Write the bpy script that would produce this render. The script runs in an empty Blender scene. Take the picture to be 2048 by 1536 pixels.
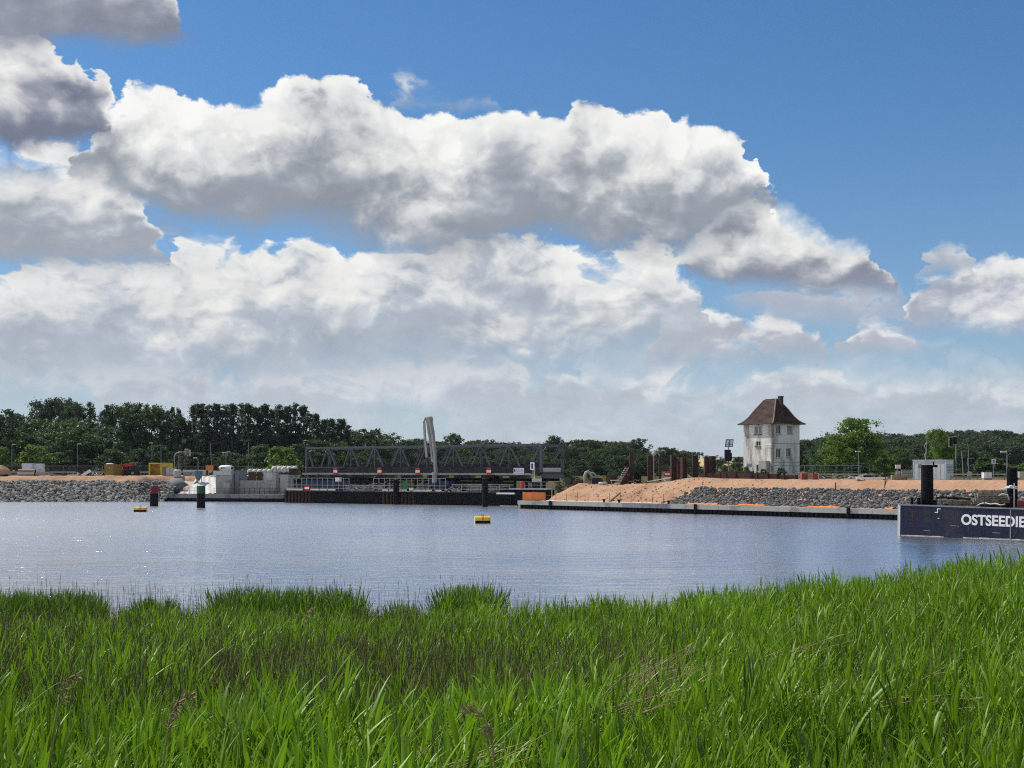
import bpy, bmesh, math, random
import numpy as np
from mathutils import Vector, Matrix, Euler

# ---------------------------------------------------------------- camera, sky, sun, exposure
SC = bpy.context.scene
COL = SC.collection
F, HORIZON, EYE = 2500.0, 940.0, 5.5        # focal length in photo pixels, horizon row, eye height above the water
cam = bpy.data.cameras.new('camera')
camo = bpy.data.objects.new('camera', cam); COL.objects.link(camo)
cam.sensor_width = 36.0; cam.lens = F / 2048 * 36.0
cam.shift_y = (HORIZON - 768) / 2048
cam.clip_start = 0.2; cam.clip_end = 20000
camo.location = (0, 0, EYE); camo.rotation_euler = (math.radians(90), 0, 0)
SC.camera = camo
SC.view_settings.view_transform = 'Standard'; SC.view_settings.look = 'None'
SC.view_settings.exposure = 0.3; SC.view_settings.gamma = 1.0; SC.view_settings.use_curve_mapping = False
SC.cycles.max_bounces = 6; SC.cycles.diffuse_bounces = 2; SC.cycles.glossy_bounces = 2
SC.cycles.transmission_bounces = 3; SC.cycles.transparent_max_bounces = 6
SC.cycles.sample_clamp_indirect = 4.0
SC.cycles.use_adaptive_sampling = True; SC.cycles.adaptive_threshold = 0.015
SC.cycles.use_denoising = False
SC.cycles.filter_width = 1.1

SUN_AZ, SUN_EL = math.radians(-60), math.radians(54)   # azimuth from the view axis, positive to the right
sun = bpy.data.lights.new('sun', 'SUN'); sun.energy = 4.0; sun.angle = math.radians(0.53); sun.color = (1.0, 0.955, 0.88)
suno = bpy.data.objects.new('sun', sun); COL.objects.link(suno)
sd = Vector((math.sin(SUN_AZ) * math.cos(SUN_EL), math.cos(SUN_AZ) * math.cos(SUN_EL), math.sin(SUN_EL)))
suno.rotation_euler = sd.to_track_quat('Z', 'Y').to_euler()
suno.location = sd * 300

class NT:
    """small helper for building node trees"""
    def __init__(self, tree): self.t = tree; self.n = tree.nodes; self.l = tree.links
    def new(self, kind, **kw):
        n = self.n.new(kind)
        for k, v in kw.items(): setattr(n, k, v)
        return n
    def put(self, sock, val):
        if val is None: return
        if isinstance(val, bpy.types.NodeSocket): self.l.new(val, sock)
        else: sock.default_value = val
    def m(self, op, a, b=None, c=None, clamp=False):
        n = self.new('ShaderNodeMath', operation=op, use_clamp=clamp)
        for i, v in enumerate((a, b, c)): self.put(n.inputs[i], v)
        return n.outputs[0]
    def vm(self, op, a, b=None, c=None, out=0):
        n = self.new('ShaderNodeVectorMath', operation=op)
        for i, v in enumerate((a, b, c)):
            if v is not None: self.put(n.inputs[i], v)
        return n.outputs['Value'] if op in ('DOT_PRODUCT', 'LENGTH', 'DISTANCE') else n.outputs[0]
    def xyz(self, x, y, z=0.0):
        n = self.new('ShaderNodeCombineXYZ')
        for i, v in enumerate((x, y, z)): self.put(n.inputs[i], v)
        return n.outputs[0]
    def sep(self, v):
        n = self.new('ShaderNodeSeparateXYZ'); self.put(n.inputs[0], v); return n.outputs
    def noise(self, vec, scale=5, detail=4, rough=0.5, dist=0.0, dim='3D', lac=2.0):
        n = self.new('ShaderNodeTexNoise', noise_dimensions=dim)
        self.put(n.inputs['Vector'], vec)
        for k, v in (('Scale', scale), ('Detail', detail), ('Roughness', rough), ('Distortion', dist), ('Lacunarity', lac)):
            self.put(n.inputs[k], v)
        return n
    def voronoi(self, vec, scale=5, detail=0, rough=0.5, feature='F1', smooth=1.0, rand=1.0, dim='3D'):
        n = self.new('ShaderNodeTexVoronoi', feature=feature, voronoi_dimensions=dim)
        self.put(n.inputs['Vector'], vec); self.put(n.inputs['Scale'], scale)
        if 'Detail' in n.inputs: self.put(n.inputs['Detail'], detail); self.put(n.inputs['Roughness'], rough)
        if feature == 'SMOOTH_F1': self.put(n.inputs['Smoothness'], smooth)
        self.put(n.inputs['Randomness'], rand)
        return n
    def step(self, x, a, b, lo=0.0, hi=1.0, kind='SMOOTHSTEP'):
        n = self.new('ShaderNodeMapRange', interpolation_type=kind)
        for i, v in enumerate((x, a, b, lo, hi)): self.put(n.inputs[i], v)
        return n.outputs[0]
    def ramp(self, fac, stops, mode='LINEAR'):
        n = self.new('ShaderNodeValToRGB'); n.color_ramp.interpolation = mode
        e = n.color_ramp.elements
        while len(e) > 1: e.remove(e[-1])
        for i, (p, c) in enumerate(stops):
            q = e[0] if i == 0 else e.new(p)
            q.position = p; q.color = (*c, 1.0) if len(c) == 3 else c
        self.put(n.inputs[0], fac); return n.outputs[0]
    def mix(self, fac, a, b, blend='MIX'):
        n = self.new('ShaderNodeMix', data_type='RGBA', blend_type=blend)
        self.put(n.inputs[0], fac)
        for i, v in ((6, a), (7, b)):
            if not isinstance(v, bpy.types.NodeSocket) and len(v) == 3: v = (*v, 1.0)
            self.put(n.inputs[i], v)
        return n.outputs[2]
    def curve(self, fac, pts):
        n = self.new('ShaderNodeFloatCurve'); c = n.mapping.curves[0]; n.mapping.extend = 'HORIZONTAL'
        pts = sorted(pts)
        while len(c.points) > 2: c.points.remove(c.points[-1])
        c.points[0].location = pts[0]; c.points[1].location = pts[-1]
        for p in pts[1:-1]: c.points.new(*p)
        for p in c.points: p.handle_type = 'AUTO_CLAMPED'
        n.mapping.update(); self.put(n.inputs['Value'], fac); return n.outputs[0]

def build_world():
    w = bpy.data.worlds.new('World'); SC.world = w; w.use_nodes = True
    w.cycles.sampling_method = 'MANUAL'; w.cycles.sample_map_resolution = 512
    T = NT(w.node_tree); T.n.clear()
    sky = T.new('ShaderNodeTexSky', sky_type='NISHITA')
    sky.sun_disc = False; sky.sun_elevation = SUN_EL; sky.sun_rotation = SUN_AZ
    sky.altitude = 0; sky.air_density = 1.0; sky.dust_density = 0.6; sky.ozone_density = 2.0
    d = T.vm('NORMALIZE', T.new('ShaderNodeTexCoord').outputs['Generated'])
    x, y, z = T.sep(d)
    hyp = T.m('SQRT', T.m('ADD', T.m('MULTIPLY', x, x), T.m('MULTIPLY', y, y)))
    u = T.m('ARCTAN2', x, y)
    v = T.m('DIVIDE', z, T.m('MAXIMUM', hyp, 0.02))
    # --- clear sky: Nishita, a little deeper blue high up and pale and grey towards the horizon
    base = T.vm('MULTIPLY', sky.outputs[0], (SKY_S * 0.42, SKY_S * 0.75, SKY_S * 1.02))
    veil = T.m('POWER', 2.718, T.m('MULTIPLY', T.m('MAXIMUM', v, 0.0), -11.0))
    base = T.mix(T.m('MULTIPLY', veil, 0.85), base, (0.55, 0.59, 0.655))
    # --- cloud relief: one set for the near, high banks and a finer, flatter one for the banks far away
    vs = T.m('MAXIMUM', v, -0.02)
    U0, U1, VM = -0.55, 0.55, 0.5
    def relief(su, sv, off):
        q = T.xyz(T.m('MULTIPLY_ADD', u, su, off), T.m('MULTIPLY', vs, sv), 0.0)
        wv = T.vm('SUBTRACT', T.noise(q, 7.0, 2, 0.5, dim='2D').outputs['Color'], (0.5, 0.5, 0.5))
        wv2 = T.vm('SUBTRACT', T.noise(q, 30.0, 2, 0.55, dim='2D').outputs['Color'], (0.5, 0.5, 0.5))
        qw = T.vm('MULTIPLY_ADD', wv2, (0.026, 0.026, 0.0), T.vm('MULTIPLY_ADD', wv, (0.06, 0.06, 0.0), q))
        def billow(p):
            a = T.voronoi(p, 9.0, 0.0, 0.5, 'F1', dim='2D').outputs['Distance']
            c = T.voronoi(p, 25.0, 1.0, 0.6, 'F1', dim='2D').outputs['Distance']
            b = T.noise(p, 16.0, 7, 0.62, dim='2D').outputs['Fac']
            return T.m('ADD', T.m('MULTIPLY_ADD', T.m('SUBTRACT', 0.45, a), 0.62, T.m('MULTIPLY', T.m('SUBTRACT', 0.45, c), 0.42)), T.m('MULTIPLY', T.m('SUBTRACT', b, 0.5), 1.25))
        b0 = billow(qw)
        b1 = billow(T.vm('ADD', qw, (-0.010, 0.016, 0.0)))
        def softn(o):
            return T.m('SUBTRACT', T.noise(T.vm('ADD', q, o), 8.0, 5, 0.55, 0.3, dim='2D').outputs['Fac'], 0.5)
        soft, soft1 = softn((5.3, 1.7, 0)), softn((5.26, 1.76, 0))
        wv3 = T.vm('SUBTRACT', T.noise(q, 55.0, 4, 0.6, dim='2D').outputs['Color'], (0.5, 0.5, 0.5))
        uw = T.m('ADD', u, T.m('ADD', T.m('MULTIPLY', T.sep(wv)[0], 0.024 / su), T.m('ADD', T.m('MULTIPLY', T.sep(wv2)[0], 0.034 / su), T.m('MULTIPLY', T.sep(wv3)[0], 0.022 / su))))
        vw = T.m('ADD', vs, T.m('ADD', T.m('MULTIPLY', T.sep(wv)[1], 0.018 / su), T.m('MULTIPLY', T.sep(wv3)[1], 0.010 / su)))
        ut = T.m('DIVIDE', T.m('SUBTRACT', uw, U0), U1 - U0)
        return b0, T.m('SUBTRACT', b0, b1), soft, T.m('SUBTRACT', soft, soft1), ut, vw
    sets = (relief(1.0, 1.25, 0.0), relief(1.55, 2.3, 4.0))
    def prof(pts, ut):
        out = []
        for px, py in pts:
            a = math.atan((px - 1024) / F)
            out.append(((a - U0) / (U1 - U0), (940 - py) / F * math.cos(a) / VM))
        return T.m('MULTIPLY', T.curve(ut, out), VM)
    col = base
    for (top, bot, amp, st, sb, dark, mid, lite, dens, relk) in CLOUDS:
        b0, rel, soft, rel2, ut, vw = sets[0 if dark[0] < 0.30 else 1]
        tp, bp = prof(top, ut), prof(bot, ut)
        et = T.m('MULTIPLY_ADD', b0, amp, T.m('SUBTRACT', tp, vw))
        eb = T.m('MULTIPLY_ADD', b0, amp * (1.1 if dark[0] < 0.30 else 0.7), T.m('MULTIPLY_ADD', soft, amp * (2.6 if dark[0] < 0.30 else 1.0), T.m('ADD', T.m('SUBTRACT', vw, bp), sb * 0.75)))
        stv = T.m('ADD', st, T.m('MULTIPLY', T.step(soft, 0.02, 0.16), st * 4.0))          # crisp heads here, wispy rims there
        al = T.m('MULTIPLY', T.step(et, 0.0, stv), T.step(eb, 0.0, sb))
        al = T.m('MULTIPLY', al, dens)
        th = T.m('MAXIMUM', T.m('SUBTRACT', tp, bp), 0.012)
        h = T.m('DIVIDE', T.m('SUBTRACT', vw, bp), th)
        h = T.m('MULTIPLY_ADD', soft, 1.3, h)
        h = T.m('MULTIPLY_ADD', rel, relk * 0.36, h)
        h = T.m('MULTIPLY_ADD', rel2, relk * 0.6, h)
        c = T.ramp(h, [(0.0, tuple(k * 0.92 for k in dark)), (0.30, tuple(k * 0.75 + m_ * 0.25 for k, m_ in zip(dark, mid))), (0.55, mid), (0.92, lite), (1.0, lite)], 'B_SPLINE')
        vb = T.m('MULTIPLY_ADD', b0, 0.22, 1.0); c = T.vm('MULTIPLY', c, T.xyz(vb, vb, vb))
        edge = T.m('MULTIPLY', T.step(et, st * 8.0, st * 0.6), T.step(h, 0.15, 0.65))
        c = T.mix(T.m('MULTIPLY', edge, 0.62), c, tuple(min(1.0, k * 1.08) for k in lite))
        col = T.mix(al, col, c)
    # --- the same broken cumulus all round outside the modelled banks
    q2 = T.xyz(T.m('MULTIPLY', u, 1.0), T.m('MULTIPLY', z, 2.2), 9.0)
    q2 = T.vm('ADD', d, T.vm('MULTIPLY', d, (0, 0, 1.4)))
    g0 = T.noise(q2, 3.2, 7, 0.55, 0.4).outputs['Fac']
    g1 = T.noise(T.vm('ADD', q2, tuple(sd * 0.06)), 3.2, 5, 0.55, 0.4).outputs['Fac']
    out = T.m('MAXIMUM', T.step(T.m('ABSOLUTE', u), 0.50, 0.62), T.step(v, 0.44, 0.56))
    ga = T.m('MULTIPLY', T.step(g0, 0.47, 0.56), T.m('MULTIPLY', out, T.step(v, 0.0, 0.05)))
    gc = T.ramp(T.m('MULTIPLY_ADD', T.m('SUBTRACT', g0, g1), 5.0, 0.55), [(0, (0.26, 0.28, 0.34)), (0.5, (0.55, 0.57, 0.61)), (1, (0.85, 0.85, 0.83))])
    col = T.mix(ga, col, gc)
    bg = T.new('ShaderNodeBackground'); T.put(bg.inputs[0], col); bg.inputs[1].default_value = 0.86
    o = T.new('ShaderNodeOutputWorld'); T.l.new(bg.outputs[0], o.inputs[0])

SKY_S = 0.094
DK, MD, LT = (0.285, 0.320, 0.375), (0.52, 0.54, 0.57), (0.84, 0.845, 0.82)
OFFT, OFFB = 1100, 1300      # rows far below the horizon: no cloud there
CLOUDS = [
 # far banks first, the near high ones last: (top line, base line, edge relief, softness top, base, dark, middle, light, density, relief)
 # pale veil behind everything low in the sky
 ([(-400,560),(0,570),(400,600),(900,610),(1300,630),(1700,660),(2048,650),(2400,640)],
  [(-400,900),(2400,900)], 0.03, 0.06, 0.05, (0.53,0.58,0.65), (0.57,0.61,0.665), (0.61,0.64,0.68), 0.72, 0.6),
 # pale streaks low over the trees
 ([(-400,735),(0,712),(120,722),(330,700),(420,712),(560,728),(700,712),(860,705),(960,715),(1040,698),(1150,735),(1230,760),(1260,745),(1400,708),(1560,716),(1680,722),(1720,760),(1800,752),(1900,748),(2048,756),(2400,740)],
  [(-400,800),(0,790),(500,800),(1000,800),(1200,800),(1500,790),(2048,815),(2400,810)], 0.012, 0.014, 0.03, (0.50,0.55,0.615), (0.59,0.62,0.66), (0.73,0.73,0.73), 0.85, 1.4),
 # small ones low at the right
 ([(1560,900),(1680,690),(1700,650),(1740,622),(1790,640),(1850,668),(1895,676),(1915,720),(1990,900),(2400,900)],
  [(1600,700),(1700,690),(1900,690),(2000,700)], 0.010, 0.007, 0.02, (0.45,0.485,0.56), (0.58,0.60,0.64), (0.76,0.76,0.75), 1.0, 1.6),
 ([(1250,900),(1320,640),(1350,608),(1410,603),(1460,622),(1500,640),(1540,630),(1590,648),(1640,665),(1668,690),(1690,760),(1760,900)],
  [(1200,730),(1300,712),(1480,700),(1680,704),(1800,720)], 0.012, 0.007, 0.028, (0.45,0.49,0.565), (0.59,0.61,0.65), (0.77,0.77,0.76), 1.0, 1.6),
 ([(1740,1000),(1800,700),(1822,600),(1850,560),(1900,535),(1960,515),(2000,507),(2048,520),(2200,490),(2400,520)],
  [(1700,640),(1830,636),(2048,640),(2400,640)], 0.013, 0.008, 0.022, (0.40,0.435,0.52), (0.56,0.58,0.625), (0.77,0.77,0.76), 1.0, 1.7),
 ([(1800,900),(1845,560),(1858,485),(1900,468),(1935,482),(1950,520),(1975,800),(2000,900)],
  [(1800,535),(1900,530),(2000,540)], 0.012, 0.010, 0.02, (0.48,0.50,0.56), (0.55,0.57,0.61), (0.64,0.645,0.65), 0.85, 1.2),
 # wide middle bank
 ([(-400,520),(0,508),(100,508),(250,520),(335,518),(352,470),(400,460),(450,472),(510,475),(550,496),(580,475),(620,462),(662,474),(692,508),(760,495),(850,480),(920,474),(1000,464),(1100,474),(1165,494),(1210,500),(1260,470),(1330,478),(1360,520),(1400,560),(1440,760),(1500,1000)],
  [(-400,720),(0,722),(250,712),(450,716),(560,712),(800,700),(1000,690),(1200,676),(1300,660),(1400,620)], 0.021, 0.007, 0.06, (0.42,0.475,0.55), (0.58,0.605,0.635), (0.79,0.79,0.77), 1.0, 1.7),
 # thin shelf below the right lobe
 ([(1380,1000),(1440,560),(1500,525),(1600,520),(1700,545),(1790,555),(1820,590),(1860,1000)],
  [(1400,560),(1500,590),(1560,618),(1700,622),(1850,600)], 0.012, 0.02, 0.03, (0.47,0.49,0.55), (0.52,0.54,0.59), (0.58,0.59,0.62), 0.8, 0.8),
 # left middle heap
 ([(-400,250),(0,272),(60,268),(120,280),(180,290),(215,290),(250,318),(275,360),(300,430),(330,490),(400,540),(520,600)],
  [(-400,520),(0,522),(150,524),(300,522),(400,530)], 0.020, 0.008, 0.03, (0.36,0.395,0.455), (0.56,0.585,0.61), (0.77,0.77,0.76), 1.0, 1.6),
 # right lobe
 ([(1330,1000),(1360,520),(1400,455),(1440,430),(1480,400),(1530,386),(1580,396),(1630,416),(1680,450),(1740,478),(1785,515),(1805,600),(1850,1000)],
  [(1340,520),(1400,540),(1460,562),(1560,575),(1700,572),(1800,565)], 0.012, 0.0045, 0.02, (0.255,0.28,0.355), MD, LT, 1.0, 1.9),
 # great bank across the picture
 ([(-400,260),(120,330),(200,250),(240,195),(262,170),(330,172),(352,208),(400,206),(450,190),(500,186),(560,164),(600,148),(655,146),(700,160),(722,188),(780,200),(830,215),(900,230),(945,230),(985,212),(1035,214),(1080,228),(1112,234),(1132,208),(1165,194),(1212,194),(1242,212),(1320,214),(1345,238),(1400,244),(1450,258),(1492,264),(1520,300),(1542,345),(1556,500),(1600,1000)],
  [(-400,320),(150,320),(220,350),(300,405),(400,420),(500,424),(600,432),(680,450),(760,470),(900,478),(1000,474),(1100,468),(1250,464),(1330,472),(1400,460),(1460,430),(1530,390),(1600,350)], 0.021, 0.0045, 0.040, DK, MD, LT, 1.0, 2.0),
 # small wisp
 ([(740,900),(768,205),(790,160),(815,140),(850,155),(890,172),(940,182),(985,180),(1000,230),(1030,900)],
  [(740,195),(850,200),(1000,204)], 0.012, 0.016, 0.016, (0.42,0.47,0.56), (0.55,0.58,0.63), (0.68,0.69,0.70), 0.8, 0.9),
 # left heap
 ([(-400,60),(0,48),(45,44),(85,62),(120,95),(145,130),(165,112),(185,125),(205,170),(225,230),(250,300),(300,1000)],
  [(-400,262),(0,270),(100,270),(200,264),(300,270)], 0.020, 0.005, 0.020, (0.17,0.195,0.265), (0.36,0.375,0.43), (0.78,0.78,0.76), 1.0, 1.8),
 # top left corner
 ([(-400,-400),(0,-360),(240,-140),(330,-30),(360,18),(378,60),(400,1000)],
  [(-400,60),(0,72),(120,62),(230,80),(320,92),(400,60)], 0.014, 0.010, 0.022, (0.24,0.265,0.335), (0.33,0.35,0.42), (0.74,0.74,0.73), 1.0, 1.4),
]
build_world()

# ---------------------------------------------------------------- helpers
RND = random.Random(7)
NPR = np.random.default_rng(11)
PI = math.pi

def at(px, py, d):
    """the point seen at photo pixel (px, py) at depth d"""
    return Vector(((px - 1024) / F * d, d, EYE - (py - HORIZON) / F * d))
def xat(px, d): return (px - 1024) / F * d
def zat(py, d): return EYE - (py - HORIZON) / F * d

class MB:
    def __init__(self): self.v = []; self.f = []
    def add(self, vs, fs):
        o = len(self.v); self.v += [tuple(p) for p in vs]; self.f += [tuple(i + o for i in f) for f in fs]; return self
    def box(self, c, s, rot=None):
        c = Vector(c); hx, hy, hz = s[0] / 2, s[1] / 2, s[2] / 2
        pts = [Vector((x, y, z)) for z in (-hz, hz) for x, y in ((-hx, -hy), (hx, -hy), (hx, hy), (-hx, hy))]
        if rot is not None: pts = [rot @ p for p in pts]
        return self.add([c + p for p in pts], [(3, 2, 1, 0), (4, 5, 6, 7), (0, 1, 5, 4), (1, 2, 6, 5), (2, 3, 7, 6), (3, 0, 4, 7)])
    def lo(self, a, b):
        """box from its lower to its upper corner"""
        a, b = Vector(a), Vector(b); return self.box((a + b) / 2, b - a)
    def bar(self, p, q, w, h=None, up=(0, 0, 1)):
        p, q = Vector(p), Vector(q); h = w if h is None else h
        d = q - p; L = d.length
        if L < 1e-6: return self
        d.normalize(); s = d.cross(Vector(up))
        if s.length < 1e-3: s = d.cross(Vector((1, 0, 0)))
        s.normalize(); t = s.cross(d)
        m = Matrix((d, s, t)).transposed()
        return self.box((p + q) / 2, (L, w, h), m)
    def tube(self, p, q, r0, r1=None, n=8, cap=True):
        return self.path([p, q], [r0, r0 if r1 is None else r1], n, cap)
    def path(self, pts, rads, n=8, cap=True):
        pts = [Vector(p) for p in pts]
        if not hasattr(rads, '__len__'): rads = [rads] * len(pts)
        rings = []; prev = None
        for i, p in enumerate(pts):
            d = (pts[min(i + 1, len(pts) - 1)] - pts[max(i - 1, 0)]).normalized()
            ref = prev if prev is not None else (Vector((0, 0, 1)) if abs(d.z) < 0.9 else Vector((1, 0, 0)))
            s = d.cross(ref)
            if s.length < 1e-4: s = d.cross(Vector((0.3, 0.9, 0.1)))
            s.normalize(); t = s.cross(d).normalized(); prev = t
            rings.append([p + (s * math.cos(2 * PI * k / n) + t * math.sin(2 * PI * k / n)) * rads[i] for k in range(n)])
        vs = [v for r in rings for v in r]; fs = []
        for i in range(len(pts) - 1):
            for k in range(n):
                a, b = i * n + k, i * n + (k + 1) % n
                fs.append((a, b, b + n, a + n))
        if cap:
            fs.append(tuple(range(n - 1, -1, -1))); fs.append(tuple(range((len(pts) - 1) * n, len(pts) * n)))
        return self.add(vs, fs)
    def prism(self, poly, y0, y1):
        """polygon in x-z pushed out along y"""
        n = len(poly)
        vs = [(x, y0, z) for x, z in poly] + [(x, y1, z) for x, z in poly]
        fs = [tuple(range(n)), tuple(range(2 * n - 1, n - 1, -1))]
        fs += [(i, i + n, (i + 1) % n + n, (i + 1) % n) for i in range(n)]
        return self.add(vs, fs)
    def ball(self, c, r, n=8, m=6, jit=0.0, rnd=None):
        c = Vector(c); r = (r, r, r) if not hasattr(r, '__len__') else r
        vs = [c + Vector((0, 0, r[2]))]; fs = []
        for i in range(1, m):
            a = PI * i / m
            for k in range(n):
                b = 2 * PI * k / n; j = 1 + (rnd.uniform(-jit, jit) if rnd else 0)
                vs.append(c + Vector((math.sin(a) * math.cos(b) * r[0], math.sin(a) * math.sin(b) * r[1], math.cos(a) * r[2])) * j)
        vs.append(c - Vector((0, 0, r[2])))
        for k in range(n):
            fs.append((0, 1 + k, 1 + (k + 1) % n)); fs.append((len(vs) - 1, len(vs) - 1 - n + (k + 1) % n, len(vs) - 1 - n + k))
        for i in range(m - 2):
            for k in range(n):
                a, b = 1 + i * n + k, 1 + i * n + (k + 1) % n
                fs.append((a, a + n, b + n, b))
        return self.add(vs, fs)
    def mesh(self, name, mat=None, smooth=False):
        me = bpy.data.meshes.new(name); me.from_pydata(self.v, [], self.f); me.update()
        if mat is not None: me.materials.append(mat)
        if smooth: me.shade_smooth()
        return me
    def build(self, name, mat, parent=None, smooth=False, loc=None, rot=None):
        o = bpy.data.objects.new(name, self.mesh(name, mat, smooth)); COL.objects.link(o)
        if parent is not None: o.parent = parent
        if loc is not None: o.location = loc
        if rot is not None: o.rotation_euler = rot
        return o

def tag(o, label=None, cat=None, group=None, kind=None):
    if label: o['label'] = label
    if cat: o['category'] = cat
    if group: o['group'] = group
    if kind: o['kind'] = kind
    return o
def thing(name, label, cat, loc=(0, 0, 0), rotz=0.0, group=None):
    o = bpy.data.objects.new(name, None); COL.objects.link(o); o.empty_display_size = 0.3
    o.location = loc; o.rotation_euler = (0, 0, rotz)
    return tag(o, label, cat, group)
def copy_tree(o, parent=None):
    c = o.copy(); COL.objects.link(c); c.parent = parent
    for ch in list(o.children): copy_tree(ch, c)
    return c
def share(me, name, parent, loc=(0, 0, 0), rot=(0, 0, 0), scale=(1, 1, 1)):
    o = bpy.data.objects.new(name, me); COL.objects.link(o); o.parent = parent
    o.location = loc; o.rotation_euler = rot; o.scale = scale; return o
ORD = 'first second third fourth fifth sixth seventh eighth ninth tenth eleventh twelfth thirteenth fourteenth fifteenth sixteenth seventeenth eighteenth nineteenth twentieth twenty-first twenty-second twenty-third twenty-fourth twenty-fifth twenty-sixth'.split()

# ---------------------------------------------------------------- materials
MATS = {}
def mat(name, col, rough=0.7, var=0.25, scale=1.5, col2=None, amount=0.5, bump=0.0, bscale=12.0, metal=0.0, spec=0.3, streak=False, island=0.0):
    """paint, metal, concrete and the like: a base colour with blotches of a second one, fine relief and a little unevenness"""
    if name in MATS: return MATS[name]
    m = bpy.data.materials.new(name); m.use_nodes = True; T = NT(m.node_tree)
    b = T.n['Principled BSDF']
    co = T.new('ShaderNodeTexCoord').outputs['Object']
    cs = T.vm('MULTIPLY', co, (1.0, 1.0, 0.22)) if streak else co
    n1 = T.noise(cs, scale, 6, 0.62).outputs['Fac']
    c2 = col2 or tuple(k * 0.55 for k in col)
    c = T.mix(T.step(n1, 0.62 - 0.25 * amount, 0.78 - 0.2 * amount), col, c2)
    n2 = T.noise(co, scale * 7, 4, 0.6).outputs['Fac']
    f = T.step(n2, 0.25, 0.75, 1 - var, 1 + var, 'LINEAR')
    if island:
        f = T.m('MULTIPLY', f, T.step(T.new('ShaderNodeNewGeometry').outputs['Random Per Island'], 0, 1, 1 - island, 1 + island, 'LINEAR'))
    c = T.vm('MULTIPLY', c, T.xyz(f, f, f))
    T.put(b.inputs['Base Color'], c)
    T.put(b.inputs['Roughness'], T.step(n1, 0.3, 0.7, max(0.05, rough - 0.12), min(1, rough + 0.12), 'LINEAR'))
    b.inputs['Metallic'].default_value = metal
    b.inputs['Specular IOR Level'].default_value = spec
    if bump:
        bn = T.new('ShaderNodeBump'); bn.inputs['Strength'].default_value = 0.8; bn.inputs['Distance'].default_value = bump
        T.put(bn.inputs['Height'], T.noise(co, bscale, 6, 0.6).outputs['Fac']); T.put(b.inputs['Normal'], bn.outputs[0])
    MATS[name] = m; return m

def leaf_mat(name, colA, colB, trans=0.45, rough=0.45, hue=0.0, spec=0.35, old=0.0):
    m = bpy.data.materials.new(name); m.use_nodes = True; T = NT(m.node_tree)
    b = T.n['Principled BSDF']; out = T.n['Material Output']
    g = T.new('ShaderNodeNewGeometry'); oi = T.new('ShaderNodeObjectInfo')
    r = T.m('ADD', T.m('MULTIPLY', g.outputs['Random Per Island'], 0.55), T.m('MULTIPLY', oi.outputs['Random'], 0.45))
    c = T.ramp(r, [(0.0, colA), (1.0, colB)])
    if old: c = T.mix(T.step(g.outputs['Random Per Island'], 1 - old - .01, 1 - old, 0, 1), c, (0.30, 0.265, 0.15))
    w = T.noise(T.vm('MULTIPLY', g.outputs['Position'], (1, 1, 1)), 0.35, 3, 0.5).outputs['Fac']
    f = T.step(w, 0.3, 0.7, 0.8, 1.2, 'LINEAR')
    c = T.vm('MULTIPLY', c, T.xyz(f, f, f))
    T.put(b.inputs['Base Color'], c); b.inputs['Roughness'].default_value = rough; b.inputs['Specular IOR Level'].default_value = spec
    tr = T.new('ShaderNodeBsdfTranslucent'); T.put(tr.inputs[0], T.vm('MULTIPLY', c, (1.2, 1.3, 0.7)))
    mx = T.new('ShaderNodeMixShader'); mx.inputs[0].default_value = trans
    T.l.new(b.outputs[0], mx.inputs[1]); T.l.new(tr.outputs[0], mx.inputs[2]); T.l.new(mx.outputs[0], out.inputs[0])
    return m

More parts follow.
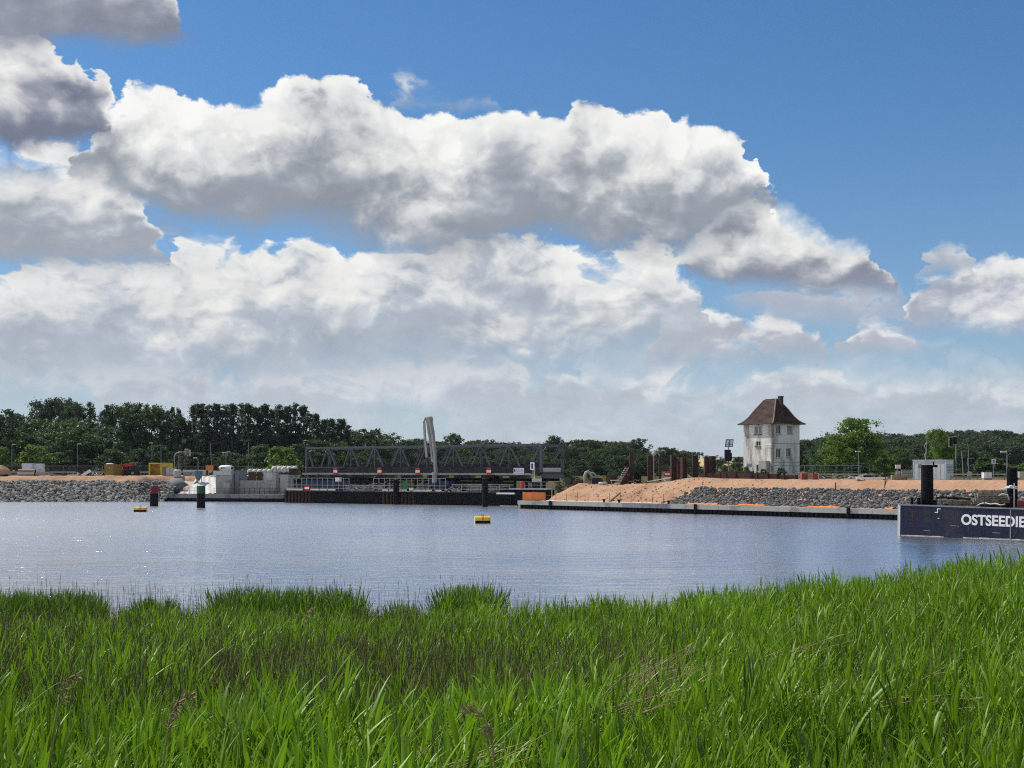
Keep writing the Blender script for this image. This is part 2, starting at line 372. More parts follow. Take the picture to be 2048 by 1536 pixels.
M = dict(
    truss=mat('grey_bridge_steel', (0.072, 0.078, 0.090), 0.55, 0.2, 0.5, (0.050, 0.045, 0.042), 0.45, spec=0.3),
    walkedge=mat('pale_walkway_edge', (0.33, 0.32, 0.29), 0.6, 0.2, 0.8, (0.16, 0.13, 0.10), 0.5),  # paler tone of the walkway edge beam
    black=mat('black_coated_steel', (0.006, 0.0065, 0.009), 0.75, 0.3, 0.8, (0.014, 0.010, 0.008), 0.5, spec=0.06),
    sheet=mat('sheet_pile_steel', (0.022, 0.014, 0.013), 0.75, 0.35, 0.9, (0.045, 0.022, 0.015), 0.6, streak=True, spec=0.1),
    rust=mat('rusty_steel', (0.055, 0.025, 0.018), 0.85, 0.35, 0.7, (0.022, 0.014, 0.012), 0.55, bump=0.01, streak=True),
    rustred=mat('red_brown_steel', (0.27, 0.045, 0.022), 0.7, 0.2, 1.0, (0.13, 0.03, 0.02), 0.4),
    concrete=mat('grey_concrete', (0.28, 0.277, 0.265), 0.85, 0.12, 0.5, (0.17, 0.17, 0.165), 0.55),
    concdark=mat('dark_grey_concrete', (0.16, 0.165, 0.175), 0.8, 0.2, 0.5, (0.09, 0.095, 0.105), 0.5),  # darker grey tone, shared by walls, hull and spoil
    concpale=mat('pale_concrete', (0.42, 0.41, 0.385), 0.85, 0.12, 0.6, (0.36, 0.35, 0.33), 0.45),
    wood=mat('weathered_timber', (0.26, 0.215, 0.15), 0.85, 0.25, 1.2, (0.13, 0.10, 0.07), 0.5, island=0.2),
    paleboard=mat('pale_boards', (0.58, 0.55, 0.49), 0.8, 0.15, 1.0, (0.40, 0.36, 0.30), 0.4),
    white=mat('white_paint', (0.72, 0.73, 0.74), 0.5, 0.08, 0.8, (0.55, 0.56, 0.57), 0.35, streak=True),
    bluewhite=mat('bluish_white_panel', (0.60, 0.66, 0.74), 0.5, 0.08, 0.8, (0.48, 0.53, 0.60), 0.35, streak=True),
    tarp=mat('white_tarpaulin', (0.50, 0.49, 0.46), 0.6, 0.1, 0.8, (0.6, 0.58, 0.53), 0.4, bump=0.03, bscale=3.0),
    yellow=mat('yellow_paint', (0.56, 0.44, 0.02), 0.5, 0.15, 0.8, (0.42, 0.31, 0.02), 0.4, streak=True),
    ochre=mat('ochre_lining', (0.50, 0.30, 0.05), 0.8, 0.2, 0.8, (0.34, 0.20, 0.04), 0.5),
    olive=mat('olive_paint', (0.20, 0.155, 0.035), 0.6, 0.25, 0.8, (0.13, 0.10, 0.03), 0.5, streak=True),
    red=mat('red_paint', (0.50, 0.028, 0.022), 0.4, 0.15, 1.0, (0.30, 0.02, 0.018), 0.3),
    buoy=mat('yellow_buoy_paint', (0.62, 0.47, 0.06), 0.6, 0.2, 2.0, (0.34, 0.28, 0.08), 0.5),
    orange=mat('orange_plastic', (0.58, 0.18, 0.04), 0.7, 0.15, 1.2, (0.60, 0.15, 0.03), 0.4),
    darkred=mat('dark_red_paint', (0.13, 0.008, 0.010), 0.5, 0.2, 1.0, (0.10, 0.01, 0.012), 0.5, streak=True),
    green=mat('dark_green_paint', (0.006, 0.058, 0.022), 0.5, 0.2, 1.0, (0.008, 0.05, 0.025), 0.5, streak=True),
    teal=mat('green_sheet', (0.02, 0.17, 0.085), 0.7, 0.2, 1.5, None, 0.4),
    petrol=mat('blue_green_machine_paint', (0.06, 0.15, 0.16), 0.5, 0.2, 1.5, None, 0.4),
    grey=mat('galvanised_grey', (0.26, 0.275, 0.285), 0.45, 0.15, 1.5, (0.18, 0.185, 0.19), 0.4, metal=0.3),
    boom=mat('pale_grey_boom_paint', (0.27, 0.267, 0.245), 0.55, 0.15, 1.0, (0.24, 0.23, 0.2), 0.45),
    darkgrey=mat('dark_grey_steel', (0.032, 0.034, 0.040), 0.65, 0.25, 1.2, None, 0.5, spec=0.12),
    navy=mat('navy_hull_paint', (0.010, 0.013, 0.034), 0.5, 0.3, 0.35, (0.022, 0.025, 0.038), 0.6, streak=True, spec=0.15),
    litend_scrape=mat('sunlit_hull_end_and_scrapes', (0.24, 0.255, 0.27), 0.5, 0.15, 0.8, (0.28, 0.28, 0.28), 0.4, streak=True),  # sunlit grey put into the bow plate's colour; also worn scrapes
    letter=mat('white_hull_lettering', (0.62, 0.63, 0.64), 0.6, 0.12, 2.0, (0.45, 0.46, 0.47), 0.4),
    plaster=mat('weathered_white_plaster', (0.70, 0.69, 0.65), 0.9, 0.12, 0.6, (0.27, 0.26, 0.24), 0.80, streak=True),
    plastergrey=mat('bare_grey_plaster', (0.36, 0.355, 0.335), 0.9, 0.15, 0.8, (0.22, 0.215, 0.20), 0.6),
    tile=mat('red_brown_roof_tiles', (0.046, 0.026, 0.020), 0.85, 0.3, 0.6, (0.026, 0.019, 0.017), 0.55, bump=0.02, bscale=16, island=0.12),
    ridge=mat('pale_ridge_tiles', (0.26, 0.16, 0.12), 0.8, 0.2, 2.0),
    brick=mat('dark_chimney_brick', (0.065, 0.050, 0.048), 0.9, 0.3, 3.0),
    pane=mat('dark_window_pane', (0.012, 0.013, 0.015), 0.12, 0.1, 1.0, spec=0.6),
    greypane=mat('greyed_window_pane', (0.22, 0.24, 0.27), 0.3, 0.15, 1.5, spec=0.5),
    trunk=mat('bark', (0.075, 0.062, 0.048), 0.95, 0.3, 2.0, None, 0.5, bump=0.03),
    solar=mat('solar_cells', (0.10, 0.105, 0.115), 0.3, 0.2, 2.0, spec=0.6),
    rock=mat('grey_quarry_stone', (0.205, 0.198, 0.185), 0.9, 0.25, 1.2, (0.12, 0.115, 0.108), 0.5, island=0.6),
    rockdark=mat('dark_quarry_stone', (0.11, 0.11, 0.112), 0.9, 0.3, 1.2, (0.09, 0.09, 0.10), 0.5, island=0.6),
    tyre=mat('black_rubber', (0.012, 0.012, 0.013), 0.8, 0.2, 2.0),
    blue=mat('blue_machine_paint', (0.018, 0.030, 0.075), 0.5, 0.25, 1.5, None, 0.4),
    signblue=mat('pale_blue_print', (0.42, 0.50, 0.66), 0.5, 0.1, 2.0),
)

def sand_mat():
    m = bpy.data.materials.new('orange_sand'); m.use_nodes = True; T = NT(m.node_tree); b = T.n['Principled BSDF']
    co = T.new('ShaderNodeNewGeometry').outputs['Position']
    n = T.noise(co, 0.16, 5, 0.6).outputs['Fac']; k = T.noise(co, 2.2, 6, 0.65).outputs['Fac']
    c = T.ramp(n, [(0.3, (0.353, 0.206, 0.126)), (0.5, (0.395, 0.248, 0.16)), (0.62, (0.319, 0.185, 0.113)), (0.75, (0.378, 0.244, 0.16))])
    k2 = T.noise(T.vm('MULTIPLY', co, (1.0, 1.0, 2.5)), 0.7, 5, 0.65, 1.2).outputs['Fac']
    c = T.mix(T.step(k2, 0.58, 0.68, 0.0, 0.45), c, (0.24, 0.145, 0.09)); c = T.mix(T.step(k, 0.62, 0.72), c, (0.16, 0.11, 0.08))
    f = T.step(k, 0.2, 0.8, 0.88, 1.1, 'LINEAR'); c = T.vm('MULTIPLY', c, T.xyz(f, f, f))
    T.put(b.inputs['Base Color'], c); b.inputs['Roughness'].default_value = 0.95; b.inputs['Specular IOR Level'].default_value = 0.1
    bn = T.new('ShaderNodeBump'); bn.inputs['Distance'].default_value = 0.45; bn.inputs['Strength'].default_value = 0.8
    T.put(bn.inputs['Height'], T.noise(co, 0.8, 4, 0.55).outputs['Fac']); T.put(b.inputs['Normal'], bn.outputs[0])
    return m
def palesand_mat():
    return mat('pale_grey_sand', (0.46, 0.40, 0.34), 0.95, 0.15, 0.3, (0.36, 0.29, 0.23), 0.5, bump=0.05, bscale=2)
def soil_mat(name, a, b_, sc=0.3):
    return mat(name, a, 0.95, 0.3, sc, b_, 0.5, bump=0.05, bscale=4)
def ground_mat():
    m = bpy.data.materials.new('grassy_ground'); m.use_nodes = True; T = NT(m.node_tree); b = T.n['Principled BSDF']
    co = T.new('ShaderNodeNewGeometry').outputs['Position']
    n = T.noise(co, 0.03, 6, 0.6).outputs['Fac']
    c = T.ramp(n, [(0.35, (0.050, 0.062, 0.022)), (0.5, (0.075, 0.080, 0.03)), (0.62, (0.13, 0.105, 0.065)), (0.75, (0.06, 0.065, 0.025))])
    x, y, z = T.sep(co)
    fy = T.m('MULTIPLY', T.step(y, 880, 930), T.step(x, 260, 235))        # ripe cornfield on the far rise
    c = T.mix(fy, c, (0.46, 0.36, 0.13))
    T.put(b.inputs['Base Color'], c); b.inputs['Roughness'].default_value = 1.0; b.inputs['Specular IOR Level'].default_value = 0.05
    return m
def water_mat():
    m = bpy.data.materials.new('rippled_water'); m.use_nodes = True; T = NT(m.node_tree); b = T.n['Principled BSDF']
    co = T.new('ShaderNodeNewGeometry').outputs['Position']
    b.inputs['Base Color'].default_value = (0.075, 0.100, 0.122, 1)
    b.inputs['Roughness'].default_value = 0.25; b.inputs['IOR'].default_value = 1.4; b.inputs['Specular IOR Level'].default_value = 0.5
    w = T.noise(T.vm('MULTIPLY', co, (0.5, 1.0, 1.0)), 0.06, 3, 0.55, 0.6).outputs['Fac']
    a = T.noise(T.vm('MULTIPLY', co, (0.5, 1.0, 1.0)), 0.95, 4, 0.6, 0.6).outputs['Fac']
    c = T.noise(T.vm('MULTIPLY', co, (0.6, 1.0, 1.0)), 3.6, 3, 0.55, 0.4).outputs['Fac']
    h = T.m('ADD', T.m('MULTIPLY', a, 0.20), T.m('MULTIPLY', c, 0.036))
    h = T.m('MULTIPLY', h, T.step(w, 0.35, 0.65, 0.6, 1.25))
    bn = T.new('ShaderNodeBump'); bn.inputs['Strength'].default_value = 1.0; bn.inputs['Distance'].default_value = 1.0
    T.put(bn.inputs['Height'], h); T.put(b.inputs['Normal'], bn.outputs[0])
    gl = T.new('ShaderNodeBsdfGlossy'); gl.inputs['Color'].default_value = (0.96, 0.98, 1.0, 1); T.put(gl.inputs['Roughness'], T.step(T.sep(co)[1], 45.0, 140.0, 0.18, 0.235)); T.put(gl.inputs['Normal'], bn.outputs[0])
    mx = T.new('ShaderNodeMixShader'); mx.inputs[0].default_value = 0.93
    T.l.new(b.outputs[0], mx.inputs[1]); T.l.new(gl.outputs[0], mx.inputs[2]); T.l.new(mx.outputs[0], T.n['Material Output'].inputs[0])
    return m
SAND = sand_mat()

def struct(o, label=None): return tag(o, label, None, None, 'structure')
def grid_obj(name, X, Y, Z, m, smooth=True):
    n, k = X.shape
    v = np.stack([X, Y, Z], -1).reshape(-1, 3)
    i = np.arange(n * k).reshape(n, k)
    f = np.stack([i[:-1, :-1], i[:-1, 1:], i[1:, 1:], i[1:, :-1]], -1).reshape(-1, 4)
    me = bpy.data.meshes.new(name); me.from_pydata(v.tolist(), [], f.tolist()); me.update()
    me.materials.append(m)
    if smooth: me.shade_smooth()
    o = bpy.data.objects.new(name, me); COL.objects.link(o); return o
def vnoise(x, y, sc, seed=0):
    """smooth value noise with numpy"""
    x = np.asarray(x, float) * sc + seed * 17.3; y = np.asarray(y, float) * sc - seed * 9.1
    xi, yi = np.floor(x).astype(np.int64), np.floor(y).astype(np.int64); xf, yf = x - xi, y - yi
    def h(a, b):
        n = (a * 374761393 + b * 668265263 + seed * 1442695) & 0xffffffff
        n = ((n ^ (n >> 13)) * 1274126177) & 0xffffffff
        return ((n ^ (n >> 16)) & 0xffff) / 65535.0
    sx, sy = xf * xf * (3 - 2 * xf), yf * yf * (3 - 2 * yf)
    return (h(xi, yi) * (1 - sx) + h(xi + 1, yi) * sx) * (1 - sy) + (h(xi, yi + 1) * (1 - sx) + h(xi + 1, yi + 1) * sx) * sy
def fbm(x, y, sc, oct=4, seed=0):
    s = 0; a = 0.5
    for i in range(oct): s = s + a * (vnoise(x, y, sc * 2 ** i, seed + i) - 0.5); a *= 0.5
    return s
def sst(x, a, b):
    t = np.clip((np.asarray(x, float) - a) / (b - a), 0, 1); return t * t * (3 - 2 * t)

# ---------------------------------------------------------------- the lie of the land
# right quay: a straight line on the water; t runs along it towards the camera side, s inland from it
QA = np.array([0.8, 178.6]); QT = np.array([0.711, -0.703]); QN = np.array([0.703, 0.711])
def quay(t, s): return QA + QT * t + QN * s
def on_quay(px, s):
    """t of the point seen in column px that lies s metres behind the quay edge"""
    u = (px - 1024) / F
    return (u * (QA[1] + QN[1] * s) - QA[0] - QN[0] * s) / (QT[0] - QT[1] * u)
def qpos(px, s):
    p = quay(on_quay(px, s), s); return float(p[0]), float(p[1])
def crest(t): return 3.40 + 0.92 * sst(t, 15.0, 24.5)
LAND = 4.25
def ground_z(X, Y):
    X, Y = np.asarray(X, float), np.asarray(Y, float)
    t = (X - QA[0]) * QT[0] + (Y - QA[1]) * QT[1]; s = (X - QA[0]) * QN[0] + (Y - QA[1]) * QN[1]
    right = sst(s, 6.5, 9.5) * sst(t, 1.0, 6.0)
    left = sst(Y - 9.5 * sst(X, -71.0, -65.0), 221.0, 226.0) * sst(X, -41.0, -50.0)
    back = sst(Y, 262.0, 275.0)
    land = np.maximum(np.maximum(right, left), back)
    z = -2.0 + (LAND - 0.05 + 2.0) * land
    z = np.where((right > left) & (right >= back), -2.0 + (crest(t) - 0.12 + 2.0) * right, z)
    hill = 9.5 * np.exp(-((X - 215) / 110) ** 2 - ((Y - 600) / 140) ** 2) + 9.0 * np.exp(-((X + 70) / 60) ** 2 - ((Y - 760) / 130) ** 2)
    hill = hill + 10.5 * np.exp(-((X - 165) / 70) ** 2 - ((Y - 1050) / 160) ** 2)
    return z + hill * sst(Y, 300, 380) + land * 0.25 * fbm(X, Y, 0.06, 3)
def axis(segs):
    out = [segs[0][0]]
    for a, b, st in segs: out += list(np.linspace(a, b, max(2, int(round((b - a) / st)) + 1))[1:])
    return np.array(out)
gx = axis([(-9000, -1200, 1300), (-1200, -300, 50), (-300, -130, 8), (-130, 130, 2.0), (130, 320, 8), (320, 1200, 50), (1200, 9000, 1300)])
gy = axis([(120, 300, 2.0), (300, 700, 10), (700, 1400, 35), (1400, 12000, 900)])
GX, GY = np.meshgrid(gx, gy)
struct(grid_obj('ground', GX, GY, ground_z(GX, GY), ground_mat()))

# the water, one wide sheet
wm = MB(); wm.add([(-900, 2, 0), (900, 2, 0), (900, 300, 0), (-900, 300, 0)], [(0, 1, 2, 3)])
struct(wm.build('water', water_mat()))

# near bank: falls from the path at the camera to the shore
US = [-0.9, -0.5, 0.0, 0.07, 0.19, 0.30, 0.41, 0.6, 0.9]
ZS = [1.50, 1.55, 1.62, 1.85, 2.42, 3.05, 3.68, 4.2, 4.3]
YS = [38, 37.5, 37, 36, 34, 32, 30, 29, 28]
def canopy(u, Y):
    zs, ys = np.interp(u, US, ZS), np.interp(u, US, YS)
    k = np.clip((Y - 4.0) / (ys - 4.0), -2.0, 1.0)
    return 4.46 + (zs - 4.46) * np.where(k > 0, k ** 0.92, k * 0.4), ys
REED = 1.12
def bank_z(u, Y):
    zc, ys = canopy(u, Y)
    g = zc - REED
    over = np.clip(Y - ys, 0, 30)
    return g - over * 0.42 - 0.5 * sst(over, 0, 2.0)
u_ = np.linspace(-1.1, 1.1, 89); Y_ = axis([(1.2, 6, 0.6), (6, 48, 1.0)])
UU, YY = np.meshgrid(u_, Y_)
BZ = bank_z(UU, YY) + 0.10 * fbm(UU * YY, YY, 0.7, 3, 5)
struct(grid_obj('near_bank', UU * np.maximum(YY, 5.0), YY, BZ, soil_mat('damp_reed_soil', (0.055, 0.05, 0.022), (0.10, 0.085, 0.05), 1.2)))
p0 = MB(); p0.add([(-14, -12, 3.30), (14, -12, 3.30), (14, 1.4, 3.34), (-14, 1.4, 3.34)], [(0, 1, 2, 3)])
struct(p0.build('footpath', soil_mat('trodden_earth', (0.16, 0.12, 0.08), (0.10, 0.08, 0.05))))

# ---------------------------------------------------------------- sand banks
tt = axis([(1.5, 90, 0.55), (90, 130, 2.0)]); ss = axis([(0.9, 9.0, 0.35), (9.0, 16.0, 1.0)])
TT, SS = np.meshgrid(tt, ss)
def sand_z(T_, S_):
    cr = crest(T_)
    k = sst(S_, 1.6, 8.6) * 0.55 + np.clip((S_ - 1.6) / 6.6, 0, 1) * 0.45
    z = 1.12 + (cr - 1.12) * k
    z = z - (z + 0.6) * (1 - sst(T_ - 0.55 * np.maximum(0, 3.0 - S_), 1.2, 3.8))
    lump = 0.75 * fbm(T_, S_, 0.6, 5, 3) * sst(S_, 1.8, 3.0) * (0.25 + sst(T_, 28, 12))
    mound = 0.30 * np.exp(-((T_ - 25) / 3.0) ** 2) * sst(S_, 5, 8)
    return z + lump + mound * 0.6
SZ = sand_z(TT, SS)
o = struct(grid_obj('sand_embankment', QA[0] + QT[0] * TT + QN[0] * SS, QA[1] + QT[1] * TT + QN[1] * SS, SZ, SAND))
lx = axis([(-190, -110, 2.5), (-110, -55, 0.7)]); ly = axis([(219.0, 228.0, 0.4), (228, 246, 1.5)])
LX, LY = np.meshgrid(lx, ly)
LZ = -0.4 + (LAND + 0.12 + 0.4) * (0.5 * sst(LY, 216.5, 226.0) + 0.5 * np.clip((LY - 216.5) / 9.0, 0, 1))
LZ = LZ - (LZ + 0.8) * sst(LX + 0.2 * (226 - LY), -66.5, -63.0) * (1 - sst(LY, 226, 231)) + 0.35 * fbm(LX, LY, 0.4, 4, 8)
struct(grid_obj('sand_shore', LX, LY, LZ, SAND))
# pale worn sand in front of the yellow container
px_ = np.linspace(-69, -50, 40); py_ = np.linspace(222.5, 244, 40)
PX, PY = np.meshgrid(px_, py_)
PZ = 1.3 + (LAND + 0.16 - 1.3) * sst(PY, 222.5, 234) + 0.3 * fbm(PX, PY, 0.5, 4, 2)
struct(grid_obj('pale_sand_ramp', PX, PY, PZ, palesand_mat()))

# riprap: quarry stones heaped on the lower slopes
ico = bmesh.new(); bmesh.ops.create_icosphere(ico, subdivisions=1, radius=1.0)
IV = np.array([v.co[:] for v in ico.verts]); IF = np.array([[v.index for v in f.verts] for f in ico.faces]); ico.free()
def riprap(name, label, P, size, m, seed):
    r = np.random.default_rng(seed); n = len(P)
    V = IV[None] * (1 + r.uniform(-0.28, 0.28, (n, len(IV), 1)))
    V = V * (size[:, None, None] * np.stack([r.uniform(0.7, 1.35, n), r.uniform(0.7, 1.2, n), r.uniform(0.45, 0.85, n)], -1)[:, None])
    a, b = r.uniform(0, 2 * PI, n), r.uniform(-0.7, 0.7, n)
    ca, sa, cb, sb = np.cos(a), np.sin(a), np.cos(b), np.sin(b)
    R = np.zeros((n, 3, 3)); R[:, 0, 0] = ca; R[:, 0, 1] = -sa * cb; R[:, 0, 2] = sa * sb; R[:, 1, 0] = sa; R[:, 1, 1] = ca * cb; R[:, 1, 2] = -ca * sb; R[:, 2, 1] = sb; R[:, 2, 2] = cb
    V = np.einsum('nij,nkj->nki', R, V) + P[:, None]
    Fc = (IF[None] + (np.arange(n) * len(IV))[:, None, None]).reshape(-1, 3)
    me = bpy.data.meshes.new(name); me.from_pydata(V.reshape(-1, 3).tolist(), [], Fc.tolist()); me.update(); me.materials.append(m)
    o = bpy.data.objects.new(name, me); COL.objects.link(o); return tag(o, label, 'rocks', None, 'stuff')
n = 8000
X = NPR.uniform(-130, -60.5, n); k = NPR.uniform(0, 1, n) ** 0.9; Y = 216.0 + k * 7.4
edge = np.clip((X + 65.5) / 5.0, 0, 1); Y = Y + edge * 4.5 * k
Z = -0.25 + 3.75 * k + 0.2 * fbm(X, Y, 0.5) * 2
riprap('riprap_stones', 'pale grey quarry stones heaped along the left shore', np.stack([X, Y, Z], -1), 0.12 + 0.34 * NPR.uniform(0, 1, n) ** 2.4, M['rock'], 1)
n = 12500
t = NPR.uniform(23.0, 120, n); k = NPR.uniform(0, 1, n); s = 1.8 + k * 4.0
keep = t > 25.6 + (k * 2.6 - 0.6) + NPR.normal(0, 0.4, n)
t, s = t[keep], s[keep]
P = np.stack([QA[0] + QT[0] * t + QN[0] * s, QA[1] + QT[1] * t + QN[1] * s, sand_z(t, s) + 0.04], -1)
riprap('riprap_stones', 'dark grey quarry stones on the slope below the sand, right shore', P, 0.09 + 0.20 * NPR.uniform(0, 1, len(t)) ** 2.2, M['rockdark'], 2)

n = 520
t = NPR.normal(22, 9, n); s = NPR.uniform(2.2, 8.6, n); keep = (t > 5) & (t < 60); t, s = t[keep], s[keep]
riprap('sand_clods', 'small dark clods and stones strewn over the right sand slope', np.stack([QA[0] + QT[0] * t + QN[0] * s, QA[1] + QT[1] * t + QN[1] * s, sand_z(t, s) + .02], -1), 0.03 + 0.13 * NPR.uniform(0, 1, len(t)) ** 3, soil_mat('dry_clods', (0.17, 0.11, 0.07), (0.10, 0.075, 0.055)), 3)

# capping beam of the right quay on its dark sheet piles, block by block
q = thing('quay_wall', 'grey concrete quay beam on black sheet piles below the sand bank', 'quay wall', (QA[0], QA[1], 0), math.atan2(QT[1], QT[0]))
tcur = 0.0; i = 0
while tcur < 110:
    L = 4.0 + RND.uniform(-0.4, 0.6); zt = 1.15 + RND.uniform(-0.012, 0.012)
    MB().lo((tcur + 0.012, -0.02 + RND.uniform(-0.01, 0.01), 0.58), (tcur + L - 0.012, 1.1, zt)).build('concrete_block', M['concdark'] if 16 < tcur < 24 else M['concrete'], q)
    tcur += L; i += 1
pm = MB()
pw = 0.62
pm.add([(x, y, z) for x, y in ((0, 0.30), (0.13, 0.12), (0.43, 0.12), (0.56, 0.30), (0.62, 0.30)) for z in (-2.5, 0.575)],
       [(2 * k, 2 * k + 2, 2 * k + 3, 2 * k + 1) for k in range(4)])
pme = pm.mesh('sheet_pile', M['black'])
for k in range(175): share(pme, 'sheet_pile', q, (0.3 + k * pw, 0.0, 0))
for tb in (on_quay(1102, 0), on_quay(1392, 0), on_quay(1698, 0)):
    f = MB().box((tb, -0.16, 0.75), (0.34, 0.22, 0.95)); f.box((tb, -0.16, 0.2), (0.12, 0.3, 1.2)); f.build('ladder_fender', M['black'], q)
MB().box((0.2, 0.4, 0.62), (0.4, 0.5, 1.0)).build('end_block', M['concrete'], q)
# orange ground mesh along the foot of the slope, crumpled
n = 260; tf = np.linspace(24.5, 112, n); v = []
for a in tf:
    w0, w1 = 1.15 + RND.uniform(-0.1, 0.1), 1.55 + RND.uniform(-0.2, 0.2)
    v.append((a, w0, 1.17 + RND.uniform(0, 0.03))); v.append((a, (w0 + w1) / 2, 1.22 + RND.uniform(0, 0.14))); v.append((a, w1, 1.24 + RND.uniform(0, 0.16)))
gm = thing('orange_ground_mesh', 'crumpled orange ground mesh along the foot of the dark stones', 'ground mesh', (QA[0], QA[1], 0), math.atan2(QT[1], QT[0]))
run = []
for k in range(n):
    if vnoise(k, 0, .21, 3) > .45 and k < n - 1: run.append(k); continue
    if len(run) > 2:
        om = MB(); om.v = [p for k_ in run for p in v[3 * k_:3 * k_ + 3]]
        om.f = [(3 * i_ + j, 3 * i_ + j + 1, 3 * i_ + j + 4, 3 * i_ + j + 3) for i_ in range(len(run) - 1) for j in (0, 1)]; om.build('mesh_strip', M['orange'], gm, True)
    run = []
n = 60; tf = np.linspace(3.5, 24.5, n); v = []
for a in tf: v += [(a, 0.95 + RND.uniform(-.05, .1), 1.165 + RND.uniform(0, .02)), (a, 1.4 + RND.uniform(-.1, .2), 1.2 + RND.uniform(0, .08))]
om = MB(); om.add(v, [(2 * k, 2 * k + 1, 2 * k + 3, 2 * k + 2) for k in range(n - 1)])
tag(om.build('sand_edging_strip', M['paleboard'], None, True, (QA[0], QA[1], 0), (0, 0, math.atan2(QT[1], QT[0]))), 'pale fleece strip between quay beam and orange sand', 'fleece')

# ---------------------------------------------------------------- instancing for uncountable growth
def scatter(name, label, cat, P, R, S, I, protos):
    col = bpy.data.collections.new(name + '_kinds')
    for p in protos: col.objects.link(p)
    me = bpy.data.meshes.new(name); me.from_pydata(np.asarray(P).tolist(), [], [])
    a = me.attributes.new('rot', 'FLOAT_VECTOR', 'POINT'); a.data.foreach_set('vector', np.asarray(R, np.float32).ravel())
    a = me.attributes.new('scl', 'FLOAT_VECTOR', 'POINT'); a.data.foreach_set('vector', np.asarray(S, np.float32).ravel())
    a = me.attributes.new('idx', 'INT', 'POINT'); a.data.foreach_set('value', np.asarray(I, np.int32))
    o = bpy.data.objects.new(name, me); COL.objects.link(o)
    g = bpy.data.node_groups.new(name, 'GeometryNodeTree')
    g.interface.new_socket('Geometry', in_out='INPUT', socket_type='NodeSocketGeometry')
    g.interface.new_socket('Geometry', in_out='OUTPUT', socket_type='NodeSocketGeometry')
    T = NT(g); gi = T.new('NodeGroupInput'); go = T.new('NodeGroupOutput')
    ci = T.new('GeometryNodeCollectionInfo'); ci.inputs['Collection'].default_value = col
    ci.inputs['Separate Children'].default_value = True; ci.inputs['Reset Children'].default_value = True
    def attr(n, t):
        k = T.new('GeometryNodeInputNamedAttribute', data_type=t); k.inputs['Name'].default_value = n; return k.outputs['Attribute']
    ip = T.new('GeometryNodeInstanceOnPoints'); ip.inputs['Pick Instance'].default_value = True
    er = T.new('FunctionNodeEulerToRotation'); T.l.new(attr('rot', 'FLOAT_VECTOR'), er.inputs[0])
    T.l.new(gi.outputs[0], ip.inputs['Points']); T.l.new(ci.outputs[0], ip.inputs['Instance'])
    T.l.new(attr('idx', 'INT'), ip.inputs['Instance Index']); T.l.new(er.outputs[0], ip.inputs['Rotation'])
    T.l.new(attr('scl', 'FLOAT_VECTOR'), ip.inputs['Scale']); T.l.new(ip.outputs[0], go.inputs[0])
    md = o.modifiers.new('scatter', 'NODES'); md.node_group = g
    return tag(o, label, cat, None, 'stuff')
def proto(mb, name, m, smooth=True):
    me = mb.mesh(name, None, smooth)
    for k in (m if isinstance(m, (list, tuple)) else [m]): me.materials.append(k)
    return bpy.data.objects.new(name, me)

# ---------------------------------------------------------------- trees
LEAF = [leaf_mat('leaf_dark_green', (0.019, 0.042, 0.014), (0.055, 0.090, 0.026), 0.36, 0.6),
        leaf_mat('leaf_mid_green', (0.026, 0.058, 0.014), (0.070, 0.115, 0.028), 0.35, 0.6),
        leaf_mat('leaf_fresh_green', (0.060, 0.120, 0.014), (0.150, 0.225, 0.030), 0.45, 0.55),
        leaf_mat('leaf_grey_green', (0.030, 0.050, 0.026), (0.070, 0.095, 0.050), 0.3, 0.6)]
def leaves(centres, radii, per, size, rng, squash=0.8):
    """leaf-sized quads through the volume of many clumps"""
    n = len(centres) * per
    c = np.repeat(centres, per, 0); r = np.repeat(radii, per, 0)
    d = rng.normal(size=(n, 3)); d /= np.linalg.norm(d, axis=1, keepdims=True)
    rad = rng.uniform(0, 1, n) ** 0.6 * rng.uniform(.75, 1.35, n)
    p = c + d * (rad * r)[:, None] * np.array([1, 1, squash])
    nrm = d * 0.6 + rng.normal(size=(n, 3)) * 0.55 + np.array([0, 0, 0.35]); nrm /= np.linalg.norm(nrm, axis=1, keepdims=True)
    a = np.cross(nrm, rng.normal(size=(n, 3))); a /= np.linalg.norm(a, axis=1, keepdims=True); b = np.cross(nrm, a)
    s = size * rng.uniform(0.6, 1.5, n)[:, None]
    q = np.stack([p - a * s * 0.5, p + b * s * 0.32, p + a * s * 0.5, p - b * s * 0.32], 1)
    return q.reshape(-1, 3), np.arange(n * 4).reshape(-1, 4)
def crown_mesh(name, centres, radii, per, size, m, seed):
    v, f = leaves(np.array(centres), np.array(radii), per, size, np.random.default_rng(seed))
    me = bpy.data.meshes.new(name); me.from_pydata(v.tolist(), [], f.tolist()); me.update(); me.materials.append(m)
    return me
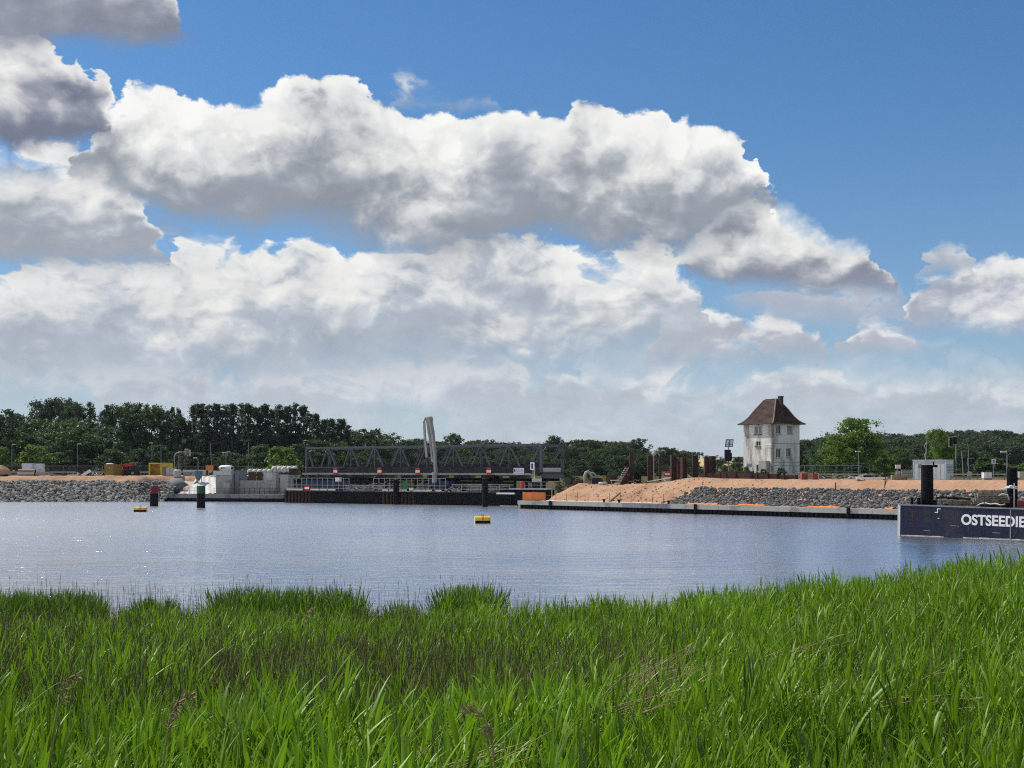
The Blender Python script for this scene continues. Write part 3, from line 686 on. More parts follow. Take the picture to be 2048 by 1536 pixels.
def broad_tree(seed, h=14.0, w=11.0, base=0.12, m=0, clumps=120, per=62, size=0.40, hi=0.0):
    r = random.Random(seed); cs, rs = [], []; tm = MB()
    top = h * r.uniform(0.45, 0.6)
    tm.path([(0, 0, -0.4), (r.uniform(-.2, .2), r.uniform(-.2, .2), top * 0.5), (r.uniform(-.4, .4), r.uniform(-.4, .4), top)], [0.028 * h, 0.021 * h, 0.012 * h], 7)
    lobes = []
    for k in range(9):
        a = 2 * PI * k / 9 + r.uniform(-.4, .4); e = r.uniform(hi, 1.0)
        L = Vector((math.cos(a) * w * 0.30 * r.uniform(.6, 1.15), math.sin(a) * w * 0.30 * r.uniform(.6, 1.15), h * (base + 0.16 + e * (0.70 - base))))
        lobes.append((L, w * r.uniform(0.19, 0.28)))
        s = Vector((0, 0, top * r.uniform(0.45, 0.95)))
        tm.path([s, s.lerp(L, 0.5) + Vector((0, 0, -0.03 * h)), L], [0.010 * h, 0.007 * h, 0.003 * h], 5)
    lobes.append((Vector((r.uniform(-.5, .5), r.uniform(-.5, .5), h * 0.83)), w * 0.21))
    for k in range(clumps):
        L, R = r.choice(lobes); d = Vector((r.gauss(0, 1), r.gauss(0, 1), r.gauss(0.25, .8))).normalized()
        c = L + d * R * r.uniform(0.55, 1.12)
        rad = w * r.uniform(0.055, 0.125)
        c.z = min(max(c.z, h * base), h - rad * 0.8); cs.append(c[:]); rs.append(rad)
    return tm.mesh('trunk', M['trunk'], True), crown_mesh('crown', cs, rs, per, size, LEAF[m], seed)
def poplar_tree(seed, h=17.0, w=4.6, base=0.14, m=0, size=0.38):
    r = random.Random(seed); cs, rs = [], []; tm = MB()
    tm.path([(0, 0, -0.4), (r.uniform(-.15, .15), 0, h * 0.45), (r.uniform(-.2, .2), 0, h * 0.9)], [0.018 * h, 0.012 * h, 0.004 * h], 6)
    for k in range(9):
        z = h * r.uniform(0.2, 0.7); a = r.uniform(0, 2 * PI)
        tm.path([(0, 0, z), (math.cos(a) * w * .22, math.sin(a) * w * .22, z + h * .07), (math.cos(a) * w * .34, math.sin(a) * w * .34, z + h * .18)], [0.10, 0.07, 0.03], 4)
    for k in range(95):
        e = r.uniform(0, 1) ** 0.9; z = h * (base + (0.99 - base) * e)
        prof = math.sin(PI * min(1, 0.2 + 0.76 * e)) ** 0.7 * (0.85 + 0.15 * math.sin(e * 19 + seed))
        a = r.uniform(0, 2 * PI); q = r.uniform(0.15, 1.0)
        rad = r.uniform(0.10, 0.19) * w
        cs.append((math.cos(a) * w * .5 * prof * q, math.sin(a) * w * .5 * prof * q, z - rad * 0.5)); rs.append(rad)
    v = crown_mesh('crown', cs, [x for x in rs], 52, size, LEAF[m], seed)
    return tm.mesh('trunk', M['trunk'], True), v
def bush_mesh(seed, h=5.0, w=6.0, m=1):
    r = random.Random(seed); cs, rs = [], []; tm = MB()
    for k in range(5):
        a = r.uniform(0, 2 * PI); tm.path([(0, 0, -0.3), (math.cos(a) * w * .15, math.sin(a) * w * .15, h * .4), (math.cos(a) * w * .28, math.sin(a) * w * .28, h * .75)], [0.10, 0.07, 0.03], 5)
    for k in range(48):
        a = r.uniform(0, 2 * PI); q = r.uniform(0.1, 1) ** 0.6; z = h * r.uniform(0.08, 0.95)
        pr = math.sqrt(max(0.05, 1 - (z / h) ** 2 * 0.9)); rad = w * r.uniform(0.07, 0.13)
        cs.append((math.cos(a) * w * .42 * q * pr, math.sin(a) * w * .42 * q * pr, min(z, h - rad))); rs.append(rad)
    return tm.mesh('trunk', M['trunk'], True), crown_mesh('crown', cs, rs, 60, 0.34, LEAF[m], seed)
KIND = {'broad0': (broad_tree(1, m=0), 14.0, 11.0), 'broad1': (broad_tree(2, m=1, base=0.12), 14.0, 11.0), 'broad2': (broad_tree(3, m=0, base=0.15), 14.0, 11.0),
        'grey': (broad_tree(4, m=3, base=0.2), 14.0, 11.0), 'fresh': (broad_tree(5, m=2, base=0.06, clumps=200, hi=.3), 14.0, 11.0),
        'pop0': (poplar_tree(6, m=0), 17.0, 4.6), 'pop1': (poplar_tree(7, m=3), 17.0, 4.6), 'pop2': (poplar_tree(8, m=0, base=0.24), 17.0, 4.6),
        'bush0': (bush_mesh(9, m=1), 5.0, 6.0), 'bush1': (bush_mesh(10, m=2), 5.0, 6.0), 'bush2': (bush_mesh(11, m=0), 5.0, 6.0)}
def tree(name, label, kind, px, top, hw, d, group=None, cat='tree'):
    """a tree whose crown tops out at row top and is 2*hw photo pixels wide at depth d"""
    (tr, cr), h0, w0 = KIND[kind]
    x = xat(px, d); g = float(ground_z(x, d)); h = zat(top, d) - g; w = 2 * hw * d / F
    t = thing(name, label, cat, (x, d, g), RND.uniform(0, 2 * PI), group)
    sc = (w / w0 * 1.12, w / w0 * 1.12, h / h0 * (1.09 if kind.startswith('pop') else 1.03))
    share(tr, 'trunk' if cat == 'tree' else 'stem', t, scale=sc); share(cr, 'crown' if cat == 'tree' else 'foliage', t, scale=sc)
    return t
lt = [('broad0', -45, 828, 62, 292), ('broad2', 14, 822, 56, 290), ('broad1', 58, 836, 44, 286), ('grey', 98, 802, 36, 312), ('grey', 128, 799, 30, 318), ('broad0', 154, 808, 32, 306),
      ('pop1', 180, 813, 17, 308), ('broad1', 146, 838, 56, 276), ('broad2', 214, 812, 28, 304), ('broad0', 248, 807, 34, 302), ('broad2', 280, 809, 34, 300), ('broad0', 312, 812, 34, 298),
      ('broad2', 344, 817, 28, 303), ('broad0', 366, 838, 22, 306), ('broad1', 205, 850, 46, 282), ('broad0', 110, 856, 44, 280)]
lt.sort(key=lambda a: a[1])
for i, (k, px, top, hw, d) in enumerate(lt):
    tree('broadleaf_tree', f'leafy tree in the dark wood at left, {ORD[i]} crown from the left edge', k, px, top, hw, d, 'wood on the left shore')
pops = [(388, 822), (402, 817), (417, 822), (433, 818), (449, 823), (465, 818), (481, 815), (497, 822), (513, 826), (529, 822), (545, 829), (560, 820), (575, 823), (590, 819), (605, 823), (619, 832), (633, 838), (648, 842), (663, 846), (679, 848), (694, 857)]
for i, (px, top) in enumerate(pops):
    tree('poplar_tree', f'tall narrow poplar in the row left of the bridge, {ORD[i]} from the left', ('pop0', 'pop2', 'pop1')[(i * 7 + i // 3) % 3], px + RND.uniform(-2, 2), top - RND.uniform(-3, 6), 17 + RND.uniform(-2, 4), 300 + RND.uniform(-6, 10), 'poplar row left of the bridge')
for i, (k, px, top, hw, d, lab) in enumerate([
    ('bush1', 2, 893, 22, 262, 'green bush at the left edge behind the site fence'),
    ('bush1', 72, 889, 42, 258, 'bright green bush behind the two white cabinets'),
    ('bush0', 112, 905, 36, 262, 'low green bush right of the white cabinets'),
    ('bush0', 226, 899, 40, 262, 'green bush behind the olive container'),
    ('bush2', 275, 898, 40, 266, 'dark bush behind the red machine and yellow container'),
    ('bush2', 318, 890, 36, 272, 'dark bush behind the yellow container'),
    ('bush2', 395, 905, 36, 280, 'dark low bush under the first poplars'),
    ('bush2', 455, 905, 40, 284, 'dark low bush under the middle poplars'),
    ('bush0', 518, 890, 34, 266, 'green bush left of the brightest bush behind the white bags'),
    ('bush1', 565, 893, 40, 258, 'brightest green bush behind the row of white bags'),
    ('bush2', 606, 888, 32, 274, 'dark bush at the left end of the steel bridge'),
    ('bush2', 640, 880, 46, 284, 'dark bush under the last poplars behind the bridge'),
    ('bush0', 680, 884, 36, 280, 'bush seen through the left bays of the bridge')]):
    tree('bush', lab, k, px, top, hw, d, 'bushes on the left shore', 'bush')
mid = [('broad0', 706, 872, 26, 420), ('broad2', 745, 871, 36, 430), ('broad1', 785, 867, 46, 450), ('broad0', 832, 878, 42, 440), ('broad2', 870, 884, 34, 430), ('broad0', 905, 868, 25, 420), ('broad1', 945, 884, 38, 430), ('broad2', 985, 886, 36, 420),
       ('broad0', 1022, 888, 34, 410), ('broad1', 1062, 890, 34, 420), ('broad0', 1108, 872, 21, 400), ('broad2', 1142, 894, 30, 405), ('broad1', 1172, 892, 32, 400), ('broad0', 1208, 898, 32, 405), ('broad2', 1236, 891, 30, 400), ('broad0', 1264, 897, 24, 405),
       ('broad1', 1306, 903, 22, 420), ('broad0', 1334, 895, 28, 410), ('broad1', 1372, 915, 20, 470), ('broad1', 1434, 911, 22, 430), ('grey', 1478, 914, 16, 300), ('broad0', 1612, 880, 30, 420), ('broad1', 1640, 886, 26, 430)]
for i, (k, px, top, hw, d) in enumerate(mid):
    tree('broadleaf_tree', f'far tree in the belt behind bridge and house, {ORD[i]} from the left', k, px, top, hw, d, 'far tree belt')
for k, px, top, hw, d, lab in [
    ('fresh', 1702, 838, 54, 214, 'big fresh green tree right of the white house'),
    ('broad1', 1655, 868, 34, 240, 'smaller tree at the left side of the big green tree'),
    ('fresh', 1768, 900, 26, 224, 'low fresh green tree right of the big green tree'),
    ('fresh', 1886, 860, 24, 262, 'slender light green tree behind the white site cabin'),
    ('broad1', 1930, 890, 40, 280, 'green tree behind the traffic lights at right'),
    ('broad1', 1800, 895, 34, 290, 'mid green tree between big green tree and white cabin')]:
    tree('broadleaf_tree', lab, k, px, top, hw, d)
for k, px, top, hw, d, lab in [('bush0', 1470, 925, 18, 200, 'bush left of the house beside the solar mast'), ('bush1', 1492, 932, 10, 190, 'small bush at the left corner of the house'),
                               ('bush0', 1985, 915, 50, 230, 'green bush behind the road sign at right edge'), ('bush1', 2060, 925, 40, 225, 'bush at the right edge behind the second pile'),
                               ('bush2', 1720, 925, 40, 205, 'dark undergrowth below the big green tree'), ('bush1', 1855, 934, 11, 160, 'weeds in front of the white site cabin'), ('bush0', 1528, 938, 11, 178, 'low shrub before the left face of the house'), ('bush0', 1563, 936, 14, 178, 'low shrub before the right face of the house')]:
    tree('bush', lab, k, px, top, hw, d, None, 'bush')
# far woods that read as one mass
far_protos = []
for sd_, m_ in ((21, 0), (22, 1), (23, 0), (24, 3)):
    _, c = broad_tree(sd_, m=m_, base=0.02, clumps=80, per=38, size=0.62)
    far_protos.append(bpy.data.objects.new('far_crown', c))
def wood(name, label, pts):
    pts = np.array(pts); n = len(pts); g = ground_z(pts[:, 0], pts[:, 1])
    r = np.random.default_rng(n); s = pts[:, 2:3] / 14.0
    scatter(name, label, 'wood', np.stack([pts[:, 0], pts[:, 1], g - 0.5], -1), np.stack([r.uniform(-.05, .05, n), r.uniform(-.05, .05, n), r.uniform(0, 6.28, n)], -1), np.concatenate([s * 1.15, s * 1.15, s], 1), r.integers(0, 4, n), far_protos)
P = []
for k in range(1500):
    y = RND.uniform(400, 720); x = RND.uniform(.225, .6) * y; P.append((x, y, RND.uniform(6, 11.5)))
wood('hillside_wood', 'dense wood covering the hill at right behind the cabin', P)
P = []
for k in range(420):
    y = RND.uniform(330, 640); x = RND.uniform(-0.62, -0.10) * y
    P.append((x, y, RND.uniform(9, 14)))
for k in range(260):
    y = RND.uniform(430, 640); x = RND.uniform(-0.14, 0.10) * y; P.append((x, y, RND.uniform(9, 13)))
for k in range(60):
    y = RND.uniform(480, 560); x = RND.uniform(0.10, 0.145) * y; P.append((x, y, RND.uniform(5, 9)))
wood('distant_wood', 'low dark woodland behind the left shore and the bridge', P)
P = []
for k in range(120):
    y = RND.uniform(276, 300); x = RND.uniform(-0.16, 0.115) * y; P.append((x, y, RND.uniform(2.6, 5.4)))
for k in range(150):
    y = RND.uniform(268, 300); x = RND.uniform(-0.43, -0.12) * y; P.append((x, y, RND.uniform(2.5, 6)))
for k in range(110):
    y = RND.uniform(250, 285); x = RND.uniform(0.03, 0.19) * y; P.append((x, y, RND.uniform(1.6, 3.2)))
for k in range(120):
    y = RND.uniform(225, 270); x = RND.uniform(0.225, 0.46) * y; P.append((x, y, RND.uniform(1.6, 3.4)))
wood('waterside_scrub', 'dark scrub along the far bank behind bridge and yards', P)

# ---------------------------------------------------------------- reeds in the foreground
GREEN = leaf_mat('reed_leaf', (0.062, 0.150, 0.008), (0.210, 0.350, 0.022), 0.31, 0.42, spec=0.28, old=0.045)
DARKG = leaf_mat('reed_leaf_dark', (0.042, 0.095, 0.012), (0.095, 0.165, 0.020), 0.3, 0.40, spec=0.36)
DRY = leaf_mat('dry_reed', (0.20, 0.145, 0.075), (0.42, 0.34, 0.21), 0.2, 0.8, spec=0.15)
TAN = leaf_mat('grey_tan_reed', (0.13, 0.105, 0.065), (0.26, 0.21, 0.14), 0.2, 0.8, spec=0.15)
BROWN = leaf_mat('old_brown_reed', (0.115, 0.122, 0.045), (0.24, 0.230, 0.10), 0.2, 0.8, spec=0.15)
def reed_leaf(mb, p, az, asc, L, w, droop, r, mats=None):
    """one lanceolate leaf as a folded strip; az heading, asc angle from the vertical"""
    n = 5; rows = []; q = Vector(p); a = asc
    side = Vector((-math.sin(az), math.cos(az), 0)); tw = r.uniform(-.5, .5)
    for i in range(n + 1):
        k = i / n
        ww = w * (0.35 + 2.1 * k) if k < 0.3 else w * (1 - ((k - 0.3) / 0.7) ** 1.5)
        dirv = Vector((math.cos(az) * math.sin(a), math.sin(az) * math.sin(a), math.cos(a)))
        s = (side * math.cos(tw * k) + dirv.cross(side) * math.sin(tw * k))
        up = dirv.cross(s)
        rows.append([q - s * ww * .5 , q + up * ww * 0.16, q + s * ww * .5])
        q = q + dirv * (L / n); a += droop / n * (0.4 + 1.3 * k)
    vs = [v for row in rows for v in row]
    mb.add(vs, [(3 * i + j, 3 * i + j + 1, 3 * i + j + 4, 3 * i + j + 3) for i in range(n) for j in (0, 1)])
def reed(seed, h=1.25, nl=8, lw=0.028, spread=0.55, ll=0.44):
    r = random.Random(seed); mb = MB()
    lean = r.uniform(0, 0.16); la = r.uniform(0, 2 * PI)
    pt = lambda k: Vector((math.cos(la) * lean * h * k * k, math.sin(la) * lean * h * k * k, h * k * 0.92))
    mb.path([pt(0) - Vector((0, 0, .1)), pt(.4), pt(.75), pt(1.0)], [0.006, 0.005, 0.004, 0.002], 4, False)
    az = r.uniform(0, 2 * PI)
    for i in range(nl):
        k = 0.22 + 0.74 * i / (nl - 1); az += PI + r.uniform(-.7, .7)
        reed_leaf(mb, pt(k), az, r.uniform(.14, .2 + spread) * (1.15 - .5 * k), ll * r.uniform(.7, 1.25) * (1.1 - .35 * abs(k - .6)), lw * r.uniform(.75, 1.25), r.uniform(0.1, 0.9), r)
    reed_leaf(mb, pt(1.0), az, r.uniform(0.02, .2), ll * .8, lw * .8, r.uniform(0, .4), r)
    return mb
def tuft(seed, h=0.7, n=16):
    r = random.Random(seed); mb = MB()
    for i in range(n):
        a = r.uniform(0, 2 * PI); q = r.uniform(0, .12)
        reed_leaf(mb, (math.cos(a) * q, math.sin(a) * q, -0.05), a + r.uniform(-.5, .5), r.uniform(.03, .4), h * r.uniform(.6, 1.15), r.uniform(.007, .013), r.uniform(.1, .9), r)
    return mb
def stalks(seed, h=1.3, n=7, plume=True, fat=1.0):
    r = random.Random(seed); mb = MB()
    for i in range(n):
        a = r.uniform(0, 2 * PI); q = r.uniform(0, .22); l = r.uniform(0, .22); hh = h * r.uniform(.6, 1.1); b = r.uniform(0, 2 * PI)
        p = Vector((math.cos(a) * q, math.sin(a) * q, 0)); e = p + Vector((math.cos(b) * l * hh, math.sin(b) * l * hh, hh))
        mb.path([p, p.lerp(e, .55) + Vector((0, 0, .02)), e], [0.0045 * fat, 0.0035 * fat, 0.002 * fat], 3, False)
        if plume and r.random() < .55:
            d = (e - p).normalized()
            mb.path([e - d * .02, e + d * .05, e + d * .11, e + d * .16], [0.002, 0.008, 0.006, 0.001], 4, False)
        if r.random() < .5: reed_leaf(mb, p.lerp(e, r.uniform(.4, .8)), b + r.uniform(-1, 1), r.uniform(.4, 1.2), r.uniform(.12, .25), .012, r.uniform(.3, 1.2), r)
    return mb
def straw(seed, n=6):
    """broken stalks lying across each other, all roughly one way"""
    r = random.Random(seed); mb = MB()
    for i in range(n):
        p = Vector((r.uniform(-.5, .5), r.uniform(-.35, .35), r.uniform(.0, .28))); a = r.gauss(0.0, .3); L = r.uniform(.5, 1.3); e = r.gauss(.40, .18)
        q = p + Vector((math.cos(a) * math.cos(e), math.sin(a) * math.cos(e), math.sin(e))) * L
        mb.path([p, p.lerp(q, .5) + Vector((0, 0, r.uniform(-.03, .03))), q], [0.0055, 0.005, 0.003], 4, False)
        if r.random() < .4: reed_leaf(mb, p.lerp(q, .6), a + r.uniform(-.6, .6), 1.1, .28, .018, .6, r)
    return mb
def weed(seed):
    r = random.Random(seed); mb = MB()
    for s in range(3):
        b = r.uniform(0, 6.28); l = r.uniform(.05, .3); h = r.uniform(.35, .75)
        p0_ = Vector((r.uniform(-.1, .1), r.uniform(-.1, .1), 0)); e = p0_ + Vector((math.cos(b) * l, math.sin(b) * l, h)); mb.path([p0_, e], [.004, .002], 3, False)
        for i in range(7):
            k = .25 + .75 * i / 6; reed_leaf(mb, p0_.lerp(e, k), r.uniform(0, 6.28), r.uniform(.7, 1.5), r.uniform(.06, .12), r.uniform(.025, .045), r.uniform(.2, .8), r)
    return mb
RP = [proto(reed(31 + i, h, nl, lw, sp), 'a%d_reed' % i, GREEN) for i, (h, nl, lw, sp) in enumerate([(1.25, 8, .030, .7), (1.4, 9, .034, .6), (1.05, 8, .040, 1.0), (1.3, 8, .024, .35), (1.15, 8, .044, .9), (1.35, 7, .030, .6)])]
RP += [proto(tuft(51 + i, .8 + .1 * i), 'b%d_tuft' % i, GREEN) for i in range(3)]
RP += [proto(weed(61 + i), 'c%d_weed' % i, GREEN) for i in range(2)]
RP += [proto(reed(71 + i, 1.3, 8, .024, .45), 'd%d_reed' % i, DARKG) for i in range(3)]
n_green, i_tuft, i_weed, i_dark = 6, 6, 9, 11
P, R_, S, I = [], [], [], []
P2, R2, S2, I2 = [], [], [], []
CL = [(-60, 215, 1.0), (250, 372, .75), (408, 735, 1.1), (762, 838, .65), (860, 1012, 1.2)]      # taller clumps along the shore, by photo column
def clump(px):
    b = 0.0
    for a, c, hgt in CL:
        if a < px < c: b = max(b, hgt * min(1.0, min(px - a, c - px) / 28.0))
    return b
rg = np.random.default_rng(5)
def strew(n, y0, y1, umax, power=1.0):
    Y = y0 + (y1 - y0) * rg.uniform(0, 1, n) ** power
    u = rg.uniform(-1, 1, n) * (umax + 2.5 / Y)
    return u, Y
for n, y0, y1 in ((11500, 3.3, 9), (16500, 9, 18), (20000, 18, 29), (22000, 26, 39)):
    u, Y = strew(n, y0, y1, 0.44)
    zc, ys = canopy(u, Y); gz = bank_z(u, Y); jig = fbm(u * Y, Y, .45, 3, 21); hole = fbm(u * Y, Y, 1.1, 2, 33)
    for k in range(n):
        uu, yy = float(u[k]), float(Y[k])
        if yy > ys[k] + 0.6: continue
        px = 1024 + F * uu; x = uu * yy
        shore = yy > ys[k] - 5.5
        brown = (np.clip((0.14 - uu) / 0.25, 0, 1) * sst(yy, 9.5, 13) * (1 - sst(yy, 30, 32))) if not shore else 0.0
        if shore and uu < 0.06:
            c = clump(px)
            if c < .08 and rg.uniform() < .55: continue
            sc = (.50 + .46 * c) * rg.uniform(.8, 1.08); i = i_dark + rg.integers(0, 3) if rg.uniform() < .75 else rg.integers(0, 6)
        elif rg.uniform() < brown * .30:
            if rg.uniform() < .62:
                P2.append((x, yy, gz[k])); R2.append((rg.normal(0, .08), rg.normal(0, .08), rg.uniform(0, 6.28))); q = rg.uniform(.62, .9); S2.append((q, q, q)); I2.append(rg.integers(0, 3))
            continue
        else:
            q = rg.uniform()
            i = rg.integers(0, 6) if q < .74 else (i_tuft + rg.integers(0, 3) if q < .88 else (i_dark + rg.integers(0, 3) if q < .96 else i_weed + rg.integers(0, 2)))
            if hole[k] < -.03 and rg.uniform() < .85: continue
            sc = rg.uniform(.40, .84) * (1 + .8 * jig[k]) * (.92 if yy < 9 else .98)
        P.append((x, yy, gz[k] - .03)); R_.append((rg.normal(0, .17), rg.normal(0.0, .17) + .08, rg.uniform(0, 6.28)))
        S.append((sc * rg.uniform(.9, 1.15),) * 2 + (sc,)); I.append(i)
scatter('reed_bed', 'bright green reeds filling the foreground bank', 'reeds', P, R_, S, I, RP)
# dry stalks: the brown belt at left, tall grey ones along the shore, fallen straw at the right
SP = [proto(stalks(81 + i, 1.15, 9), 'a%d_stalks' % i, BROWN) for i in range(3)]
u, Y = strew(800, 11, 30, .44)
gz = bank_z(u, Y)
for k in range(len(u)):
    if u[k] < .16 or rg.uniform() < .25:
        P2.append((u[k] * Y[k], Y[k], gz[k])); R2.append((rg.normal(0, .1), rg.normal(0, .1), rg.uniform(0, 6.28))); q = rg.uniform(.6, 1.0); S2.append((q, q, q)); I2.append(rg.integers(0, 3))
scatter('brown_reed_stalks', 'brown old reed stalks between the green reeds at left', 'reeds', P2, R2, S2, I2, SP)
P3, R3, S3, I3 = [], [], [], []
TP = [proto(stalks(91 + i, 1.75, 4, fat=1.7), 'a%d_tall' % i, TAN) for i in range(3)] + [proto(straw(95 + i), 'b%d_straw' % i, DRY) for i in range(2)]
for k in range(760):
    px = rg.uniform(-60, 1500) if k < 640 else rg.uniform(1500, 2100); uu = (px - 1024) / F
    ys = float(np.interp(uu, US, YS)); yy = ys - rg.uniform(-1.0, 4.0)
    c = clump(px); q = rg.uniform(.5, .95) * (1 + .18 * c) * (.72 if px > 1080 else 1.0)
    P3.append((uu * yy, yy, float(bank_z(uu, yy)))); R3.append((rg.normal(0, .05), rg.normal(0, .05), rg.uniform(0, 6.28))); S3.append((q * .8, q * .8, q)); I3.append(rg.integers(0, 3))
for (px, py, n, sx) in ((1240, 1355, 9, 60), (1310, 1325, 7, 60), (1170, 1385, 2, 50), (1560, 1290, 2, 100), (1650, 1330, 1, 120), (880, 1440, 2, 120), (800, 1480, 2, 100), (1850, 1330, 1, 120)):
    for k in range(n):
        uu = (px + rg.normal(0, sx * .5) - 1024) / F; yy = 8.0
        for it in range(12):
            zc, _ = canopy(uu, yy); yy = yy * .4 + .6 * (EYE - float(zc) + .12) * F / (py + rg.normal(0, 8) - HORIZON)
        yy = max(3.2, min(27, yy)); zc, _ = canopy(uu, yy)
        P3.append((uu * yy, yy, float(zc) - .42 + rg.uniform(-.15, .1))); R3.append((rg.normal(0, .12), rg.normal(0, .1), rg.normal(0.25, .35))); q = rg.uniform(.45, .7); S3.append((q, q, q)); I3.append(3 + rg.integers(0, 2))
scatter('dry_reed_stalks', 'thin grey reed stalks along the shore and fallen pale straw', 'reeds', P3, R3, S3, I3, TP)
# single old reeds with seed heads close to the camera
def seed_reed(label, px, py, d, h, az):
    uu = (px - 1024) / F; base = Vector((uu * d, d, float(bank_z(uu, d))))
    tip = at(px, py, d)
    t = thing('old_reed', label, 'reed', base)
    e = tip - base; b = Vector((0.18 * math.cos(az), .1 * math.sin(az), 0))
    sm = MB(); sm.path([Vector((-b.x * 1.6, -b.y, -.05)), e * .5 - b * .7, e * .85 - b * .15, e], [.006, .005, .004, .003], 5); sm.build('stem', DRY, t)
    pm_ = MB(); r = random.Random(int(px))
    for k in range(46):
        q = r.uniform(0, 1); p = e + Vector((math.cos(az) * .10 * q * q, math.sin(az) * .05 * q, .13 * math.sin(q * 1.9)))
        dv = Vector((math.cos(az) * .45 + r.gauss(0, .35), r.gauss(0, .35), r.gauss(.15, .5))).normalized() * r.uniform(.025, .06)
        pm_.path([p, p + dv * .6, p + dv], [.0015, .004, .001], 3, False)
    pm_.build('seed_head', DRY, t)
seed_reed('old reed with drooping brown seed head at lower left', 335, 1468, 4.8, 1.3, 0.3)
seed_reed('old reed with pale seed head at the bottom middle', 985, 1500, 4.4, 1.3, 2.6)
seed_reed('old reed with small pale seed head among green reeds at left', 118, 1408, 6.0, 1.3, 0.4)
seed_reed('tall old reed leaning across the brown belt at left', 610, 1245, 13.0, 1.3, 0.5)

# ---------------------------------------------------------------- swing bridge
BU = Vector((0.817, -0.575, 0)); B0 = Vector((-36.8, 224.0, 0)); BROT = math.atan2(BU.y, BU.x)
def bl(px):                                   # place along the near truss of photo column px
    u = (px - 1024) / F; return (u * B0.y - B0.x) / (BU.x - BU.y * u)
br = thing('steel_truss_bridge', 'long dark steel truss swing bridge standing over the channel', 'bridge', B0, BROT)
BLEN, BW, ZB, ZT = 50.6, 6.0, 4.95, 9.38
tops = [bl(p) for p in (613, 657, 702, 750, 801, 854, 907, 962, 1018, 1077)]
tops[0], tops[-1] = 0.0, BLEN
for y in (0.0, BW):
    MB().lo((-0.15, y - 0.22, ZT - 0.16), (BLEN + 0.15, y + 0.22, ZT + 0.22)).build('top_chord', M['truss'], br)
    MB().lo((-0.15, y - 0.16, ZB + 0.05), (BLEN + 0.15, y + 0.16, ZB + 1.05)).build('bottom_chord', M['darkgrey'], br)
    for a, b in zip(tops[:-1], tops[1:]):
        mid_, hw = (a + b) / 2, min(0.85, (b - a) * 0.19)
        for p, q in ((a, mid_ - hw), (b, mid_ + hw)):
            MB().bar((p + (0.25 if p == a else -0.25), y, ZT - 0.1), (q, y, ZB + 0.9), 0.26, 0.24, up=(0, 1, 0)).build('diagonal', M['truss'], br)
        g = MB(); g.lo((mid_ - hw - 0.3, y - 0.19, ZB + 1.0), (mid_ + hw + 0.3, y + 0.19, ZB + 1.16)); g.build('gusset_plate', M['darkgrey'], br)
    for k, a in enumerate(tops):
        e = k in (0, len(tops) - 1)
        MB().lo((a - (0.2 if e else 0.08), y - (0.19 if e else 0.09), ZB + 0.2), (a + (0.2 if e else 0.08), y + (0.19 if e else 0.09), ZT)).build('end_post' if e else 'vertical', M['truss'], br)
        if not e: MB().lo((a - 0.45, y - 0.17, ZT - 0.42), (a + 0.45, y + 0.17, ZT - 0.15)).build('node_plate', M['truss'], br)
for k, a in enumerate(tops):
    MB().lo((a - 0.12, 0.2, ZT - 0.12), (a + 0.12, BW - 0.2, ZT + 0.12)).build('top_cross_beam', M['truss'], br)
    MB().lo((a - 0.15, 0.2, ZB - 0.75), (a + 0.15, BW - 0.2, ZB + 0.02)).build('floor_beam', M['truss'], br)
    if k < len(tops) - 1:
        b = tops[k + 1]
        MB().bar((a, 0.2, ZT), (b, BW - 0.2, ZT), 0.12).bar((b, 0.2, ZT + 0.02), (a, BW - 0.2, ZT + 0.02), 0.12).build('wind_brace', M['truss'], br)
for xx in (0.0, BLEN):
    MB().bar((xx, 0.2, ZT - 1.2), (xx, BW - 0.2, ZT - 1.2), 0.15).bar((xx, 0.2, ZT - 1.1), (xx, 1.6, ZT - 0.1), 0.12).bar((xx, BW - 0.2, ZT - 1.1), (xx, BW - 1.6, ZT - 0.1), 0.12).build('portal_frame', M['truss'], br)
MB().lo((-0.3, 0.2, ZB + 0.04), (BLEN + 0.3, BW - 0.2, ZB + 0.2)).build('deck', M['darkgrey'], br)
for y in (1.4, 4.6): MB().lo((-0.3, y - 0.2, ZB - 1.2), (BLEN + 0.3, y + 0.2, ZB - 0.78)).build('floor_girder', M['black'], br)
for y in (0.55, 5.4): MB().lo((0.5, y - 0.03, ZB + 0.15), (BLEN - 0.5, y + 0.03, ZB + 1.55)).build('side_screen', M['darkgrey'], br)
# walkway on the near side with its pale edge, brackets and rail
wk = MB().lo((0.2, -1.25, ZB - 0.22), (BLEN - 1.0, -0.2, ZB - 0.1)).build('walkway', M['wood'], br)
MB().lo((0.2, -1.33, ZB - 0.26), (BLEN - 1.0, -1.26, ZB + 0.06)).build('edge_beam', M['walkedge'], wk)
nb = 18
for k in range(nb):
    x = 0.6 + (BLEN - 2.4) * k / (nb - 1)
    MB().bar((x, -1.2, ZB - 0.3), (x, -0.1, ZB - 0.8), 0.09).build('bracket', M['truss'], wk)
    MB().bar((x, -1.28, ZB), (x, -1.28, ZB + 1.02), 0.05).build('rail_post', M['darkgrey'], wk)
for zz in (0.55, 1.05): MB().bar((0.4, -1.28, ZB + zz), (bl(700) if zz == 1.05 else BLEN - 1.4, -1.28, ZB + zz), 0.05).build('handrail', M['darkgrey'] if zz < 1 else M['grey'], wk)
def bw(px, y): l = bl(px); return B0 + BU * l + Vector((-BU.y, BU.x, 0)) * y
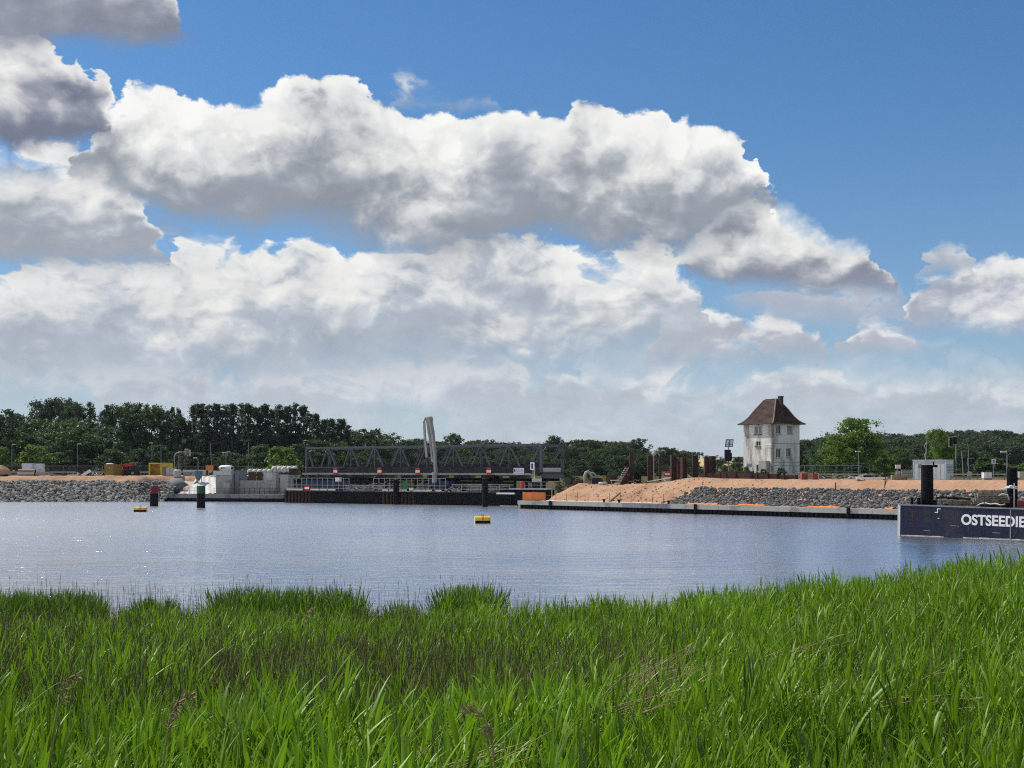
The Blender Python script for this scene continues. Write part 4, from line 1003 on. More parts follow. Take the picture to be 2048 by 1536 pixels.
# red-white-red boards hung along the walkway
for i, px in enumerate((682, 770, 846, 988)):
    p = bw(px, -1.42); s = p.y / F
    t = thing('red_white_board', f'red and white striped navigation board on the bridge, {ORD[i]} from the left', 'sign', (p.x, p.y, zat(950, p.y)), BROT, 'navigation boards on the bridge')
    w, h = 10.5 * s, 14.5 * s
    MB().lo((-w / 2, -0.04, 0), (w / 2, 0.04, h / 3 - .004)).build('red_stripe', M['red'], t); MB().lo((-w / 2, -0.04, h / 3), (w / 2, 0.04, 2 * h / 3)).build('white_stripe', M['white'], t)
    MB().lo((-w / 2, -0.04, 2 * h / 3 + .004), (w / 2, 0.04, h)).build('red_stripe', M['red'], t); MB().bar((0, 0.08, 0.0), (0, 0.08, h + .1), 0.06).build('bracket', M['darkgrey'], t)
p = bw(1048, -1.42); s = p.y / F
t = thing('site_banner', 'white and pale blue printed board on the right end of the bridge', 'banner', (p.x, p.y, zat(949, p.y)), BROT)
MB().lo((-12.5 * s, -0.03, 0), (12.5 * s, 0.03, 13 * s)).build('board', M['white'], t)
MB().lo((-7.5 * s, -0.036, 5 * s), (11.5 * s, -0.031, 11.8 * s)).build('blue_print', M['signblue'], t)
MB().lo((-11.5 * s, -0.036, 5.5 * s), (-8.6 * s, -0.031, 11 * s)).build('emblem', M['darkgrey'], t)
MB().lo((-11.5 * s, -0.036, 2.2 * s), (11.5 * s, -0.031, 3.6 * s)).build('print_line', M['grey'], t)
p = bw(1078, 0.1); e = p + Vector((-BU.y, BU.x, 0)) * 5.6
bn = MB(); N = 14
for k in range(N + 1):
    q = p.lerp(e, k / N) + BU * (0.32 + 0.06 * math.sin(k * 1.9)); sag = 0.12 * math.sin(PI * k / N)
    bn.v += [(q.x, q.y, 5.85 - .05 * sag), (q.x + 0.02, q.y - .02, 5.0 - sag * 1.6 + 0.05 * math.sin(k * 2.7))]
bn.f = [(2 * k, 2 * k + 2, 2 * k + 3, 2 * k + 1) for k in range(N)]
tag(bn.build('cloth_banner', M['tarp'], None, True), 'sagging white cloth banner across the right end of the bridge', 'banner')

# pivot pier and timber fenders under the bridge
c = bw(870, BW / 2)
t = thing('bridge_pier', 'dark round pivot pier under the middle of the bridge', 'pier', (c.x, c.y, 0), BROT)
MB().tube((0, 0, -2), (0, 0, 3.3), 3.6, n=20).build('pier_drum', M['concdark'], t); MB().tube((0, 0, 3.3), (0, 0, 3.75), 2.4, n=20).build('turntable', M['black'], t)
for i, px in enumerate((640, 730, 960, 1050)):
    c = bw(px, BW / 2); t = thing('support_trestle', f'dark steel trestle below the bridge, {ORD[i]} from the left', 'trestle', (c.x, c.y, 0), BROT, 'trestles below the bridge')
    for y in (-2.4, 2.4): MB().tube((0, y, -2), (0, y, 3.6), 0.3).build('leg', M['black'], t)
    MB().lo((-0.3, -3.0, 3.45), (0.3, 3.0, 3.74)).build('cap_beam', M['black'], t)
    MB().bar((0, -2.4, 0.6), (0, 2.4, 3.2), 0.12).bar((0.1, 2.4, 0.6), (0.1, -2.4, 3.2), 0.12).build('brace', M['darkgrey'], t)
fw = thing('timber_fender', 'dark horizontal timber fender wall behind the working platform', 'fender', bw(610, -3.2), BROT)
for k in range(6): MB().lo((0, -0.12, 0.2 + k * 0.62), (48, 0.12, 0.62 + k * 0.62)).build('timber', M['black'] if k % 2 else M['darkgrey'], fw)
for k in range(13): MB().tube((k * 4.0, 0.32, -2), (k * 4.0, 0.32, 4.0), 0.22).build('post', M['black'], fw)

# ---------------------------------------------------------------- working platform in sheet piles in front of the bridge
CP = Vector((-38.3, 211.0, 0)); CU = Vector((0.889, -0.458, 0)).normalized(); CROT = math.atan2(CU.y, CU.x); CN = Vector((-CU.y, CU.x, 0))
def cl(px, s=0.0):
    o = CP + CN * s; u = (px - 1024) / F; return (u * o.y - o.x) / (CU.x - CU.y * u)
def cpos(px, s): return CP + CN * s + CU * cl(px, s)
CL_END = cl(1030)
cf = thing('working_platform', 'dark sheet-piled working platform with scaffold rails before the bridge', 'platform', CP, CROT)
pw = 0.70; pr = MB()
pr.add([(x, y, z) for x, y in ((0, 0.0), (0.12, -0.3), (0.47, -0.3), (0.59, 0.0), (0.70, 0.0)) for z in (-2.5, 1.92)], [(2 * k, 2 * k + 2, 2 * k + 3, 2 * k + 1) for k in range(4)])
prm = pr.mesh('sheet_pile', M['sheet']); fl = MB(); fl.lo((0, -0.06, -2.5), (0.69, 0.0, 1.92)); flm = fl.mesh('steel_plate', M['black'])
k = 0
while k * pw < CL_END:
    x = k * pw; corr = x < cl(622) or cl(765) < x < cl(832)
    share(prm if corr else flm, 'sheet_pile' if corr else 'steel_plate', cf, (x, 0 if corr else -0.12, 0)); k += 1
MB().lo((-0.1, -0.34, 1.93), (CL_END, 0.1, 2.06)).build('capping_beam', M['darkgrey'], cf)
MB().lo((0.0, 0.12, 1.8), (CL_END, 6.0, 2.0)).build('deck', M['wood'], cf)
def scaff(a, b, h, step, name='scaffold_post'):
    n = max(2, int((b - a) / step))
    for k in range(n + 1): MB().bar((a + (b - a) * k / n, -0.1, 2.05), (a + (b - a) * k / n, -0.1, 2.05 + h), 0.075).build(name, M['grey'], cf)
    for z in (0.45, 0.95, h): MB().bar((a, -0.1, 2.05 + z), (b, -0.1, 2.05 + z), 0.07).build('scaffold_rail', M['grey'], cf)
scaff(cl(573), cl(699), 2.1, 1.05); scaff(cl(748), cl(892), 2.1, 1.0); scaff(cl(905), cl(1020), 1.2, 1.6)
for a, b in ((575, 607), (622, 640), (641, 655), (657, 672), (766, 778), (780, 791), (800, 815), (828, 845), (846, 852), (853, 865), (872, 884)):
    MB().lo((cl(a), -0.2, 2.1), (cl(b), -0.14, 2.38)).build('toe_board', M['paleboard'], cf)
for a, b in ((605, 640), (640, 676), (676, 700)):
    MB().lo((cl(a, 1.5), 1.4, 2.0), (cl(b, 1.5) - 0.06, 1.56, 3.75)).build('formwork_panel', M['blue'], cf)
for k in range(9): MB().bar((cl(770 + k * 13, 1.3), 1.3, 2.0), (cl(770 + k * 13, 1.3), 1.3, 3.9 + .3 * (k % 2)), 0.12).build('formwork_strut', M['darkgrey'], cf)
for k in range(5): MB().bar((cl(755 + k * 24, 1.2), 1.2, 2.1), (cl(775 + k * 24, 1.2), 1.2, 3.8), 0.08).build('scaffold_brace', M['grey'], cf)
# loose beams, bars and boxes on the platform
def beam_pile(label, pxa, pxb, s, n, seed, m, h0=2.0, th=0.16):
    r = random.Random(seed); a = cpos(pxa, s); L = (cpos(pxb, s) - a).length
    t = thing('beam_stack', label, 'beams', (a.x, a.y, h0), CROT)
    for k in range(n):
        lay, j = divmod(k, 3); z = 0.1 + lay * (th + 0.12)
        MB().bar((r.uniform(-.3, .4), j * .5 + r.uniform(-.1, .1), z + r.uniform(-.03, .03)), (L + r.uniform(-.9, .3), j * .5 + r.uniform(-.12, .12), z + r.uniform(-.03, .05)), th).build('beam', m if k % 3 else M['grey'], t)
    for x in (L * .2, L * .8): MB().lo((x - .06, -.2, 0), (x + .06, 1.3, 0.05 + n / 3 * .28)).build('stake', M['wood'], t)
beam_pile('low stack of steel beams on the platform under the bridge, left heap', 690, 752, 0.6, 12, 1, M['wood'])
beam_pile('stack of grey beams on the platform right of the blue machine', 932, 966, 0.5, 12, 2, M['wood'])
beam_pile('small stack of beams on the platform right of the front pile', 978, 998, 0.6, 9, 3, M['wood'])
def rubble(name, label, cat, px, s, z, r0, n, m, seed, base=None, wide=1.6):
    r = random.Random(seed); b = base or cpos(px, s); t = thing(name, label, cat, (b.x, b.y, z), CROT)
    for k in range(n):
        p = Vector((r.uniform(-wide, wide), r.uniform(-.5, .5), r.uniform(.05, .45))); q = p + Vector((r.uniform(-1.1, 1.1), r.uniform(-.4, .4), r.uniform(-.25, .4)))
        MB().bar(p, q, r.uniform(.04, .11)).build('bar', m[k % len(m)], t)
    return t
rubble('scrap_heap', 'tangle of pale steel bars on the platform under the bridge', 'scrap', 720, 0.3, 2.05, 1, 16, [M['grey'], M['wood'], M['boom']], 4)
rubble('scrap_heap', 'tangle of bent bars and hoses right of the blue machine', 'scrap', 908, 0.3, 2.05, 1, 16, [M['boom'], M['wood'], M['paleboard']], 5)
rubble('scrap_heap', 'bars leaning in the scaffold left of the green sheet', 'scrap', 757, 0.2, 2.4, 1, 12, [M['grey'], M['boom']], 6, wide=1.0)
def small(name, label, cat, px, py_top, py_bot, w, d, dep, m, rot=None, group=None, extra=None):
    """a box-like object spanning the given rows at depth d, with a lid or frame as its part"""
    z0, z1 = zat(py_bot, d), zat(py_top, d); ww = w * d / F
    t = thing(name, label, cat, (xat(px, d), d, z0), CROT if rot is None else rot, group)
    MB().lo((-ww / 2, -dep / 2, 0), (ww / 2, dep / 2, (z1 - z0) * .93)).build('body', m, t)
    MB().lo((-ww / 2 - .02, -dep / 2 - .02, (z1 - z0) * .93), (ww / 2 + .02, dep / 2 + .02, z1 - z0)).build('lid', extra or m, t)
    return t
def P2(px, s): return cpos(px, s).y
small('equipment_box', 'pale beige box hanging at the scaffold under the bridge', 'box', 677, 955, 963, 10, P2(677, -.1), .7, M['paleboard'])
t = thing('barrier_board', 'red and white barrier board on the left end of the platform', 'barrier', cpos(614, -.25), CROT)
for k in range(3): MB().lo((-.45, -.05, 2.1 + k * .26), (.45, .05, 2.35 + k * .26)).build('stripe', M['white'] if k == 1 else M['red'], t)
b = cpos(810, -.2); t = thing('green_sheet', 'green sheet hung on the scaffold beside the front pile', 'sheet', b, CROT)
g = MB()
for k in range(7): g.v += [(-.5 + k / 6, .05 * math.sin(k * 2.1), 3.6), (-.5 + k / 6, .06 * math.sin(k * 1.7 + 1), 2.55)]
g.f = [(2 * k, 2 * k + 1, 2 * k + 3, 2 * k + 2) for k in range(6)]; g.build('cloth', M['teal'], t, True); MB().bar((-.6, 0.08, 3.62), (.6, .08, 3.62), .06).build('rod', M['grey'], t)
small('site_box', 'small white box on the platform rail right of the green sheet', 'box', 823, 976, 981, 8, P2(823, -.3), .4, M['paleboard'])
# concrete pump with folded boom
pp = cpos(882, 2.2); D = pp.y
t = thing('concrete_pump', 'blue concrete pump with tall folded pale grey boom before the bridge', 'concrete pump', (pp.x, pp.y, 2.0), CROT)
MB().lo((-1.9, -.8, .55), (1.9, .8, 1.75)).build('machine_body', M['blue'], t)
MB().lo((-2.0, -.85, 1.76), (-.6, .85, 1.95)).build('cover', M['petrol'], t)
for x in (-1.4, 1.4):
    for y in (-.7, .7): MB().tube((x, y - .12, .45), (x, y + .12, .45), .45, n=14).build('wheel', M['tyre'], t)
L = lambda px, py: Vector(((px - 882) * D / F, -.9, zat(py, D) - 2.0))
MB().tube(L(874, 965), L(874, 944), .45, .38, 10).tube(L(874, 950), L(874, 946), .62, .62, 10).build('turret', M['boom'], t)
def arm(name, pts, w0, w1, y):
    mb = MB(); n = len(pts)
    for k in range(n - 1):
        p, q = L(*pts[k]), L(*pts[k + 1]); p.y = q.y = y
        mb.bar(p, q, .34, w0 + (w1 - w0) * (k + .5) / (n - 1), up=(0, 1, 0))
    return mb.build(name, M['boom'], t)
arm('boom_section', [(877, 948), (875, 905), (870, 868), (864, 838)], .46, .95, -1.0); arm('boom_section', [(856, 838), (861, 870), (868, 925)], 1.15, .75, -.45); arm('boom_section', [(851.5, 842), (854, 880), (858, 915)], .26, .22, -1.2)
a = MB(); a.path([L(868, 842), L(866, 835.5), L(861, 834.5), L(858, 838)], [.22, .26, .26, .22], 8); a.path([L(860, 842), L(858, 836), L(853, 835), L(850.5, 841)], [.18, .2, .2, .16], 8); a.build('boom_joint', M['boom'], t, True)
h = MB(); h.path([L(850.5, 840), L(852, 870), L(856, 915), L(858, 935)], .1, 6); h.path([L(866, 925), L(872, 932), L(876, 945)], .12, 6); h.build('hose', M['darkgrey'], t, True)
MB().bar(L(880, 940), L(872, 905), .14).build('hydraulic_ram', M['grey'], t)
# guide piles in the water before the platform
def pile(label, px, top, bot, w, m_top, m_low, split, name='mooring_pile', cat='pile', group=None, d=None):
    d = d or EYE * F / (bot - HORIZON); r = w * d / F / 2; zt = zat(top, d)
    t = thing(name, label, cat, (xat(px, d), d, 0), 0, group)
    zs = zat(split, d) if split else -.2
    if split: MB().tube((0, 0, zs), (0, 0, zt), r, n=20).build('painted_top', m_top, t)
    MB().tube((0, 0, -3), (0, 0, zs if split else zt), r * (.985 if split else 1), n=20).build('shaft', m_low, t)
    MB().tube((0, 0, zt), (0, 0, zt + .06), r * 1.04, r * .9, n=20).build('cap', M['darkgrey'] if not split else m_top, t)
    return t
pile('black steel pile in the water with a dark red painted top', 308, 972, 1012, 16.5, M['darkred'], M['black'], 987)
pile('black steel pile in the water with a dark green painted top', 402, 972, 1015.5, 17, M['green'], M['black'], 987)
pile('dark steel pile standing before the platform beside the green sheet', 792, 960, 1009, 11.5, None, M['black'], None)
pile('dark steel pile before the platform near its right end', 970, 957, 1013.5, 11.5, None, M['black'], None)
pile('dark pile half hidden behind the right end of the platform', 993, 943, 1000, 10, None, M['black'], None, d=203)
# buoys
def buoy(label, px, top, bot, w):
    d = EYE * F / (bot - HORIZON - 1.5); L_ = w * d / F; r = (bot - top) * d / F * .56
    t = thing('barrel_buoy', label, 'buoy', (xat(px, d), d, r * .72), 0.1, 'yellow barrel buoys')
    b = MB(); n = 9; b.path([(-L_ / 2, 0, 0), (-L_ / 2 + .06, 0, 0), (-.12, 0, 0), (.12, 0, 0), (L_ / 2 - .06, 0, 0), (L_ / 2, 0, 0)], [r * .9, r, r, r, r, r * .9], 24); b.build('barrel', M['buoy'], t, False)
    o = MB(); o.path([(-.11, 0, 0), (.11, 0, 0)], r * 1.025, 24); o.build('orange_band', M['orange'], t)
    for x in (-L_ / 2 + .05, L_ / 2 - .05): MB().path([(x - .03, 0, 0), (x + .03, 0, 0)], r * 1.03, 24).build('rim', M['buoy'], t)
    MB().path([(-.12, 0, r), (-.1, 0, r + .14), (.1, 0, r + .14), (.12, 0, r)], .025, 6).build('lifting_eye', M['rust'], t)
    MB().path([(-L_ / 2 * .98, 0, -.02), (L_ / 2 * .98, 0, -.02)], r * 1.01, 24).build('dark_underside', M['black'], t, False).location = (0, 0, -r * .12)  # black sleeve set slightly lower, darkens the underside of the barrel
buoy('small yellow barrel buoy floating left of the red-topped pile', 281, 1014.5, 1025, 25)
buoy('larger yellow barrel buoy with orange band in mid water', 965, 1033, 1048, 31)
# jetty bits at the right end of the platform
t = thing('landing_stage', 'low dark landing stage with pale board beside the quay end', 'landing stage', (xat(1052, 188), 188, 0), CROT)
MB().lo((-2.2, -1.4, 2.55), (4.2, 1.4, 2.75)).build('deck', M['grey'], t)
for x in (-1.9, 0.4, 2.6, 4.0):
    for y in (-1.2, 1.2): MB().tube((x, y, -2), (x, y, 2.55), .16).build('leg', M['black'], t)
MB().lo((-4.2, -1.6, 1.85), (-1.2, -1.2, 2.1)).build('pale_board', M['white'], t); MB().lo((-3.9, -1.1, -.3), (3.6, 1.2, 2.5)).build('inner_wall', M['black'], t)
MB().bar((-3.5, -1.8, .1), (-.5, -1.8, .1), .1).build('mooring_bar', M['paleboard'], t)
for zz in (3.2, 3.7): MB().bar((-2.1, 1.3, zz), (4.1, 1.3, zz), .07).build('handrail', M['grey'], t)
for x in (-2.1, -.2, 1.8, 4.0): MB().bar((x, 1.3, 2.7), (x, 1.3, 3.72), .07).build('rail_post', M['grey'], t)
t = thing('red_drum', 'bright red drum on the landing stage', 'drum', (xat(1044, 187.5), 187.5, 2.76), 0)
MB().tube((0, 0, 0), (0, 0, .85), .3, n=16).build('barrel', M['red'], t); MB().tube((0, 0, .85), (0, 0, .9), .31, n=16).build('lid', M['red'], t)
t = thing('signal_mast', 'pale grey signal mast with ladder and box at the right bridge end', 'mast', (xat(1070, 190), 190, 2.76), CROT)
MB().lo((-.35, -.3, 0), (.9, .3, .95)).build('base_cabinet', M['darkgrey'], t); MB().lo((-.35, -.34, .96), (1.0, .34, 1.45)).build('pale_box', M['paleboard'], t)
for x in (-.35, -.05): MB().bar((x, 0, 1.45), (x, 0, 3.0), .07).build('ladder_rail', M['paleboard'], t)
for k in range(6): MB().bar((-.35, 0, 1.6 + k * .25), (-.05, 0, 1.6 + k * .25), .05).build('rung', M['paleboard'], t)
MB().lo((-.75, -.12, 2.75), (-.1, .12, 3.9)).build('signal_board', M['white'], t); MB().lo((-.55, -.16, 2.95), (-.3, -.13, 3.7)).build('signal_slot', M['darkgrey'], t)
p = quay(on_quay(1066, .5), .7)
t = thing('orange_fence', 'orange plastic mesh fence on the left end of the quay beam', 'fence', (p[0], p[1], 1.16), math.atan2(QT[1], QT[0]))
for k, (x0, x1) in enumerate(((-2.2, -.1), (0.0, 2.2))):
    g = MB()
    for j in range(9): g.bar((x0, 0, .08 + j * .13), (x1, 0, .08 + j * .13), .02, .075)
    for j in range(13): g.bar((x0 + (x1 - x0) * j / 12, -.012, .05), (x0 + (x1 - x0) * j / 12, -.012, 1.18), .02, .05)
    g.build('mesh_panel', M['orange'], t)
for x in (-2.2, -.05, 2.2): MB().bar((x, .05, 0), (x, .05, 1.3), .07).build('fence_post', M['rust'], t)
g = MB(); g.add([(-2.2, .03, .1), (-2.2, .03, 1.15), (-2.25, 1.8, 1.1), (-2.25, 1.8, .1)], [(0, 1, 2, 3)]); g.build('side_sheet', M['orange'], t)
tag(MB().lo((0, 0, 0), (6, 2.2, .1)).box((1.0, 1.1, -.5), (.3, 2.0, 1.0)).box((5.0, 1.1, -.5), (.3, 2.0, 1.0)).build('green_pontoon', M['petrol'], None, False, (xat(1012, 196), 196, 2.5), (0, 0, CROT)), 'blue-green flat deck behind the right end of the platform', 'deck')

# ---------------------------------------------------------------- left shore: pontoon, concrete works, site yard
GL = LAND + .12
d0, d1 = 221.0, 214.5
A = Vector((xat(283, d0), d0, 0)); Bq = Vector((xat(566, d1), d1, 0)); LP = (Bq - A).length; LROT = math.atan2((Bq - A).y, (Bq - A).x)
t = thing('work_pontoon', 'long low dark grey pontoon with raked bow and railing at left', 'pontoon', A, LROT)
hp = MB(); hp.prism([(-2.4, 1.62), (-2.0, 1.0), (-.6, .25), (1.2, -.5), (LP, -.5), (LP, .62), (-1.7, .62)][:0] or [(-2.6, 1.75), (-1.2, .55), (.6, -.4), (LP, -.4), (LP, .58), (-.9, .58)], 0, 5.5); hp.build('lower_hull', M['black'], t)
hp = MB(); hp.prism([(-2.6, 1.77), (-.92, .60), (LP, .60), (LP, 1.32), (.3, 1.32), (-.8, 1.6)], .02, 5.5); hp.build('hull', M['concdark'], t)
for k in range(28):
    x = .6 + (LP - 1.2) * k / 27
    if abs(x - 13) < .9: continue
    MB().bar((x, .12, 1.32), (x, .12, 2.38), .07).build('rail_post', M['rust'] if k > 8 else M['darkgrey'], t)
for a_, b_ in ((.6, 12.0), (13.9, LP - .6)):
    for z in (1.85, 2.36): MB().bar((a_, .12, z), (b_, .12, z), .07).build('handrail', M['darkgrey'], t)
for k in range(7): MB().box((.4 + k * .75, -.06, .98), (.5, .16, .55)).build('fender_pad', M['white'], t)
MB().box((1.2, 1.6, 1.9), (2.2, 1.8, 1.1)).build('deck_box', M['darkgrey'], t); MB().tube((6.0, .9, 1.4), (6.9, .9, 1.9), .35).build('winch', M['black'], t)
def conc(name, label, cat, pxa, pxb, top, bot, d, dep, m, lid=None):
    z0, z1 = zat(bot, d), zat(top, d); w = (pxb - pxa) * d / F
    t = thing(name, label, cat, (xat((pxa + pxb) / 2, d), d, z0), LROT)
    MB().lo((-w / 2, 0, 0), (w / 2, dep, z1 - z0)).build('block', m, t)
    if lid: MB().lo((-w / 2 - .25, -.25, z1 - z0 + .002), (w / 2 + .1, dep, z1 - z0 + lid)).build('cap_slab', m, t)
    return t
t = conc('concrete_abutment', 'stepped pale concrete abutment with overhanging cap slab at left', 'abutment', 430, 466, 950, 990, 219.5, 4.0, M['concrete'])
MB().lo((-1.9, -.35, 3.52), (1.5, 4, 4.25)).build('cap_slab', M['concpale'], t); MB().lo((1.75, .6, 0), (2.5, 4, 4.3)).build('side_wall', M['concdark'], t); MB().lo((.2, -.8, 0), (1.6, -.01, 2.2)).build('footing', M['concrete'], t)
t = conc('concrete_wall', 'long grey concrete wall between abutment and platform', 'wall', 470, 556, 961, 990, 219.0, 1.2, M['concrete'])
for x in (-2.4, 0.2, 2.6): MB().lo((x - .02, -.012, 0), (x + .02, -.004, 2.5)).build('joint', M['concdark'], t)
for i, (a_, b_, m_, lab) in enumerate(((496, 512, 'rust', 'dark brown formwork panel on the concrete wall, left one'), (513.5, 525, 'rust', 'dark brown formwork panel on the concrete wall, right one'), (526, 545, 'concpale', 'pale square formwork panel on the concrete wall'))):
    d = 219.6; w = (b_ - a_) * d / F; t = thing('formwork_panel', lab, 'panel', (xat((a_ + b_) / 2, d), d, zat(961, d)), LROT)
    MB().lo((-w / 2, 0, 0), (w / 2, .12, (17 if m_ == 'rust' else 15) * d / F)).build('plate', M[m_], t)
    for x in (-w * .3, w * .3): MB().bar((x, .16, 0), (x, .16, 1.2), .08).build('stiffener', M['darkgrey'], t)
small('steel_column', 'grey square column at the right end of the concrete wall', 'column', 551, 945, 985, 9, 218.5, .8, M['concrete'])
small('plant_cabinet', 'grey green plant cabinet between concrete wall and platform', 'cabinet', 574, 950, 984, 20, 217.5, 1.6, M['concrete'])
# white sheeting over a spoil slope
n, m_ = 26, 16; ga = MB(); r = random.Random(3)
for j in range(m_ + 1):
    for i in range(n + 1):
        k, q = i / n, j / m_; px = 372 + (k * 66) + (1 - q) * 0 + q * 22 * (1 - k)
        d = 220.6 + q * 9.0; z = 1.5 + (zat(953, 229) - 1.5) * (q ** .8) - .5 * (1 - k) * (1 - q) + .06 * math.sin(i * 1.1 + j * .35) + r.uniform(-.03, .03)
        ga.v.append((xat(px, d), d, z))
ga.f = [(j * (n + 1) + i, j * (n + 1) + i + 1, (j + 1) * (n + 1) + i + 1, (j + 1) * (n + 1) + i) for j in range(m_) for i in range(n)]
tag(ga.build('white_tarpaulin', M['tarp'], None, True), 'white tarpaulin spread over the slope behind the green-topped pile', 'tarpaulin')
t = thing('spoil_heap', 'grey heap of spoil against the white tarpaulin', 'heap', (xat(352, 227), 227, 2.0), 0)
r = random.Random(8); hb = MB(); hb.ball((0, 0, 0), (2.4, 2.0, 2.0), 14, 8, .12, r); hb.build('mound', M['concdark'], t, True); hb = MB(); hb.ball((3.2, -1.0, -.6), (1.8, 1.4, 1.3), 12, 7, .15, r); hb.build('lower_mound', palesand_mat(), t, True)
t = thing('mixer_hopper', 'green concrete hopper with a chute over the white tarpaulin', 'hopper', (xat(397, 226), 226, 3.4), 0)
hb = MB(); hb.path([(0, 0, 1.9), (0, 0, 1.1), (0, 0, .2)], [.75, .7, .22], 12); hb.build('hopper', M['petrol'], t); MB().bar((0, 0, .3), (-1.4, -.6, -1.3), .5, .35).build('chute', M['concrete'], t)
for x in (-.5, .5): MB().bar((x, .3, -.4), (x, .3, 1.2), .1).build('leg', M['darkgrey'], t)
MB().tube((-.2, 0, 1.9), (-.2, 0, 4.8), .05).build('pole', M['black'], t)
# white big bags in a row
bgm = []
for sd_ in range(3):
    r = random.Random(40 + sd_); b = MB(); b.ball((0, 0, .5), (.56, .56, .58), 12, 8, .07, r)
    b.v = [(max(-.47, min(.47, x)) * (1.02 + .06 * math.sin(z * 5)), max(-.47, min(.47, y)), max(0, min(1.02, z)) + .03 * math.sin(x * 9)) for x, y, z in b.v]; bgm.append(b.mesh('sack', M['tarp'], True))
    s = MB()
    for x in (-.4, .4):
        for y in (-.4, .4): s.path([(x, y, .95), (x * .8, y * .8, 1.18), (x * .5, y * .8, 1.0)], .03, 4, False)
    bgm.append(s.mesh('lifting_loop', M['tarp']))
for i in range(10):
    px = 500 + i * 9.9; d = 236 + RND.uniform(-.4, .4); k = i % 3
    t = thing('bulk_bag', f'white bulk bag in the row left of the bridge, {ORD[i]} from the left', 'bulk bag', (xat(px, d), d, zat(949, d) + (.35 if i > 4 else 0)), RND.uniform(-.3, .3), 'row of white bulk bags')
    sc = 1.0 if i < 5 else 1.2
    share(bgm[2 * k], 'sack', t, scale=(sc, sc, sc)); share(bgm[2 * k + 1], 'lifting_loop', t, scale=(sc, sc, sc))
small('bag_plinth', 'long low block below the right hand bulk bags', 'plinth', 572, 948.5, 956, 52, 236, 1.4, M['concrete'], LROT)
small('rusty_crate', 'brown steel crate at the right end of the bulk bags', 'crate', 589, 937, 950, 17, 233.5, 1.4, M['rust'], LROT)
# containers, cabinets and machines on the left yard
def box_unit(name, label, cat, px, d, w, dep, h, rot, m, parts, z=None):
    t = thing(name, label, cat, (xat(px, d), d, GL if z is None else z), rot)
    MB().lo((-w / 2, 0, .1), (w / 2, dep, h)).build('shell', m, t)
    for x in (-w / 2, w / 2):
        for y in (0, dep): MB().lo((x - .07, y - .07, 0), (x + .07, y + .07, h + .03)).build('corner_post', m, t)
    MB().lo((-w / 2 - .03, -.03, h), (w / 2 + .03, dep + .03, h + .07)).build('roof', m, t)
    parts(t, w, dep, h); return t
def cab_parts(t, w, dep, h):
    MB().lo((-w / 2 + .12, -.03, .2), (w / 2 - .12, -.004, h - .12)).build('door', M['bluewhite'], t); MB().box((w / 2 - .3, -.05, h * .5), (.06, .05, .3)).build('handle', M['darkgrey'], t)
box_unit('site_cabinet', 'white site cabinet on the left yard, left of the pair', 'cabinet', 54, 240, 1.75, 1.5, 2.35, 0.05, M['bluewhite'], cab_parts)
box_unit('site_cabinet', 'white site cabinet on the left yard, right of the pair', 'cabinet', 74, 241, 1.7, 1.5, 2.3, 0.0, M['bluewhite'], cab_parts)
def olive_parts(t, w, dep, h):
    MB().lo((-w / 2 + .2, -.04, .25), (w / 2 - .2, -.004, h - .2)).build('door', M['olive'], t); MB().box((.1, -.06, h * .68), (.12, .04, .35)).build('notice', M['paleboard'], t)
    MB().lo((-w / 2 + .5, -.5, 0), (w / 2 + .1, -.08, .18)).build('pale_step', M['white'], t); MB().ball((-w / 2 + .3, dep * .5, h + .08), (.9, .6, .22), 10, 6).build('roof_cover', M['tarp'], t, True)
box_unit('olive_container', 'olive green container with pale step and roof cover', 'container', 219, 236, 2.15, 2.2, 2.15, -0.35, M['olive'], olive_parts)
t = thing('yellow_container', 'yellow steel container open at its ochre end', 'container', (xat(297.5, 236), 236, GL), -0.1)
W_, D_, H_ = 2.45, 6.0, 2.5; MB().lo((.05, .25, .1), (.12, D_, H_ - .05)).build('side_wall', M['yellow'], t); MB().lo((W_ - .12, .25, .1), (W_ - .05, D_, H_ - .05)).build('side_wall', M['yellow'], t)
MB().lo((.1, 1.4, .1), (W_ - .1, 1.5, H_ - .05)).build('inner_wall', M['ochre'], t); MB().lo((.1, .1, 0), (W_ - .1, D_, .12)).build('floor', M['yellow'], t); MB().lo((0, 0, H_ - .06), (W_, D_, H_)).build('roof', M['yellow'], t)
for x in (0, W_ - .18): MB().lo((x, -.02, 0), (x + .18, .2, H_ - .062)).build('corner_post', M['yellow'], t)
for z in (-.02, H_ - .26): MB().lo((.19, -.03, z), (W_ - .19, .19, z + .2)).build('frame_bar', M['yellow'], t)
MB().lo((1.5, 1.36, H_ - .6), (2.2, 1.39, H_ - .45)).build('notice', M['white'], t)
t = thing('pallet_stack', 'grey wrapped pallets beside the yellow container', 'pallets', (xat(336, 233), 233, GL), -.1)
for k in range(3): MB().lo((-1.1 + k * .75, .0, .12), (-.42 + k * .75, 1.0, 1.75 - .15 * k)).build('wrapped_load', M['concpale'] if k else M['concdark'], t); MB().lo((-1.1 + k * .75, 0, 0), (-.42 + k * .75, 1, .11)).build('pallet', M['wood'], t)
t = thing('water_tank', 'pale grey round tank right of the yellow container', 'tank', (xat(355, 231), 231, GL - .25), 0)
tb = MB(); tb.path([(0, 0, 0), (0, 0, .15), (0, 0, 1.25), (0, 0, 1.5)], [.62, .7, .7, .45], 16); tb.build('vessel', M['concpale'], t); MB().tube((0, 0, 1.5), (0, 0, 1.62), .2, n=10).build('filler_cap', M['darkgrey'], t)
